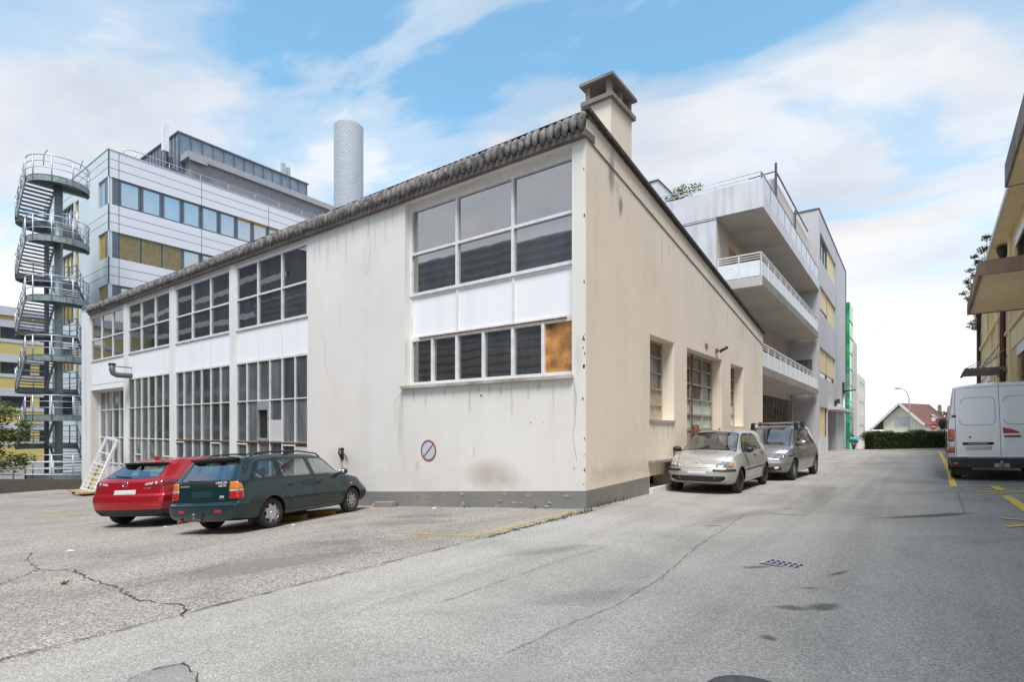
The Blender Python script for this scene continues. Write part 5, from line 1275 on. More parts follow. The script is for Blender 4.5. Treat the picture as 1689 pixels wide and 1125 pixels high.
z = gz(4.25, -5.97); mb = MB(); mb.lathe([(.001, .008), (.20, .008), (.21, .004), (.235, .004), (.24, 0)], 32, 'z', (4.25, -5.97, z + .002)); mb.build('cover', M_simple('dark_iron', (.10, .098, .10), .65, .2, var=.3, scale=18, bump=.4), t)

# A-frame glass rack on a trolley
t = thing('glazing_trolley', 'white leaning steel rack with yellow slats on a low castor trolley at the glazed door', 'trolley', (-22.6, -1.1, gz(-22.6, -1.1)))
z0 = gz(-22.6, -1.1)
mb = MB(); mb.box(-23.5, -21.7, -1.75, -.55, z0 + .13, z0 + .19); mb.build('deck', M_simple('plywood', (.42, .30, .16), .85, var=.3, scale=6), t)
A0, A1, B0, B1 = Vector((-23.35, -1.35, z0 + .2)), Vector((-23.2, -.50, 1.12)), Vector((-21.75, -1.35, z0 + .2)), Vector((-21.9, -.50, 1.02))
mb = MB(); mb.bar(A0, A1, .09); mb.bar(B0, B1, .09); mb.bar(A0, B0, .08); mb.bar(A1, B1, .08); mb.bar(A0.lerp(A1, .5), B0.lerp(B1, .5), .07); mb.bar(A0.lerp(A1, .72), B0.lerp(B1, .72), .045)
for k in (.08, .16, .25, .34, .42): mb.bar(A0.lerp(A1, k), B0.lerp(B1, k), .03)
mb.bar(B1, (-22.1, -.35, z0 + .2), .06); mb.bar(A1, (-23.2, -.35, z0 + .2), .06); mb.build('rack_frame', WHITE, t)
mb = MB(); Y_ = M_simple('yellow_slat', (.50, .38, .05), .7, var=.3)
for k in (.30, .72):
    a_, b_ = A0.lerp(B0, k) + Vector((0, .1, .02)), A0.lerp(B0, k).lerp(A1.lerp(B1, k), .52) + Vector((0, .1, 0)); mb.bar(a_, b_, .14, .03, (0, 1, 0))
for k in (.06, .18, .30, .42): mb.bar(A0.lerp(A1, k).lerp(B0.lerp(B1, k), .3) + Vector((0, .1, .03)), A0.lerp(A1, k).lerp(B0.lerp(B1, k), .72) + Vector((0, .1, .03)), .03, .11, (0, 1, 0))
mb.build('yellow_slats', Y_, t)
for x, y in ((-23.35, -1.6), (-21.85, -1.6), (-23.35, -.7), (-21.85, -.7)):
    mb = MB(); mb.lathe([(.02, -.025), (.065, -.02), (.065, .02), (.02, .025)], 14, 'x', (x, y, z0 + .065)); mb.box(x - .03, x + .03, y - .03, y + .03, z0 + .06, z0 + .13); mb.build('castor', BLACKM, t)
# ------------------------------------------------------------------ balcony building
GREY = M_wall('mauve_grey_render', (.52, .51, .53), (.33, .31, .30), .25, .2, bump=.2)
PALEC = M_wall('pale_grey_concrete', (.68, .68, .72), (.20, .18, .17), .55, .22, bump=.3)
SOFF = M_wall('balcony_soffit', (.58, .54, .49), (.24, .20, .16), .2, .35, bump=.3)
BEIGEW = M_wall('inner_beige_wall', (.60, .54, .48), (.30, .26, .22), .2, .3, bump=.2)
BALW = M_simple('balcony_white_panel', (.78, .80, .83), .5, var=.05)
BLIND = M_simple('cream_roller_blind', (.72, .58, .32), .7, var=.08, scale=.8)
DFRAME = M_simple('dark_window_frame', (.07, .075, .085), .5)
PANE_B = M_window('office_pane', (.14, .19, .24), (.22, .27, .33), dirt=.02, wave=.004, ior=2.6)
BB = thing('balcony_building', 'grey apartment block with deep white balconies, a roof terrace and cream blinds', 'building', (0, 31.5, 0))
mb = MB()
wall(mb, 'x', 0, 31.5, 49.2, -1.2, 15.9, [(32.1, 41.1, 12.82, 14.6), (32.1, 41.1, 9.3, 11.1), (32.0, 41.0, 5.0, 7.0), (32.0, 36.2, .93, 3.0), (36.21, 41.1, -1.0, 2.9, 1.2)], .18)
wall(mb, 'y', 31.5, -12, 0, -1.2, 15.9, [(-1.45, -.38, 4.1, 6.1)], .12)
mb.quad((0, 49.2, -1.2), (-12, 49.2, -1.2), (-12, 49.2, 15.9), (0, 49.2, 15.9)); mb.quad((0, 31.5, 15.9), (0, 49.2, 15.9), (-12, 49.2, 15.9), (-12, 31.5, 15.9))
mb.build('block_wall', GREY, BB)
mb = MB(); mb.box(-12, .04, 31.46, 49.24, 15.9, 16.0); mb.build('roof_edge', DFRAME, BB)
mb = MB(); mb.box(.0, .012, 41.3, 41.36, -.5, 15.9); mb.box(0, .05, 48.9, 49.2, -.6, 15.9); mb.build('wall_joint', DFRAME, BB)
mb = MB(); mb.box(0, .03, 41.36, 48.9, -.6, 2.85); mb.build('ground_cladding', PALEC, BB); mb = MB(); mb.box(0, .03, 31.6, 36.15, -.6, .9); mb.build('ground_cladding', PALEC, BB)
for (za, zb, sh) in ((12.82, 14.6, (0, 1)), (9.3, 11.1, (1, 1)), (5.0, 7.0, (1, 1))):
    for k, (a, b) in enumerate(((32.1, 36.5), (36.6, 41.0))):
        fr = MB(); glazing(fr, 'x', -.17, [a, b], [za, zb], .08, .05, edge=.09)
        if not sh[k]: glazing(fr, 'x', -.17, lin(a, b, 3), [za, zb], .12, .06)
        o = fr.build('window', DFRAME, BB); q = MB(); pane(q, 'x', -.165, a, b, za, zb); q.build('pane', PANE_B, o)
        if sh[k]:
            q = MB(); q.box(-.14, -.11, a + .1, b - .1, za + (.42 if za == 5. or (za == 9.3 and k == 0) else .02), zb - .02); q.build('roller_blind', BLIND, o)
fr = MB(); glazing(fr, 'x', -.17, [32.0, 36.2], [.93, 3.0], .1, .05); o = fr.build('window', DFRAME, BB); q = MB(); q.box(-.15, -.12, 32.1, 35.6, .95, 2.98); q.build('roller_blind', BLIND, o)
mb = MB(); mb.box(-1.2, -1.1, 36.2, 41.1, -1, 2.9); mb.build('entrance_door', DFRAME, BB)
mb = MB(); mb.box(0, .75, 36.2, 47.6, 2.92, 3.10); mb.build('entrance_canopy', PALEC, BB)
mb = MB(); mb.tube([(.1, 43.0, 3.45), (.1, 46.5, 3.3), (.1, 46.5, 5.0)], .07, 8); mb.build('white_pipe', WHITE, BB)
mb = MB(); mb.box(-.14, -.02 - .02, 31.4, 31.4, 4, 4) if False else None
mb.box(-1.42, -.41, 31.53, 31.56, 4.1, 6.08); mb.build('balcony_door', M_simple('grey_shutter', (.15, .14, .15), .7), BB)
t = thing('wall_spotlight', 'small black floodlight on the grey block above its entrance canopy', 'lamp', (.0, 40.5, 3.5))
mb = MB(); mb.box(.0, .12, 40.2, 40.7, 3.3, 3.75); mb.box(.12, .35, 40.1, 40.8, 3.5, 3.85); mb.build('lamp_head', BLACKM, t)
t = thing('grid_antenna', 'square mesh antenna on a pipe arm at the far edge of the grey block', 'antenna', (0, 46.5, 5))
mb = MB()
for i in range(9): mb.bar((.15 + i * .11, 46.2, 4.9), (.15 + i * .11, 46.2, 6.3), .02); mb.bar((.15, 46.2, 4.9 + i * .175), (1.03, 46.2, 4.9 + i * .175), .02)
mb.build('mesh_panel', GALV, t); mb = MB(); mb.tube([(0, 46.3, 4.8), (1.0, 46.3, 4.9)], .07, 8); mb.box(.0, .2, 46.2, 46.4, 4.6, 5.6); mb.build('arm', BLACKM, t)
# recessed middle part with balconies
mb = MB()
wall(mb, 'y', 14.97, -14, -1.85, 3.6, 10.6, [], .1); 
mb.box(-14, 0, 14.96, 15.14, 10.62, 11.78)
mb.build('end_wall', PALEC, BB)
mb = MB(); mb.box(-14, -.3, 14.955, 14.97, 10.52, 10.545); mb.build('wall_joint', DFRAME, BB)
mb = MB(); wall(mb, 'x', -1.85, 14.97, 31.5, 3.75, 10.6, [(16.9, 18.3, 7.85, 9.9), (20, 24, 7.85, 10.0), (20, 29, 4.15, 6.3)], .15); mb.build('inner_wall', BEIGEW, BB)
mb = MB(); mb.box(-1.98, -1.95, 16.9, 18.3, 7.85, 9.9); mb.build('balcony_shutter', M_simple('ochre_shutter', (.50, .33, .06), .7), BB)
mb = MB(); mb.quad((-1.98, 20, 7.85), (-1.98, 24, 7.85), (-1.98, 24, 10), (-1.98, 20, 10)); mb.quad((-1.98, 20, 4.15), (-1.98, 29, 4.15), (-1.98, 29, 6.3), (-1.98, 20, 6.3)); mb.build('balcony_window', PANE_B, BB)
mb = MB(); mb.box(-14, 0, 15.14, 31.48, 10.6, 10.9); mb.box(-.2, 0, 15.14, 31.48, 10.9, 11.15); mb.build('terrace_slab', SOFF, BB)
mb = MB(); mb.box(.002, .02, 14.96, 31.48, 10.60, 11.16); mb.build('terrace_fascia', PALEC, BB)
ts = MB(); y = 15.0
tr = MB(); tr.bar((-.06, 14.98, 12.03), (-.06, 31.45, 12.03), .07, .05); 
for i in range(11): tr.bar((-.06, 15.02 + i * 1.64, 11.15), (-.06, 15.02 + i * 1.64, 12.03), .05)
o = tr.build('terrace_railing', M_simple('grey_rail', (.22, .21, .22), .5, .4), BB)
for i in range(10):
    q = MB(); q.box(-.05, -.035, 15.08 + i * 1.64, 16.58 + i * 1.64, 11.18, 11.98); q.build('glass_panel', M_simple('frosted_panel', (.55, .57, .62), .2, var=.05) if i == 0 else bpy.data.materials['frosted_panel'], o)
mb = MB()
for z in (11.95, 12.12): mb.tube([(-9, 15.05, z), (-.06, 15.05, z)], .015, 6)
for i in range(6): mb.tube([(-.3 - i * 1.6, 15.05, 11.78), (-.3 - i * 1.6, 15.05, 12.12)], .012, 6)
mb.build('parapet_rail', GALV, BB)
def balcony(zs_, zt_, ret):
    mb = MB(); mb.box(-1.85, -.02, 14.98, 31.3, zs_, zt_); o = mb.build('balcony', SOFF, BB)
    mb = MB(); mb.box(-.018, -.002, 14.97, 31.32, zs_ - .005, zt_ + .01); mb.build('slab_edge', CONC, o)
    n = 12; L = 16.2 / n
    q = MB(); 
    for i in range(n): q.box(-.09, -.07, 15.04 + i * L + .012, 15.04 + (i + 1) * L - .012, zt_ + .03, zt_ + .66)
    if ret:
        q.box(-1.8, -.95, 15.0, 15.02, zt_ + .03, zt_ + .66); q.box(-.92, -.12, 15.0, 15.02, zt_ + .03, zt_ + .66)
    q.build('parapet_panel', BALW, o)
    q = MB()
    for z in (zt_ + .76, zt_ + .86): q.bar((-.08, 15.0, z), (-.08, 31.25, z), .025)
    q.bar((-.08, 15.0, zt_ + .97), (-.08, 31.25, zt_ + .97), .06, .045)
    for i in range(n + 1): q.bar((-.08, 15.04 + i * L, zt_), (-.08, 15.04 + i * L, zt_ + .95), .045)
    if ret:
        for z in (zt_ + .76, zt_ + .86): q.bar((-1.82, 15.01, z), (-.1, 15.01, z), .025)
        q.bar((-1.82, 15.01, zt_ + .97), (-.1, 15.01, zt_ + .97), .06, .045); q.bar((-.94, 15.01, zt_), (-.94, 15.01, zt_ + .95), .045); q.bar((-1.8, 15.01, zt_), (-1.8, 15.01, zt_ + .95), .045)
    q.build('railing', WHITE, o)
balcony(7.42, 7.81, True); balcony(3.75, 4.08, False)
# open ground floor behind: dark, closed by upright slats
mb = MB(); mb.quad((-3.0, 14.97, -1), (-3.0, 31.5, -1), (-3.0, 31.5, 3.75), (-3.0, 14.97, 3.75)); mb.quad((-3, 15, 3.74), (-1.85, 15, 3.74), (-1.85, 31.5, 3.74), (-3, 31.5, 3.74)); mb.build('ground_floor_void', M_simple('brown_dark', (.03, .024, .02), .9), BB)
for i in range(17):
    mb = MB(); y = 15.6 + i * .92; mb.box(-1.95, -1.65, y, y + .10, -.5, 3.4); mb.build('slat', M_simple('weathered_slat', (.24, .22, .21), .8, var=.3) if i == 0 else bpy.data.materials['weathered_slat'], BB)
mb = MB(); mb.box(-2.0, -1.6, 15, 31.5, 3.4, 3.75); mb.build('slat_beam', SOFF, BB)
mb = MB(); mb.tube([(-1.5, 31.0, -.6), (-1.5, 31.0, 3.75)], .07, 10); mb.build('round_post', PALEC, BB)
# terrace superstructure
mb = MB(); mb.box(-.95, -.6, 20.5, 31.4, 10.9, 14.0); mb.build('penthouse_wall', BEIGEW, BB)
mb = MB(); mb.bar((-.5, 20.3, 10.9), (-.5, 20.3, 14.65), .10); mb.bar((-.5, 25.8, 10.9), (-.5, 25.8, 14.1), .08); mb.bar((-.5, 20.3, 14.25), (-.5, 30.5, 14.25), .06); mb.bar((-.5, 20.3, 14.25), (-1.6, 19.6, 13.9), .05); mb.build('pergola', DFRAME, BB)
mb = MB(); mb.box(-9, -5.25, 17, 21, 10.9, 13.85); mb.build('stair_house', PALEC, BB); mb = MB(); mb.box(-9.05, -5.2, 16.95, 21.05, 13.85, 13.92); mb.build('stair_house_coping', DFRAME, BB)
mb = MB(); mb.box(-2.2, -1.2, 16.6, 17.4, 11.9, 12.3); mb.box(-2.4, -1.0, 16.4, 17.6, 12.3, 12.4); mb.build('roof_vent', CONCD, BB)
tree('potted_shrub', 'bright leafy shrub spilling over the roof terrace parapet', 'shrub', (-3.6, 15.6, 10.9), 1.2, .05, [(-.35, -.1, 1.15, .45), (.25, -.15, 1.35, .45), (.8, -.1, 1.45, .28), (-.1, .1, 1.6, .3), (-.7, -.1, 1.0, .25)], .10, 900, LEAFY, BARK)

# ------------------------------------------------------------------ buildings further along the lane
t = thing('green_glazed_building', 'narrow beige building with a bright green glazed strip beyond the grey block', 'building', (0, 53, -.5))
mb = MB(); mb.box(-10, .1, 53.0, 60.4, -1.5, 10.6); mb.build('wall', BEIGEW, t)
mb = MB(); mb.box(-.15, .28, 49.6, 53.0, -1.5, 13.2); mb.build('green_glazing', M_simple('green_glass', (.04, .40, .16), .15, var=.5, scale=1.2), t)
mb = MB(); mb.box(-.1, .32, 52.4, 52.9, -1.5, 9.0); mb.build('glass_strip', PANE_B, t)
mb = MB()
for i in range(9): mb.box(.28, .31, 49.6, 53, -.5 + i * 1.5, -.44 + i * 1.5)
mb.build('glazing_bar', DFRAME, t)
t = thing('white_office_block', 'distant low white block with small upright windows at the end of the lane', 'building', (-.7, 75, -1))
WFAR = M_wall('far_white_wall', (.66, .63, .57), (.5, .47, .42), .2, .2)
mb = MB(); wl = [(76.5 + 2.9 * i, 78.3 + 2.9 * i, z, z + 1.9) for i in range(3) for z in (.2, 3.4, 6.0)]
wall(mb, 'x', -.7, 74.5, 87, -2, 8.7, [(h[0], h[1], h[2], min(h[3], 7.9)) for h in wl], .2); mb.box(-9, -.7, 74.5, 74.52, -2, 8.7); mb.build('wall', WFAR, t)
for h in wl:
    q = MB(); pane(q, 'x', -.88, h[0], h[1], h[2], min(h[3], 7.9)); q.build('window', PANE_B, t)
t = thing('garden_wall', 'low white garden wall beside the distant road', 'wall', (-2, 66, -.8)); mb = MB(); c = Vector((.2, 61, 0)); mb.bar((-2.0, 60.5, -.35), (4.2, 65.1, -.35), .3, 1.1); mb.build('wall_body', WFAR, t)
rnd = random.Random(3)
tree('round_bush', 'small round green bush above the distant white garden wall', 'bush', (1.2, 64.8, -.7), 2.2, .08, [(0, 0, 1.5, 1.0), (.6, .4, 1.5, .8), (-.6, -.3, 1.3, .7)], .16, 650, LEAF, BARK)

# hedge
HD = thing('hedge', 'long clipped dark green hedge at the end of the lane', 'hedge', (2.6, 43, -.3))
def hedge(u0, u1, h, seed):
    rnd = random.Random(seed); core = MB(); lf = MB()
    a = Vector((2.55, 42.95, 0)) + r2 * u0; b = a + r2 * (u1 - u0)
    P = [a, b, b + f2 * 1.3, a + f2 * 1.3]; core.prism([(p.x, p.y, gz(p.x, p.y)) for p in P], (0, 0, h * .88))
    for _ in range(int(2300 * (u1 - u0))):
        u = rnd.uniform(-.1, u1 - u0) if rnd.random() < .93 else rnd.uniform(-.15, .1); w = rnd.uniform(-.1, 1.4) if u < .1 else rnd.choice([rnd.uniform(-.12, .1), rnd.uniform(-.1, 1.4)]); z = rnd.uniform(.05, h) if w < .1 or u < .1 else h * rnd.uniform(.82, 1.0)
        z += .10 * math.sin(u * 2.1) * (z > h * .8) + .07 * math.sin(u * 5.3 + 1) * (z > h * .8)
        p = a + r2 * u + f2 * w; leaf(lf, (p.x, p.y, gz(p.x, p.y) + z), .11, rnd)
    return core, lf
c_, l_ = hedge(0, 5.3, 1.48, 4); c2_, l2_ = hedge(6.05, 12, 1.35, 6)
c_.add(c2_.v, c2_.f); l_.add(l2_.v, l2_.f)
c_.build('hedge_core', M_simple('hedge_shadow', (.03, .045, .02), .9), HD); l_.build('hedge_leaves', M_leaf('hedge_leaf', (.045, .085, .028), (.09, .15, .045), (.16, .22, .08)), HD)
# cottage
CT = thing('cottage', 'small pale yellow cottage with a red tiled roof and overhanging eaves', 'house', (5.9, 86.5, -1.5), R(-25))
CREAM = M_wall('cream_render', (.86, .82, .66), (.45, .40, .3), .15, .2)
w_, l_h, he, hr = 4.9, 7.0, 4.35, 6.75
mb = MB(); mb.prism([(-w_, 0, 0), (0, 0, 0), (0, 0, he), (-w_ / 2, 0, hr - .2), (-w_, 0, he)], (0, l_h, 0)); mb.build('wall', CREAM, CT, world=False)
mb = MB(); ov = .75; s_ = (hr - he) / (w_ / 2)
for sg in (1, -1):
    x0 = -w_ / 2; x1 = x0 + sg * (w_ / 2 + ov + (.6 if sg < 0 else 0)); z1 = hr - s_ * (abs(x1 - x0))
    mb.prism([(x0, -ov, hr), (x1, -ov, z1), (x1, -ov, z1 - .12), (x0, -ov, hr - .12)], (0, l_h + 2 * ov, 0))
mb.build('roof', M_brick('red_roof_tile', (.20, .085, .06), (.15, .065, .05), (.08, .04, .032), 1.0, .35, .3, .03, vert='roof'), CT, world=False)
mb = MB()
for sg in (1, -1):
    x0 = -w_ / 2; x1 = x0 + sg * (w_ / 2 + ov + (.6 if sg < 0 else 0)); z1 = hr - s_ * abs(x1 - x0); mb.bar((x0, -ov - .03, hr - .06), (x1, -ov - .03, z1 - .06), .06, .32)
mb.build('barge_board', WHITE, CT, world=False)
mb = MB(); mb.box(-w_ / 2 - .9, -w_ / 2 + .9, -.05, .0, 3.35, 4.8); fw = mb.build('window', WHITE, CT, world=False)
mb = MB(); mb.box(-w_ / 2 - .45, -w_ / 2 - .05, -.08, -.05, 3.5, 4.7); mb.box(-w_ / 2 + .05, -w_ / 2 + .45, -.08, -.05, 3.5, 4.7); mb.build('pane', PANE_B, fw, world=False)
mb = MB(); mb.box(-w_ / 2 - .86, -w_ / 2 - .5, -.09, -.05, 3.4, 4.75); mb.box(-w_ / 2 + .5, -w_ / 2 + .86, -.09, -.05, 3.4, 4.75); mb.build('shutter', M_simple('pale_blue_shutter', (.55, .58, .70), .7), CT, world=False)
for x in (-4.4, -1.2):
    mb = MB(); mb.box(x - .7, x + .7, -.06, 0, .7, 2.3); fw = mb.build('window', WHITE, CT, world=False); mb = MB(); mb.box(x - .3, x + .3, -.08, -.06, .8, 2.2); mb.build('pane', PANE_B, fw, world=False)
mb = MB(); mb.box(.0, .06, 1.0, 1.9, .8, 2.3); mb.build('shutter', M_simple('green_shutter', (.20, .36, .18), .7), CT, world=False)
mb = MB(); mb.prism([(.1, 3.2, 2.6), (1.4, 3.2, 2.0), (.1, 3.2, 2.0)], (0, 2.0, 0)); mb.build('porch_roof', M_simple('dark_porch', (.10, .06, .05), .8), CT, world=False)
mb = MB(); mb.box(-4.9, -4.4, 2.5, 3.1, 4.5, 6.0); mb.box(-1.2, -.85, 7.4, 7.8, 5, 6.6); mb.build('chimney', CONCD, CT, world=False)
mb = MB(); mb.bar((-.7, 4.5, 5.15), (-.05, 4.5, 4.55), .9, .05); mb.build('roof_light', PANE_B, CT, world=False)
# lamp, signs, white car roof
t = thing('street_lamp', 'tall slim street lamp with a curved arm in front of the cottage', 'street lamp', (4.66, 65.3, -1))
P = [Vector((4.66, 65.32, -1.0)), Vector((4.66, 65.32, 4.2)), Vector((4.60, 65.28, 5.0)), Vector((4.40, 65.12, 5.6)), Vector((4.1, 64.9, 5.9)), Vector((3.75, 64.66, 6.0))]
mb = MB(); mb.tube(P, [.07, .055, .05, .045, .04, .04], 8); mb.build('pole', GALV, t); mb = MB(); mb.ball((3.6, 64.56, 6.0), .32, .14, .08); mb.build('lamp_head', M_simple('lamp_grey', (.2, .2, .2), .5), t)
t = thing('traffic_sign', 'round red no entry sign under a round white sign on one post behind the hedge', 'road sign', (6.45, 54.2, -.4))
mb = MB(); mb.tube([(6.45, 54.24, -.5), (6.45, 54.24, 2.7)], .035, 8); mb.build('pole', GALV, t)
def round_sign(z, r, m, m2, bar):
    mb = MB(); n = 24; c = Vector((6.45, 54.2, z)); o_ = -f2 * .03
    mb.poly([tuple(c + o_ + r2 * r * math.cos(2 * PI * k / n) + Vector((0, 0, r * math.sin(2 * PI * k / n)))) for k in range(n)]); s = mb.build('sign_face', m, t)
    mb = MB(); o_ = -f2 * .045
    if bar: P = [(-.7, -.16), (.7, -.16), (.7, .16), (-.7, .16)]
    else: P = [(.72 * math.cos(2 * PI * k / n), .72 * math.sin(2 * PI * k / n)) for k in range(n)]
    mb.poly([tuple(c + o_ + r2 * r * a + Vector((0, 0, r * b))) for a, b in P]); mb.build('sign_symbol', m2, s)
SRED = M_simple('sign_red', (.55, .03, .03), .5); SWHITE = M_simple('sign_white', (.8, .8, .8), .5)
round_sign(1.72, .30, SRED, SWHITE, True); round_sign(2.40, .30, SRED, SWHITE, False)
t = thing('garden_fence', 'thin wire garden fence with posts to the right of the hedge', 'fence', (8, 48, -.4))
mb = MB()
for k in range(4):
    p = Vector((7.0, 49.2, 0)) + r2 * k * 1.3; mb.tube([(p.x, p.y, -.6), (p.x, p.y, 1.45)], .04, 6)
for z in (.3, .85, 1.4): 
    a = Vector((7.0, 49.2, z)); b = a + r2 * 3.9; mb.tube([a, b], .018, 5)
mb.build('fence_wires', GALV, t)
tree('garden_tree', 'small green garden tree partly hidden behind the white van', 'tree', (7.75, 62.6, -1.0), 5.2, .10, [(0, 0, 2.2, .8), (-.25, -.1, 3.2, .7), (-.1, 0, 4.1, .5), (-.35, -.2, 1.6, .6), (.3, .2, 3.6, .6)], .17, 700, LEAF, BARK, seed=8)
# scooter under a turquoise cover
t = thing('scooter', 'motor scooter draped in a turquoise cover at the far corner of the grey block', 'scooter', (.75, 47.5, gz(.75, 47.5)))
z0 = gz(.75, 47.5); WB = M_simple('navy_plastic', (.03, .04, .09), .5)
for y in (47.0, 48.2):
    mb = MB(); mb.lathe([(.10, -.05), (.20, -.055), (.24, -.04), (.25, 0), (.24, .04), (.20, .055), (.10, .05)], 20, 'x', (.75, y, z0 + .25)); mb.build('wheel', BLACKM, t)
mb = MB(); mb.prism([(.6, 46.9, z0 + .45), (.6, 47.2, z0 + .3), (.6, 48.3, z0 + .3), (.6, 48.5, z0 + .6), (.6, 47.6, z0 + .62), (.6, 47.1, z0 + .85)], (.3, 0, 0)); mb.tube([(.75, 47.0, z0 + .25), (.75, 47.25, z0 + 1.0)], .03); mb.build('chassis', WB, t, bevel=.04)
mb = MB(); mb.ball((.76, 47.7, z0 + .80), .36, .70, .27, 16, 10); mb.ball((.74, 47.2, z0 + .95), .33, .30, .24, 14, 8); rr = random.Random(2); mb.v = [(a + rr.uniform(-.025, .025), b + rr.uniform(-.03, .03), c + rr.uniform(-.03, .03)) for a, b, c in mb.v]; mb.build('cover', M_simple('turquoise_cloth', (.12, .42, .46), .7, var=.25, scale=6), t)
mb = MB(); mb.ball((.74, 47.15, z0 + 1.22), .12, .12, .10); mb.tube([(.45, 47.2, z0 + 1.15), (1.05, 47.2, z0 + 1.15)], .025); mb.build('handlebar', BLACKM, t)

# ------------------------------------------------------------------ yellow building on the right
RB = thing('yellow_building', 'cream yellow brick building with brown louvres, dark red downpipe and deep eaves', 'building', (8.2, 0, 0), R(-1.42))
YW = M_brick('yellow_brick', (.86, .64, .30), (.80, .57, .25), (.66, .50, .27), 1.0, .26, .09, .012, vert='x')
YT = M_wall('cream_trim', (.86, .70, .42), (.34, .24, .14), .3, .3, bump=.2)
YS = M_wall('cream_soffit', (.90, .74, .46), (.40, .30, .18), .2, .25, bump=.1)
BRN = M_wall('brown_concrete', (.36, .25, .185), (.11, .07, .05), .5, .6, bump=.4)
PIPE = M_simple('oxblood_pipe', (.09, .025, .02), .45, var=.2)
low = [(2, 11, 2.4, 5.35), (15.5, 25.2, 2.5, 5.35), (31.0, 33.2, 1.2, 5.3), (35.2, 37.2, 1.2, 5.3), (39.5, 45.5, 2.4, 5.3)]
upw = [(3, 11, 8.0, 10.5), (16, 25.9, 8.0, 10.6), (31.5, 35.5, 8.05, 10.4), (40.1, 42.7, 8.05, 10.4)]
mb = MB(); wall(mb, 'x', 0, -12, 50.1, -.8, 11.25, low + upw, .22, flip=True); mb.build('brick_wall', YW, RB, world=False)
mb = MB(); mb.box(0, 9, 50.1, 50.3, -.8, 11.2); mb.box(.5, 9, 50.0, 50.05, -.8, 12.4); mb.build('end_wall', YT, RB, world=False)
for u in (-11, 13.3, 27.2, 34.0 - .2, 38.3, 49.3):
    mb = MB(); mb.box(-.10, .0, u, u + .75, -.8, 11.2); mb.build('pilaster', YT, RB, world=False)
mb = MB(); mb.box(-.16, 0, 28.0, 50.1, 7.8, 8.0); mb.box(-.16, 0, -12, 27.15, 7.72, 7.95); mb.box(-.14, -.0, -12, 27.15, 6.35, 6.55); mb.box(-.14, -.0, 28.0, 50.1, 6.35, 6.5); mb.build('string_course', YT, RB, world=False)
mb = MB(); mb.box(-.05, 0, -12, 27.15, 5.40, 6.3); mb.box(-.05, 0, 28, 50, 5.35, 6.3); mb.build('lintel_band', YS, RB, world=False)
LOUV = M_simple('brown_louvre', (.13, .085, .055), .7, var=.2)
for i, h in enumerate(low + upw):
    fr = MB(); glazing(fr, 'x', .2, [h[0], h[1]], [h[2], h[3]], .1, .05, True, .12); o = fr.build('window', YT if i < 5 else WHITE, RB, world=False)
    q = MB(); pane(q, 'x', .21, *h, flip=True); q.build('pane', PANE_B, o, world=False)
    q = MB(); q.box(.0, .03, h[0], h[1], h[3] - .45, h[3]); q.build('blind_box', WHITEP, o, world=False)
    if i in (0, 1, 4, 5, 6):
        q = MB(); n = int((h[3] - .45 - h[2]) / .11)
        for k in range(n): z = h[2] + .05 + k * .11; q.add([(.05, h[0] + .1, z), (.05, h[1] - .1, z), (.12, h[1] - .1, z + .09), (.12, h[0] + .1, z + .09)], [(0, 1, 2, 3)])
        q.build('louvre', LOUV, o, world=False)
for y in (29.3, 48.7):
    mb = MB(); mb.tube([(-.18, y, -.5), (-.18, y, 9.6)], .13, 10); pp = mb.build('downpipe', PIPE, RB, world=False)
    mb = MB(); mb.tube([(-.18, y, 9.6), (-.18, y, 11.0)], .15, 10); mb.lathe([(.15, 0), (.26, .25), (.26, .5), (.2, .5)], 12, 'z', (-.18, y, 10.6)); mb.build('rain_hopper', BLACKM, pp, world=False)
mb = MB(); mb.box(-.62, .1, 20.2, 50.3, 11.2, 11.3); mb.build('eaves_soffit', YS, RB, world=False)
mb = MB(); mb.box(-.70, -.62, 20.2, 50.4, 11.17, 11.42); mb.build('gutter', WHITE, RB, world=False)
mb = MB(); mb.box(-.72, .1, -12, 20.15, 11.2, 11.28); mb.build('eaves_soffit', YS, RB, world=False)
mb = MB(); mb.box(-.80, -.72, -12, 20.19, 11.17, 12.1); mb.box(-.72, .5, 20.15, 20.19, 11.17, 12.1); mb.build('parapet_fascia', CONCD, RB, world=False)
mb = MB(); mb.box(-.8, 9, -12, 50.3, 12.1, 12.15) if False else mb.quad((-.7, -12, 12.1), (9, -12, 12.1), (9, 20.2, 12.1), (-.7, 20.2, 12.1)); mb.quad((-.62, 20.2, 11.42), (9, 20.2, 13.2), (9, 50.3, 13.2), (-.62, 50.3, 11.42)); mb.build('roof', TILE, RB, world=False)
mb = MB(); mb.box(-2.05, .0, 9.45, 15.5, 5.5, 5.56); cp = mb.build('loading_canopy', YS, RB, world=False)
mb = MB(); mb.box(-2.13, -2.05, 9.37, 15.58, 5.47, 5.84); mb.box(-2.05, 0, 9.37, 9.45, 5.47, 5.84); mb.box(-2.05, 0, 15.5, 15.58, 5.47, 5.84); mb.box(-2.05, 0, 9.45, 15.5, 5.56, 5.8); mb.build('canopy_fascia', BRN, cp, world=False)
aw = None
mb = MB()
for k in range(6): mb.box(-1.75, .0, 28.6 + k * .85, 28.75 + k * .85, 4.62, 4.74)
mb.box(-1.8, -1.7, 28.5, 33.0, 4.55, 4.62); mb.box(-.15, 0, 28.5, 33.0, 4.5, 4.62); aw = mb.build('slatted_awning', M_simple('weathered_wood', (.20, .18, .155), .85, var=.3), RB, world=False)
mb = MB()
for k in range(8): mb.tube([(-.9 + .1 * k, 30.5, 4.75 + .1 * k), (-.9 + .1 * k, 31.6, 4.95 + .1 * k)], .015, 5); 
for k in range(7): mb.bar((-1.0, 30.2 + k * .22, 4.8), (-.05, 30.3 + k * .22, 5.75), .03)
mb.build('awning_lattice', GALV, aw, world=False)
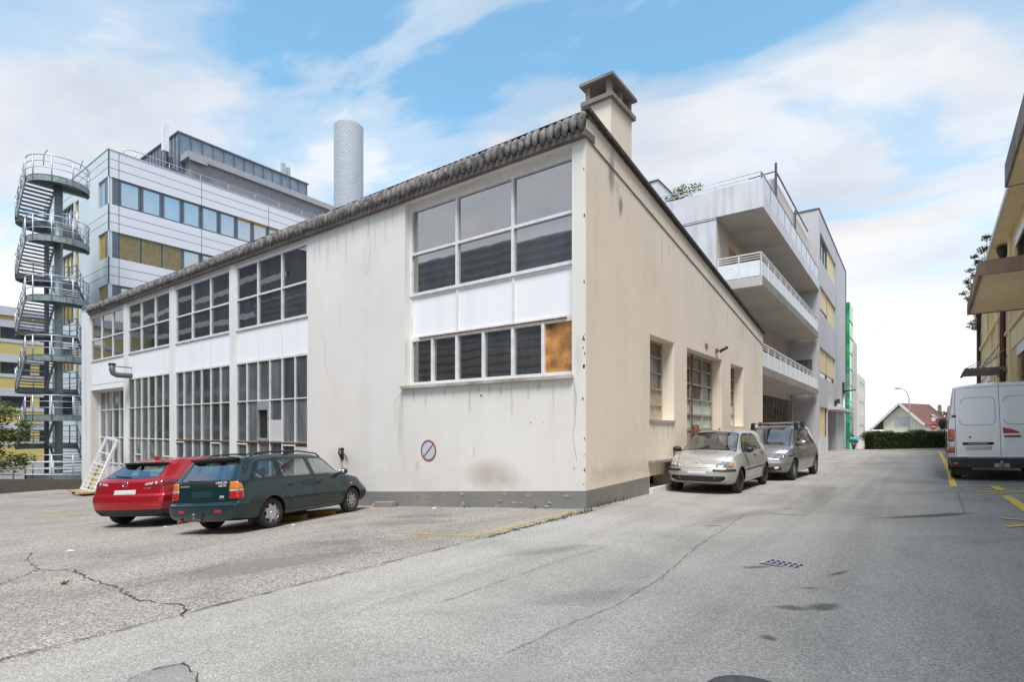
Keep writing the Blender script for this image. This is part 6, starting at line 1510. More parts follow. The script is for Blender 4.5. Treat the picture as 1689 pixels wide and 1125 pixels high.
for y in (28.8, 30.7, 32.8): mb = MB(); mb.tube([(-1.7, y, 4.74), (.0, y, 5.7)], .02, 6); mb.build('tie_rod', GALV, aw, world=False)
# conifer behind the yellow building
tree('pine_tree', 'tall dark pine whose boughs show beyond the yellow building', 'tree', (13.2, 90.3, -1), 29, .35,
     [(-1.9, -1.3, 20.6, .65), (-2.5, -1.8, 21.3, .5), (-1.5, -1.0, 22.2, .8), (-2.2, -1.5, 22.9, .55), (-1.1, -.7, 23.8, .8), (-1.8, -1.2, 24.5, .5), (-.8, -.5, 25.6, .8), (-1.4, -.9, 26.4, .5), (-.3, 0, 27.4, .8), (0, 0, 29, .7), (1.5, 1, 24, 1.6), (1.5, 1, 20, 1.8), (1.2, .8, 15, 1.8), (-1, -.6, 17, 1.2)], .26, 330, LEAFD, BARK, seed=5)

# ------------------------------------------------------------------ panelled office building on the left
OX, OY = -35.81, 3.42
OB = thing('office_building', 'white panelled office block with dark ribbon windows and a metal clad rooftop plant room', 'building', (OX, OY, -2))
PANW = M_wall('white_metal_panel', (.70, .71, .77), (.55, .55, .58), .15, .12, bump=.02)
PANG = M_wall('side_metal_panel', (.60, .67, .70), (.45, .50, .52), .2, .25, bump=.02)
GMET = M_simple('slate_blue_frame', (.12, .145, .185), .5, .2, var=.12)
OCHRE = M_simple('ochre_panel', (.38, .26, .035), .6, var=.15)
bands = [(15.73, 17.47), (12.37, 14.05), (9.0, 10.68), (5.6, 7.3), (2.2, 3.9)]
mb = MB(); wall(mb, 'x', OX, OY, 30, -2.5, 19.15, [(OY + .04, 29.6, a, b) for a, b in bands], .22); mb.build('front_cladding', PANW, OB)
mb = MB(); hl = []
for i, (a, b) in enumerate(bands): hl += [(OX - 1.8, OX - .04, a, b), (-46.0, -42.5, a, b), (-42.2, -41.4, a - .6, b - .1)]
wall(mb, 'y', OY, -49, OX, -2.5, 19.15, hl, .22); mb.build('side_cladding', PANG, OB)
mb = MB(); mb.quad((OX, OY, 19.14), (OX, 30, 19.14), (-49, 30, 19.14), (-49, OY, 19.14)); mb.quad((OX, 30, -2.5), (-49, 30, -2.5), (-49, 30, 19.15), (OX, 30, 19.15)); mb.quad((-49, 30, -2.5), (-49, OY, -2.5), (-49, OY, 19.15), (-49, 30, 19.15)); mb.build('roof_deck', GMET, OB)
mb = MB(); mb.box(-49, OX + .03, OY - .03, OY + .25, 19.15, 19.2); mb.box(OX - .25, OX + .03, OY + .25, 30, 19.15, 19.2); mb.build('roof_coping', GALV, OB)
mb = MB(); edges = [19.15] + [v for ab in bands for v in (ab[1], ab[0])]
for i in range(0, len(edges), 2):
    top = edges[i]; bot = edges[i + 1] if i + 1 < len(edges) else -2
    n = 3
    for k in range(1, n): z = bot + (top - bot) * k / n; mb.box(OX, OX + .006, OY + .006, 29.9, z - .012, z + .012); mb.box(-49, OX, OY - .006, OY, z - .012, z + .012)
    for y in (3.99, 9.0, 14.0, 19.0, 24.0): mb.box(OX, OX + .007, y - .015, y + .015, bot, top)
    mb.box(OX - .01, OX + .012, OY - .012, OY + .06, bot, top)
mb.build('panel_joint', DFRAME, OB)
mb = MB(); 
for i, (a, b) in enumerate(bands): mb.box(OX - .2, OX - .05, OY + .05, 3.99, a, b); mb.box(OX - .75, OX - .05, OY + .05, OY + .2, a, b)
mb.build('corner_column', GMET, OB)
for i, (a, b) in enumerate(bands[:4]):
    for k in range(15):
        y0 = 4.02 + k * 1.247; y1 = y0 + 1.21
        fr = MB(); glazing(fr, 'x', OX - .14, [y0, y1], [a, b], .14, .05, edge=.13); o = fr.build('window', GMET, OB)
        q = MB(); pane(q, 'x', OX - .12, y0 + .08, y1 - .08, a + .08, b - .1); q.build('pane', PANE_B, o)
        if (i == 1 and k < 3) or (i == 2 and k > 8):
            q = MB(); n = 22
            for s_ in range(n): z = a + .03 + (b - a - .05) * s_ / n; q.add([(OX - .07, y0 + .04, z), (OX - .07, y1 - .04, z), (OX - .09, y1 - .04, z + .068), (OX - .09, y0 + .04, z + .068)], [(0, 1, 2, 3)])
            q.build('venetian_blind', M_simple('olive_blind', (.27, .22, .11), .6, var=.15) if 'olive_blind' not in bpy.data.materials else bpy.data.materials['olive_blind'], o)
        elif i == 0 and k in (6, 7, 8): q = MB(); q.box(OX - .09, OX - .05, y0 + .04, y1 - .04, b - .16, b - .02); q.build('blind_box', OCHRE, o)
    q = MB(); q.box(-37.55, -36.6, OY + .1, OY + .14, a + .03, b - .03); q.build('corner_board' if i else 'corner_window', OCHRE if i else PANE_B, OB)
    fr = MB(); glazing(fr, 'y', OY + .15, lin(-46, -42.5, 4), [a, b], .1, .05); o = fr.build('window', GMET, OB); q = MB(); pane(q, 'y', OY + .17, -46, -42.5, a, b); q.build('pane' if i == 0 else 'blind', PANE_B if i == 0 else BLIND if i == 1 else OCHRE, o)
    q = MB(); q.box(-42.2, -41.4, OY + .1, OY + .16, a - .6, b - .1); q.build('stair_door', OCHRE, OB)
RG = M_simple('roof_grey', (.27, .27, .285), .8, var=.08)
mb = MB(); mb.box(-48.5, -37.3, 8.9, 22, 19.15, 21.15); mb.build('plant_room', RG, OB)
mb = MB(); mb.box(-48.6, -37.0, 8.6, 22.2, 21.15, 21.6); mb.box(-37.0, -36.9, 8.7, 9.9, 20.95, 21.5); mb.build('plant_room_coping', M_simple('roof_grey_light', (.36, .36, .375), .8, var=.08), OB)
CLAD = M_simple('zinc_cladding', (.24, .275, .33), .45, .5, var=.18, scale=1.5)
mb = MB(); mb.box(-48, -38.3, 8.5, 19.0, 19.2, 23.2); mb.build('zinc_box', CLAD, OB)
mb = MB()
for k in range(14): mb.box(-38.3, -38.24, 8.5 + k * .8, 8.56 + k * .8, 21.6, 23.2); mb.box(-38.3 - k * .6, -38.24 - k * .6, 8.44, 8.5, 19.2, 23.2)
mb.box(-48, -38.2, 8.40, 8.5, 23.2, 23.32); mb.box(-38.3, -38.2, 8.5, 19.1, 23.2, 23.32); mb.build('zinc_seam', GMET, OB)
mb = MB(); mb.tube([(OX - .2, 4.3, 19.25), (OX - .2, 4.3, 19.55), (OX - .2, 4.8, 19.7), (OX - .2, 26, 19.7)], .03, 6)
for k in range(11): mb.tube([(OX - .2, 5 + 2 * k, 19.15), (OX - .2, 5 + 2 * k, 19.7)], .02, 5)
mb.build('roof_rail', GALV, OB)
mb = MB(); mb.box(-39.2, -38.9, 17.0, 17.3, 23.2, 24.6); mb.box(-39.2, -38.9, 17.5, 17.75, 23.2, 24.4); mb.build('flue', GALV, OB)
t = thing('mobile_antenna', 'white upright mobile phone antenna panel on the office roof edge', 'antenna', (-37.0, 7.0, 19.2))
mb = MB(); mb.box(-37.2, -36.85, 6.95, 7.3, 20.9, 22.75); mb.build('antenna_panel', WHITE, t)
mb = MB(); mb.tube([(-37.1, 7.25, 19.15), (-37.1, 7.25, 22.3)], .05, 8); mb.box(-37.3, -36.8, 7.2, 7.8, 19.3, 19.8); mb.box(-37.2, -36.9, 7.3, 7.6, 20.1, 20.6); mb.tube([(-37.1, 7.2, 20.9), (-36.9, 7.4, 20.2), (-37.2, 7.5, 19.6)], .03, 6); mb.build('mast', DFRAME, t)
# round chimney tower
t = thing('chimney_tower', 'tall round chimney tower faced with pale grey bricks rising behind the office', 'tower', (-51.9, 33.6, -2))
px_, py_, _z = -51.9, 33.6, 0
mb = MB(); mb.lathe([(1.78, 0), (1.78, 41.3), (1.68, 41.4), (1.45, 41.4), (1.45, 38)], 56, 'z', (px_, py_, -2)); mb.build('brick_shaft', M_brick('pale_grey_brick', (.25, .28, .315), (.205, .235, .27), (.36, .39, .42), 1.0, .30, .24, .022, vert='cyl'), t)

# ------------------------------------------------------------------ escape stair
ST = thing('escape_stair', 'green grey steel escape stair with rounded landings winding up beside the office', 'staircase', (-35.0, .75, -2))
SGRN = M_simple('grey_green_steel', (.26, .31, .305), .5, .2, var=.2, scale=5)
SGAL = M_simple('pale_rail_steel', (.50, .51, .57), .45, .4, var=.15)
TRD = M_simple('grating_tread', (.26, .28, .30), .6, .4, var=.2)
CXs, CYs, RL = -35.0, .75, 1.42
XB = -37.35
mb = MB(); mb.tube([(CXs, CYs, -2), (CXs, CYs, 15.6)], .20, 14); mb.build('pole', SGRN, ST)
mb = MB(); mb.tube([(XB, CYs, -2), (XB, CYs, 15.0)], .12, 12); mb.build('pole', M_simple('slate_steel', (.09, .11, .16), .5), ST)
def arc(cx, a0, a1, r, n=14): return [(cx + r * math.cos(a0 + (a1 - a0) * k / n), CYs + r * math.sin(a0 + (a1 - a0) * k / n)) for k in range(n + 1)]
def landing(cx, a0, a1, z, rails):
    P = arc(cx, a0, a1, RL); sx = cx + (-.25 if cx == CXs else .25)
    Q = [(sx, P[0][1])] + P + [(sx, P[-1][1])]
    mb = MB(); mb.prism([(x, y, z - .05) for x, y in Q], (0, 0, .05)); o = mb.build('landing', TRD, ST)
    mb = MB()
    for a, b in zip(Q[:-1], Q[1:]): mb.prism([(a[0], a[1], z - .34), (b[0], b[1], z - .34), (b[0], b[1], z + .02), (a[0], a[1], z + .02)], (.0, .015, 0))
    mb.box(min(cx, sx), max(cx, sx) + .0, CYs - RL, CYs + RL, z - .28, z - .06); mb.build('landing_edge', SGRN, o)
    mb = MB()
    for h in (.4, .75, 1.1): mb.tube([(x, y, z + h) for x, y in Q], .022 if h < 1 else .03, 6)
    for k in range(0, len(Q), 3): mb.tube([(Q[k][0], Q[k][1], z - .3), (Q[k][0], Q[k][1], z + 1.1)], .035, 6)
    mb.build('landing_rail', SGAL, o)
def flight(x0, z0, x1, z1, ya, yb, side):
    n = 9; st = MB()
    st.bar((x0, ya, z0 - .12), (x1, ya, z1 - .12), .05, .24); o = st.build('stair_flight', SGRN, ST)
    st = MB(); st.bar((x0, yb, z0 - .12), (x1, yb, z1 - .12), .05, .24); st.build('stringer', SGRN, o)
    for k in range(n):
        f = (k + .5) / n; x = x0 + (x1 - x0) * f; z = z0 + (z1 - z0) * (k + 1) / (n + 1)
        mb = MB(); mb.box(x - .14, x + .14, ya + .03, yb - .03, z - .04, z); mb.build('tread', TRD, o)
    mb = MB(); yo = ya if side < 0 else yb
    for h in (.45, .75, 1.08): mb.tube([(x0, yo, z0 + h), (x1, yo, z1 + h)], .022, 6)
    for f in (.05, .35, .65, .95): mb.tube([(x0 + (x1 - x0) * f, yo, z0 + (z1 - z0) * f - .2), (x0 + (x1 - x0) * f, yo, z0 + (z1 - z0) * f + 1.08)], .025, 6)
    mb.build('stair_rail', SGAL, o)
for k in range(6):
    z = 15.7 - 3.35 * k
    if z > -1.5: landing(CXs, -PI / 2, PI / 2, z, True)
    if k < 5:
        landing(XB, PI / 2, 3 * PI / 2, z - 1.675, True) if z - 1.675 > -1.6 else None
        flight(CXs - .25, z, XB + .25, z - 1.675, CYs - RL, CYs - .1, -1)
        flight(XB + .25, z - 1.675, CXs - .25, z - 3.35, CYs + .1, CYs + RL, 1)
mb = MB(); mb.tube([(-35.6, .2, 16.8), (-35.7, .25, 17.5), (-35.4, .35, 17.7)], .02, 5); mb.tube([(-34.4, 1.6, 16.8), (-34.3, 1.7, 17.3)], .02, 5); mb.build('lightning_rod', BLACKM, ST)

# ------------------------------------------------------------------ far left: yellow block, wall, railing, tree, parked cars
t = thing('yellow_apartment_block', 'pale yellow flat-roofed block with white bands behind the escape stair', 'building', (-70, 10, -3))
YB = M_wall('soft_yellow_render', (.66, .53, .21), (.5, .42, .25), .15, .15); WB2 = M_wall('pale_band', (.62, .62, .66), (.45, .45, .48), .2, .2)
fl = [(10.8, 12.0), (7.2, 8.4), (3.7, 4.9), (.2, 1.4)]
mb = MB(); wl = [(y, y + 2.4, a, b) for a, b in fl for y in np.arange(-14, 34, 3.1)]
wall(mb, 'x', -70, -20, 40, -4, 14.0, wl, .2); mb.box(-85, -70.02, -20, 40, 13.95, 14.0); mb.build('wall', YB, t)
mb = MB()
for a, b in fl:
    mb.box(-70, -69.95, -20, 40, a - .35, a - .02); mb.box(-70, -69.95, -20, 40, b + .02, b + .75)
mb.box(-70, -69.8, -20, 40, 13.2, 14.1); mb.build('white_band', WB2, t)
for h in wl:
    if -1 < h[0] < 26: q = MB(); pane(q, 'x', -70.18, *h); q.build('window', PANE_U, t)
t = thing('boundary_wall', 'low dark concrete wall at the left edge of the forecourt', 'wall', (-28.3, -.2, -1.6))
mb = MB(); a, b = Vector((-28.15, .1, -1.35)), Vector((-36, -5.7, -1.35)); mb.bar(a, b, .3, .72); mb.build('wall_body', M_wall('dark_wall', (.10, .085, .075), (.04, .035, .03), .4, .6), t)
t = thing('tube_railing', 'galvanised tube railing standing behind the low dark wall', 'railing', (-28.5, .3, -1))
mb = MB(); d_ = (b - a).normalized(); nrm = Vector((-.594, .805, 0))
for h in (.35, .65, .98): mb.tube([a + nrm * .4 + Vector((0, 0, h + .2)), b + nrm * .4 + Vector((0, 0, h + .2))], .028, 6)
for k in range(6): p = a.lerp(b, k / 5) + nrm * .4; mb.tube([p, p + Vector((0, 0, 1.2))], .03, 6)
mb.build('rails', GALV, t)
tree('garden_tree', 'leafy light green tree at the left edge beside the escape stair', 'tree', (-33.5, -3.1, -2.2), 5.6, .12,
     [(.5, .3, 3.9, 1.0), (1.3, .9, 4.6, .75), (-.3, 0, 5.0, 1.0), (1.7, 1.2, 3.3, .75), (.6, .4, 2.6, .8), (1.6, 1.1, 2.0, .75), (2.3, 1.6, 2.2, .45), (-.6, -.3, 2.0, 1.0), (2.2, 1.6, 3.9, .4), (.2, .2, 5.8, .6)], .16, 900, LEAFY, BARK, seed=12)

# building across the yard, seen mirrored in the panes
t = thing('corrugated_hall', 'grey corrugated metal hall across the yard, mirrored in the workshop panes', 'building', (-15, -16, 0))
CORR = M_simple('corrugated_sheet', (.26, .265, .275), .6, .3, var=.12)
mb = MB(); prof = []
for k in range(0, 173): prof.append((-2 + k * .083, .13 * math.sin(k * PI / 3)))
v = []
for z, d in prof: v += [(-42.5, -16 + d, z), (-2, -16 + d, z)]
mb.add(v, [(2 * i, 2 * i + 1, 2 * i + 3, 2 * i + 2) for i in range(len(prof) - 1)], True); mb.build('corrugated_wall', CORR, t)
mb = MB(); mb.box(-42.5, -2, -26, -16.25, -2, 12.2); mb.build('hall_body', CORR, t)
mb = MB(); [mb.box(-26, -7, -15.83 - .0, -15.75, 2.6 + .5 * q, 2.95 + .5 * q) for q in range(8)]; tag(mb.build('brown_cladding', M_simple('red_brown_cladding', (.30, .19, .14), .8), t), kind='stuff')
t = thing('banded_office', 'dark office block with white floor bands across the yard', 'building', (-50, -19, 0))
mb = MB(); mb.box(-82, -43, -30, -19, -3, 19); mb.build('dark_wall', M_simple('dark_facade', (.05, .053, .06), .5, var=.3), t)
mb = MB()
for z in (1.2, 4.9, 8.6, 12.3, 16.0): mb.box(-82, -43, -19.3, -18.95, z, z + .55)
mb.build('white_band', WHITEP, t)
# ------------------------------------------------------------------ vehicles in place
MT.update(dark=M_simple('dark_underside', (.012, .012, .012), .9), black=M_simple('black_plastic', (.022, .022, .024), .45, var=.2), tyre=M_simple('tyre_rubber', (.035, .034, .033), .85, var=.3, scale=12, bump=.2),
          chrome=M_simple('chrome', (.75, .76, .78), .12, 1, var=.03), red=M_simple('red_lens', (.42, .012, .012), .12, coat=1, var=.15, scale=20), amber=M_simple('amber_lens', (.62, .19, .02), .15, coat=1), amberred=M_simple('orange_lens', (.50, .08, .02), .15, coat=1),
          lampw=M_simple('clear_lens', (.55, .55, .56), .1, .2, coat=1, var=.3, scale=30), darkred=M_simple('dark_red_lens', (.20, .006, .012), .1, coat=1, var=.3, scale=12), headlamp=M_simple('headlamp_glass', (.30, .29, .29), .08, .35, coat=1, var=.45, scale=22), plate=M_simple('blank_plate', (.58, .58, .58), .5, var=.08, scale=9),
          seat=M_simple('seat_cloth', (.045, .042, .045), .95), glass=M_clearglass('car_glass'),
          cover=M_simple('silver_wheel_cover', (.50, .50, .51), .35, .5, var=.1), steel=M_simple('black_steel_rim', (.035, .034, .034), .55, .2, var=.3), steelw=M_simple('old_white_rim', (.42, .38, .33), .6, .2, var=.5, scale=14), alloy=M_simple('dark_alloy', (.14, .14, .15), .35, .6), alloy7=M_simple('silver_alloy', (.50, .50, .52), .3, .7),
          recess=M_paint('green_recess', (.012, .035, .04), rough=.5))
def ground_pose(t, x0, y0, rz, sp):
    """set the empty so that the four wheels meet the sloping ground"""
    d = Vector((-math.sin(rz), math.cos(rz), 0)); s = Vector((math.cos(rz), math.sin(rz), 0)); o = Vector((x0, y0, 0))
    ya, yf = sp['wheels'][0][0], sp['wheels'][1][0]; xs = sp['wheels'][0][2]
    h = lambda p: gz(p.x, p.y)
    rl, rr, fl_, fr_ = (o + d * ya - s * xs, o + d * ya + s * xs, o + d * yf - s * xs, o + d * yf + s * xs)
    pitch = math.atan2((h(fl_) + h(fr_) - h(rl) - h(rr)) / 2, yf - ya); roll = math.atan2((h(rr) + h(fr_) - h(rl) - h(fl_)) / 2, 2 * xs)
    M = Matrix.Rotation(rz, 4, 'Z') @ Matrix.Rotation(pitch, 4, 'X') @ Matrix.Rotation(-roll, 4, 'Y')
    z = (h(rl) + h(rr) + h(fl_) + h(fr_)) / 4 - (yf + ya) / 2 * math.sin(pitch) + .006
    t.location = (x0, y0, z); t.rotation_euler = M.to_euler()

def place(name, label, x0, y0, rz, sp, mt, extra=None, scale=1):
    t, B = car(name, label, 'van' if sp is VAN else 'car', (0, 0, 0), 0, sp, mt)
    if extra: extra(t, B)
    ground_pose(t, x0, y0, rz, sp); t.scale = (scale,) * 3
    return t

def rear_text(t, B, txt, x, z, size, m, sgn=-1, width=None, name='lettering', off=.012):
    p, n = B.hit('y', x, z, sgn); xd = Vector((1, 0, 0)) if sgn < 0 else Vector((-1, 0, 0)); xd = (xd - n * xd.dot(n)).normalized(); yd = n.cross(xd)
    return text_mesh(name, txt, size, m, t, p + n * off, xd, yd, .003, False, width)

def emblem(t, B, ax, a, b, sgn, r, wing=True):
    p, n = B.hit(ax, a, b, sgn); mb = MB(); u = Vector((1, 0, 0)); u = (u - n * u.dot(n)).normalized(); v = n.cross(u); p = p + n * .012
    mb.tube([p + u * r * 1.2 * math.cos(2 * PI * k / 28) + v * r * math.sin(2 * PI * k / 28) for k in range(29)], r * .12, 6, False)
    if wing: mb.tube([p + u * r * 1.0 + v * r * .45, p + u * r * .5 + v * r * .15, p - v * r * .25, p - u * r * .5 + v * r * .15, p - u * r * 1.0 + v * r * .45], r * .10, 6)
    mb.build('emblem', MT['chrome'], t, world=False)

GREENP = M_paint('dark_teal_green', (.0035, .023, .027), rough=.26, dust=.05)
def green_extra(t, B):
    for sg in (1, -1):
        P = []
        for y, dz in ((.70, .0), (.80, .055), (1.3, .065), (2.0, .065), (2.52, .05), (2.64, .0)):
            h = B.hit('z', sg * .545, y); P.append(h[0] + Vector((0, 0, dz)))
        mb = MB(); mb.tube(P, .016, 8)
        for y in (1.62,): h = B.hit('z', sg * .545, y); mb.box(sg * .545 - .02, sg * .545 + .02, y - .05, y + .05, h[0].z - .005, h[0].z + .065)
        mb.build('roof_rail', MT['black'], t, world=False)
    rear_text(t, B, 'LANCER', .44, .925, .055, SWHITE, width=.24); rear_text(t, B, 'GLXi', .46, .872, .05, SWHITE, width=.16)
    rear_text(t, B, 'MITSUBISHI', -.44, .88, .04, MT['lampw'], width=.26)
    mb = MB(); mb.tube([(.0, .45, .27), (.0, -.02, .27), (.0, -.10, .30), (.0, -.10, .36)], .022, 8); mb.ball((0, -.10, .38), .035, .035, .035); mb.box(-.45, .45, .10, .16, .24, .30); mb.build('tow_bar', M_simple('towbar_steel', (.30, .27, .25), .5, .5, var=.4), t, world=False)
    mb = MB(); mb.tube([(-.50, .6, .24), (-.52, .02, .25)], .028, 10); mb.build('exhaust', RUST, t, world=False)
    # small roof-end spoiler lip
    g = []; mb = MB()
    for k in range(13):
        x = -.56 + 1.12 * k / 12; h = B.hit('y', x, 1.325, -1); p = h[0]; g += [p + Vector((0, -.10 + .05 * abs(x) ** 2, .035)), p + Vector((0, .03, .06)), p + Vector((0, .02, -.02))]
    mb.add(g, [f for k in range(12) for f in ((3*k, 3*k+1, 3*k+4, 3*k+3), (3*k+2, 3*k, 3*k+3, 3*k+5))], True); mb.build('roof_spoiler', MT['black'], t, world=False)
place('station_wagon', 'dark green station wagon with roof rails, a bare front rim and no rear number plate', GX, GY, GR, WAGON, veh_mats(GREENP, handle=MT['black']), green_extra, GS)

REDP = M_paint('deep_red', (.37, .007, .017), metal=.25, rough=.25, dust=.03)
def red_extra(t, B):
    emblem(t, B, 'y', 0, .915, -1, .055)
    mb = MB(); h = B.hit('z', 0, .95); mb.prism([h[0] + Vector((-.03, -.06, -.005)), h[0] + Vector((-.03, .14, -.005)), h[0] + Vector((-.03, -.03, .07))], (.06, 0, 0)); mb.build('roof_fin', REDP, t, world=False, bevel=.01)
    for x in (-.58, .58):
        mb = MB(); mb.tube([(x, .4, .30), (x, .10, .30)], .04, 14); mb.build('exhaust', MT['dark'], t, world=False)
    mb = MB(); g = []
    for k in range(13):
        x = -.52 + 1.04 * k / 12; h = B.hit('y', x, 1.30, -1); p = h[0]; g += [p + Vector((0, -.10 + .10 * x * x, .045)), p + Vector((0, .10, .06)), p + Vector((0, .02, -.01))]
    mb.add(g, [f for k in range(12) for f in ((3*k, 3*k+1, 3*k+4, 3*k+3), (3*k+2, 3*k, 3*k+3, 3*k+5))], True); mb.build('roof_spoiler', REDP, t, world=False)
place('hatchback', 'red hatchback with a slanted rear window parked left of the green wagon', RX, RY, RR, HATCH, veh_mats(REDP), red_extra)

SILV = M_paint('warm_silver', (.56, .545, .52), metal=.55, rough=.36, dust=.18)
def punto_extra(t, B):
    emblem(t, B, 'z', 0, 3.66, 1, .045, False)
    mb = MB(); h = B.hit('z', 0, 2.0); mb.tube([h[0], h[0] + Vector((0, -.02, .05))], .014, 6); mb.build('aerial', MT['black'], t, world=False)
place('small_hatchback', 'silver small hatchback with black bumper strips and steel wheels by the gable', PX, PY, PR, SUPERMINI, veh_mats(SILV), punto_extra)

GREYP = M_paint('pewter_grey', (.30, .29, .285), metal=.65, rough=.30, dust=.12)
def bclass_extra(t, B):
    for y in (1.55, 2.35):
        hz = B.hit('z', 0, y)[0].z; e = B.hit('z', .60, y)[0]; mb = MB(); mb.bar((-.66, y, hz + .085), (.66, y, hz + .085), .07, .03)
        rk = mb.build('roof_bar', MT['chrome'], t, world=False, bevel=.008)
        for sg in (1, -1):
            mb = MB(); mb.prism([(sg * .58, y - .05, e.z - .01), (sg * .70, y - .05, e.z - .05), (sg * .67, y - .05, hz + .11), (sg * .57, y - .05, hz + .11)], (0, .1, 0)); mb.build('roof_bar_foot', MT['black'], rk, world=False, bevel=.01)
    p, n = B.hit('y', 0, .63, 1); mb = MB(); r = .085
    q = p + n * .03; mb.tube([(q.x + r * math.cos(2 * PI * k / 24), q.y, q.z + r * math.sin(2 * PI * k / 24)) for k in range(25)], .008, 6, False)
    for a in (90, 210, 330): mb.tube([q, (q.x + r * math.cos(R(a)), q.y, q.z + r * math.sin(R(a)))], .009, 6)
    mb.build('emblem', MT['chrome'], t, world=False)
place('compact_minivan', 'grey compact minivan with a roof rack parked behind the silver hatchback', BX, BY, BR, MINIVAN, veh_mats(GREYP, handle=MT['chrome']), bclass_extra)

VANP = M_paint('white_van_paint', (.90, .90, .91), rough=.35, dust=.05)
def van_extra(t, B):
    rear_text(t, B, 'MASTER', -.43, .947, .055, SWHITE, width=.36, off=.030)
    P = [(.04, 1.205), (.24, 1.205), (.04, 1.36)]
    g = [B.hit('y', x, z, -1) for x, z in ((.05, 1.20), (.36, 1.20), (.34, 1.235), (.22, 1.30), (.05, 1.345))]; mb = MB(); mb.poly([tuple(p + n * .008) for p, n in g]); mb.build('red_arrow_sticker', MT['red'], t, world=False)
    mb = MB(); mb.tube([(0, .3, .36), (0, -.08, .36), (0, -.13, .40), (0, -.13, .46)], .03, 8); mb.ball((0, -.13, .48), .045, .045, .045); mb.box(-.14, .14, -.10, -.02, .36, .46); mb.build('tow_hook', M_simple('hook_steel', (.35, .35, .36), .4, .6), t, world=False)
    for sg in (1, -1):
        mb = MB(); h = B.hit('y', sg * .82, .36, -1); mb.box(sg * .72 - .17, sg * .72 + .17, .35, .37, .12, .40); mb.build('mud_flap', MT['black'], t, world=False)
place('delivery_van', 'tall white panel van seen from behind, parked in the yellow bay', VX, VY, VR, VAN, veh_mats(VANP, sill=MT['black'], chrome=MT['black'], gap=M_simple('grey_gap', (.20, .20, .21), .8)), van_extra)

# far parked cars: behind the left wall and behind the hedge
def far_car(label, x, y, rz, col, src):
    sp = dict(src); sp['opt'] = dict(src['opt'], ds=.06, ring=60)
    nm = 'parked_car'; place(nm, label, x, y, rz, sp, veh_mats(M_paint('car_paint', col, rough=.3, dust=.04)))
far_car('white car glimpsed between the tree and the low wall at far left', -37.5, -5.2, R(120), (.62, .62, .63), SUPERMINI)
far_car('violet blue car glimpsed behind the low wall below the escape stair', -36.4, -2.2, R(120), (.05, .05, .20), SUPERMINI)
far_car('white car with bright windscreen parked behind the hedge', 6.3, 74.5, R(155), (.65, .66, .68), MINIVAN)

# ------------------------------------------------------------------ light, sky, camera
SUN_EL, SUN_AZ = R(63), R(SUNAZ)          # azimuth measured from +Y towards +X
w = bpy.data.worlds.new('World'); S.world = w; w.use_nodes = True
nt = w.node_tree; nd, lk = nt.nodes, nt.links
bg = nd['Background']
sky = N(nt, 'ShaderNodeTexSky', sky_type='NISHITA', sun_disc=False, sun_elevation=SUN_EL, sun_rotation=SUN_AZ, air_density=1.0, dust_density=.6, ozone_density=1.4, altitude=300)
tc = N(nt, 'ShaderNodeTexCoord')
sx = N(nt, 'ShaderNodeSeparateXYZ'); lk.new(tc.outputs['Generated'], sx.inputs[0])
zc = N(nt, 'ShaderNodeMath', operation='MAXIMUM'); zc.inputs[1].default_value = 0.; lk.new(sx.outputs['Z'], zc.inputs[0])
za = N(nt, 'ShaderNodeMath', operation='ADD'); za.inputs[1].default_value = .16; lk.new(zc.outputs[0], za.inputs[0])
dx = N(nt, 'ShaderNodeMath', operation='DIVIDE'); lk.new(sx.outputs['X'], dx.inputs[0]); lk.new(za.outputs[0], dx.inputs[1])
dy = N(nt, 'ShaderNodeMath', operation='DIVIDE'); lk.new(sx.outputs['Y'], dy.inputs[0]); lk.new(za.outputs[0], dy.inputs[1])
cb = N(nt, 'ShaderNodeCombineXYZ'); lk.new(dx.outputs[0], cb.inputs[0]); lk.new(dy.outputs[0], cb.inputs[1])
mp = N(nt, 'ShaderNodeMapping'); mp.inputs['Location'].default_value = SKYOFF; mp.inputs['Rotation'].default_value = (0, 0, R(36)); mp.inputs['Scale'].default_value = (.8, 1.25, 1)
lk.new(cb.outputs[0], mp.inputs['Vector'])
n1 = N(nt, 'ShaderNodeTexNoise', i_Scale=1.25, i_Detail=9, i_Roughness=.55, i_Distortion=.5); lk.new(mp.outputs[0], n1.inputs['Vector'])
# more cloud towards the horizon
hz = N(nt, 'ShaderNodeMapRange'); hz.inputs['From Min'].default_value = .02; hz.inputs['From Max'].default_value = .62; hz.inputs['To Min'].default_value = .22; hz.inputs['To Max'].default_value = -.06
lk.new(zc.outputs[0], hz.inputs['Value'])
ad = N(nt, 'ShaderNodeMath', operation='ADD'); lk.new(n1.outputs['Fac'], ad.inputs[0]); lk.new(hz.outputs[0], ad.inputs[1])
rc = ramp(nt, [(.41, (.05, .05, .05, 1)), (.49, (.42, .42, .42, 1)), (.57, (.82, .82, .82, 1)), (.68, (1, 1, 1, 1))]); rc.color_ramp.interpolation = 'EASE'
lk.new(ad.outputs[0], rc.inputs['Fac'])
n2 = N(nt, 'ShaderNodeTexNoise', i_Scale=1.7, i_Detail=6, i_Roughness=.55); lk.new(mp.outputs[0], n2.inputs['Vector'])
cc = ramp(nt, [(.32, (4.8, 4.9, 5.25, 1)), (.66, (6.8, 6.7, 6.7, 1))]); lk.new(n2.outputs['Fac'], cc.inputs['Fac'])
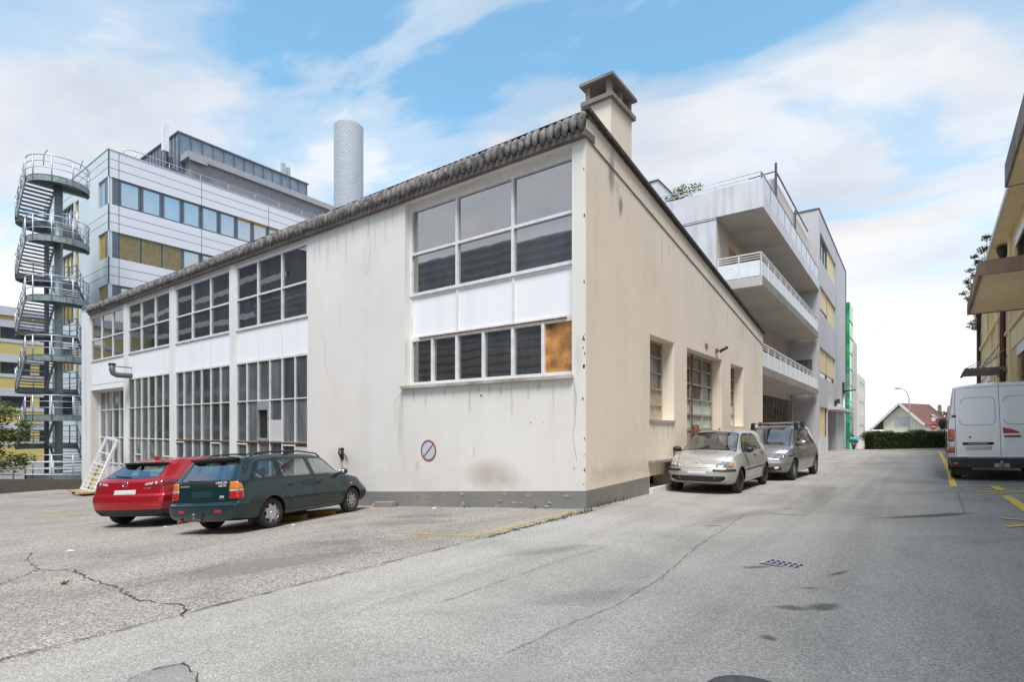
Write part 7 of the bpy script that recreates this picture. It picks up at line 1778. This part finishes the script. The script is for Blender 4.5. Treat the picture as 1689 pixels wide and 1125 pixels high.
hs = N(nt, 'ShaderNodeHueSaturation'); hs.inputs['Saturation'].default_value = 1.12; hs.inputs['Hue'].default_value = .475; hs.inputs['Value'].default_value = SKYV; lk.new(sky.outputs[0], hs.inputs['Color'])
mx = N(nt, 'ShaderNodeMix', data_type='RGBA'); lk.new(rc.outputs['Color'], mx.inputs['Factor']); lk.new(hs.outputs['Color'], mx.inputs['A']); lk.new(cc.outputs['Color'], mx.inputs['B'])
# bright haze at the horizon
hr_ = N(nt, 'ShaderNodeMapRange'); hr_.inputs['From Min'].default_value = .0; hr_.inputs['From Max'].default_value = .36; hr_.inputs['To Min'].default_value = .9; hr_.inputs['To Max'].default_value = 0.; hr_.interpolation_type = 'SMOOTHSTEP'
lk.new(zc.outputs[0], hr_.inputs['Value'])
mx2 = N(nt, 'ShaderNodeMix', data_type='RGBA'); lk.new(hr_.outputs[0], mx2.inputs['Factor']); lk.new(mx.outputs['Result'], mx2.inputs['A']); mx2.inputs['B'].default_value = (8.0, 7.95, 7.9, 1)
lk.new(mx2.outputs['Result'], bg.inputs['Color']); bg.inputs['Strength'].default_value = .15
sd = Vector((math.sin(SUN_AZ) * math.cos(SUN_EL), math.cos(SUN_AZ) * math.cos(SUN_EL), math.sin(SUN_EL)))
L = bpy.data.lights.new('Sun', 'SUN'); L.energy = SUNE; L.angle = R(20); L.color = (1, .95, .87)
lo = bpy.data.objects.new('Sun', L); COL.objects.link(lo); lo.rotation_euler = sd.to_track_quat('Z', 'Y').to_euler(); lo.location = (0, -10, 40)

cam = bpy.data.cameras.new('Camera'); co = bpy.data.objects.new('Camera', cam); COL.objects.link(co); S.camera = co
co.location = (4.93, -9.02, 1.5); co.rotation_euler = (R(90), 0, R(36.4))
cam.sensor_width = 36; cam.lens = 36 * 896 / 1689; cam.shift_y = (708 - 562.5) / 1689; cam.clip_end = 3000; cam.clip_start = .05
S.view_settings.view_transform = 'Standard'; S.view_settings.look = 'None'; S.view_settings.exposure = 0; S.view_settings.gamma = 1
S.render.engine = 'CYCLES'
S.cycles.max_bounces = 8; S.cycles.transparent_max_bounces = 12; S.cycles.use_denoising = True
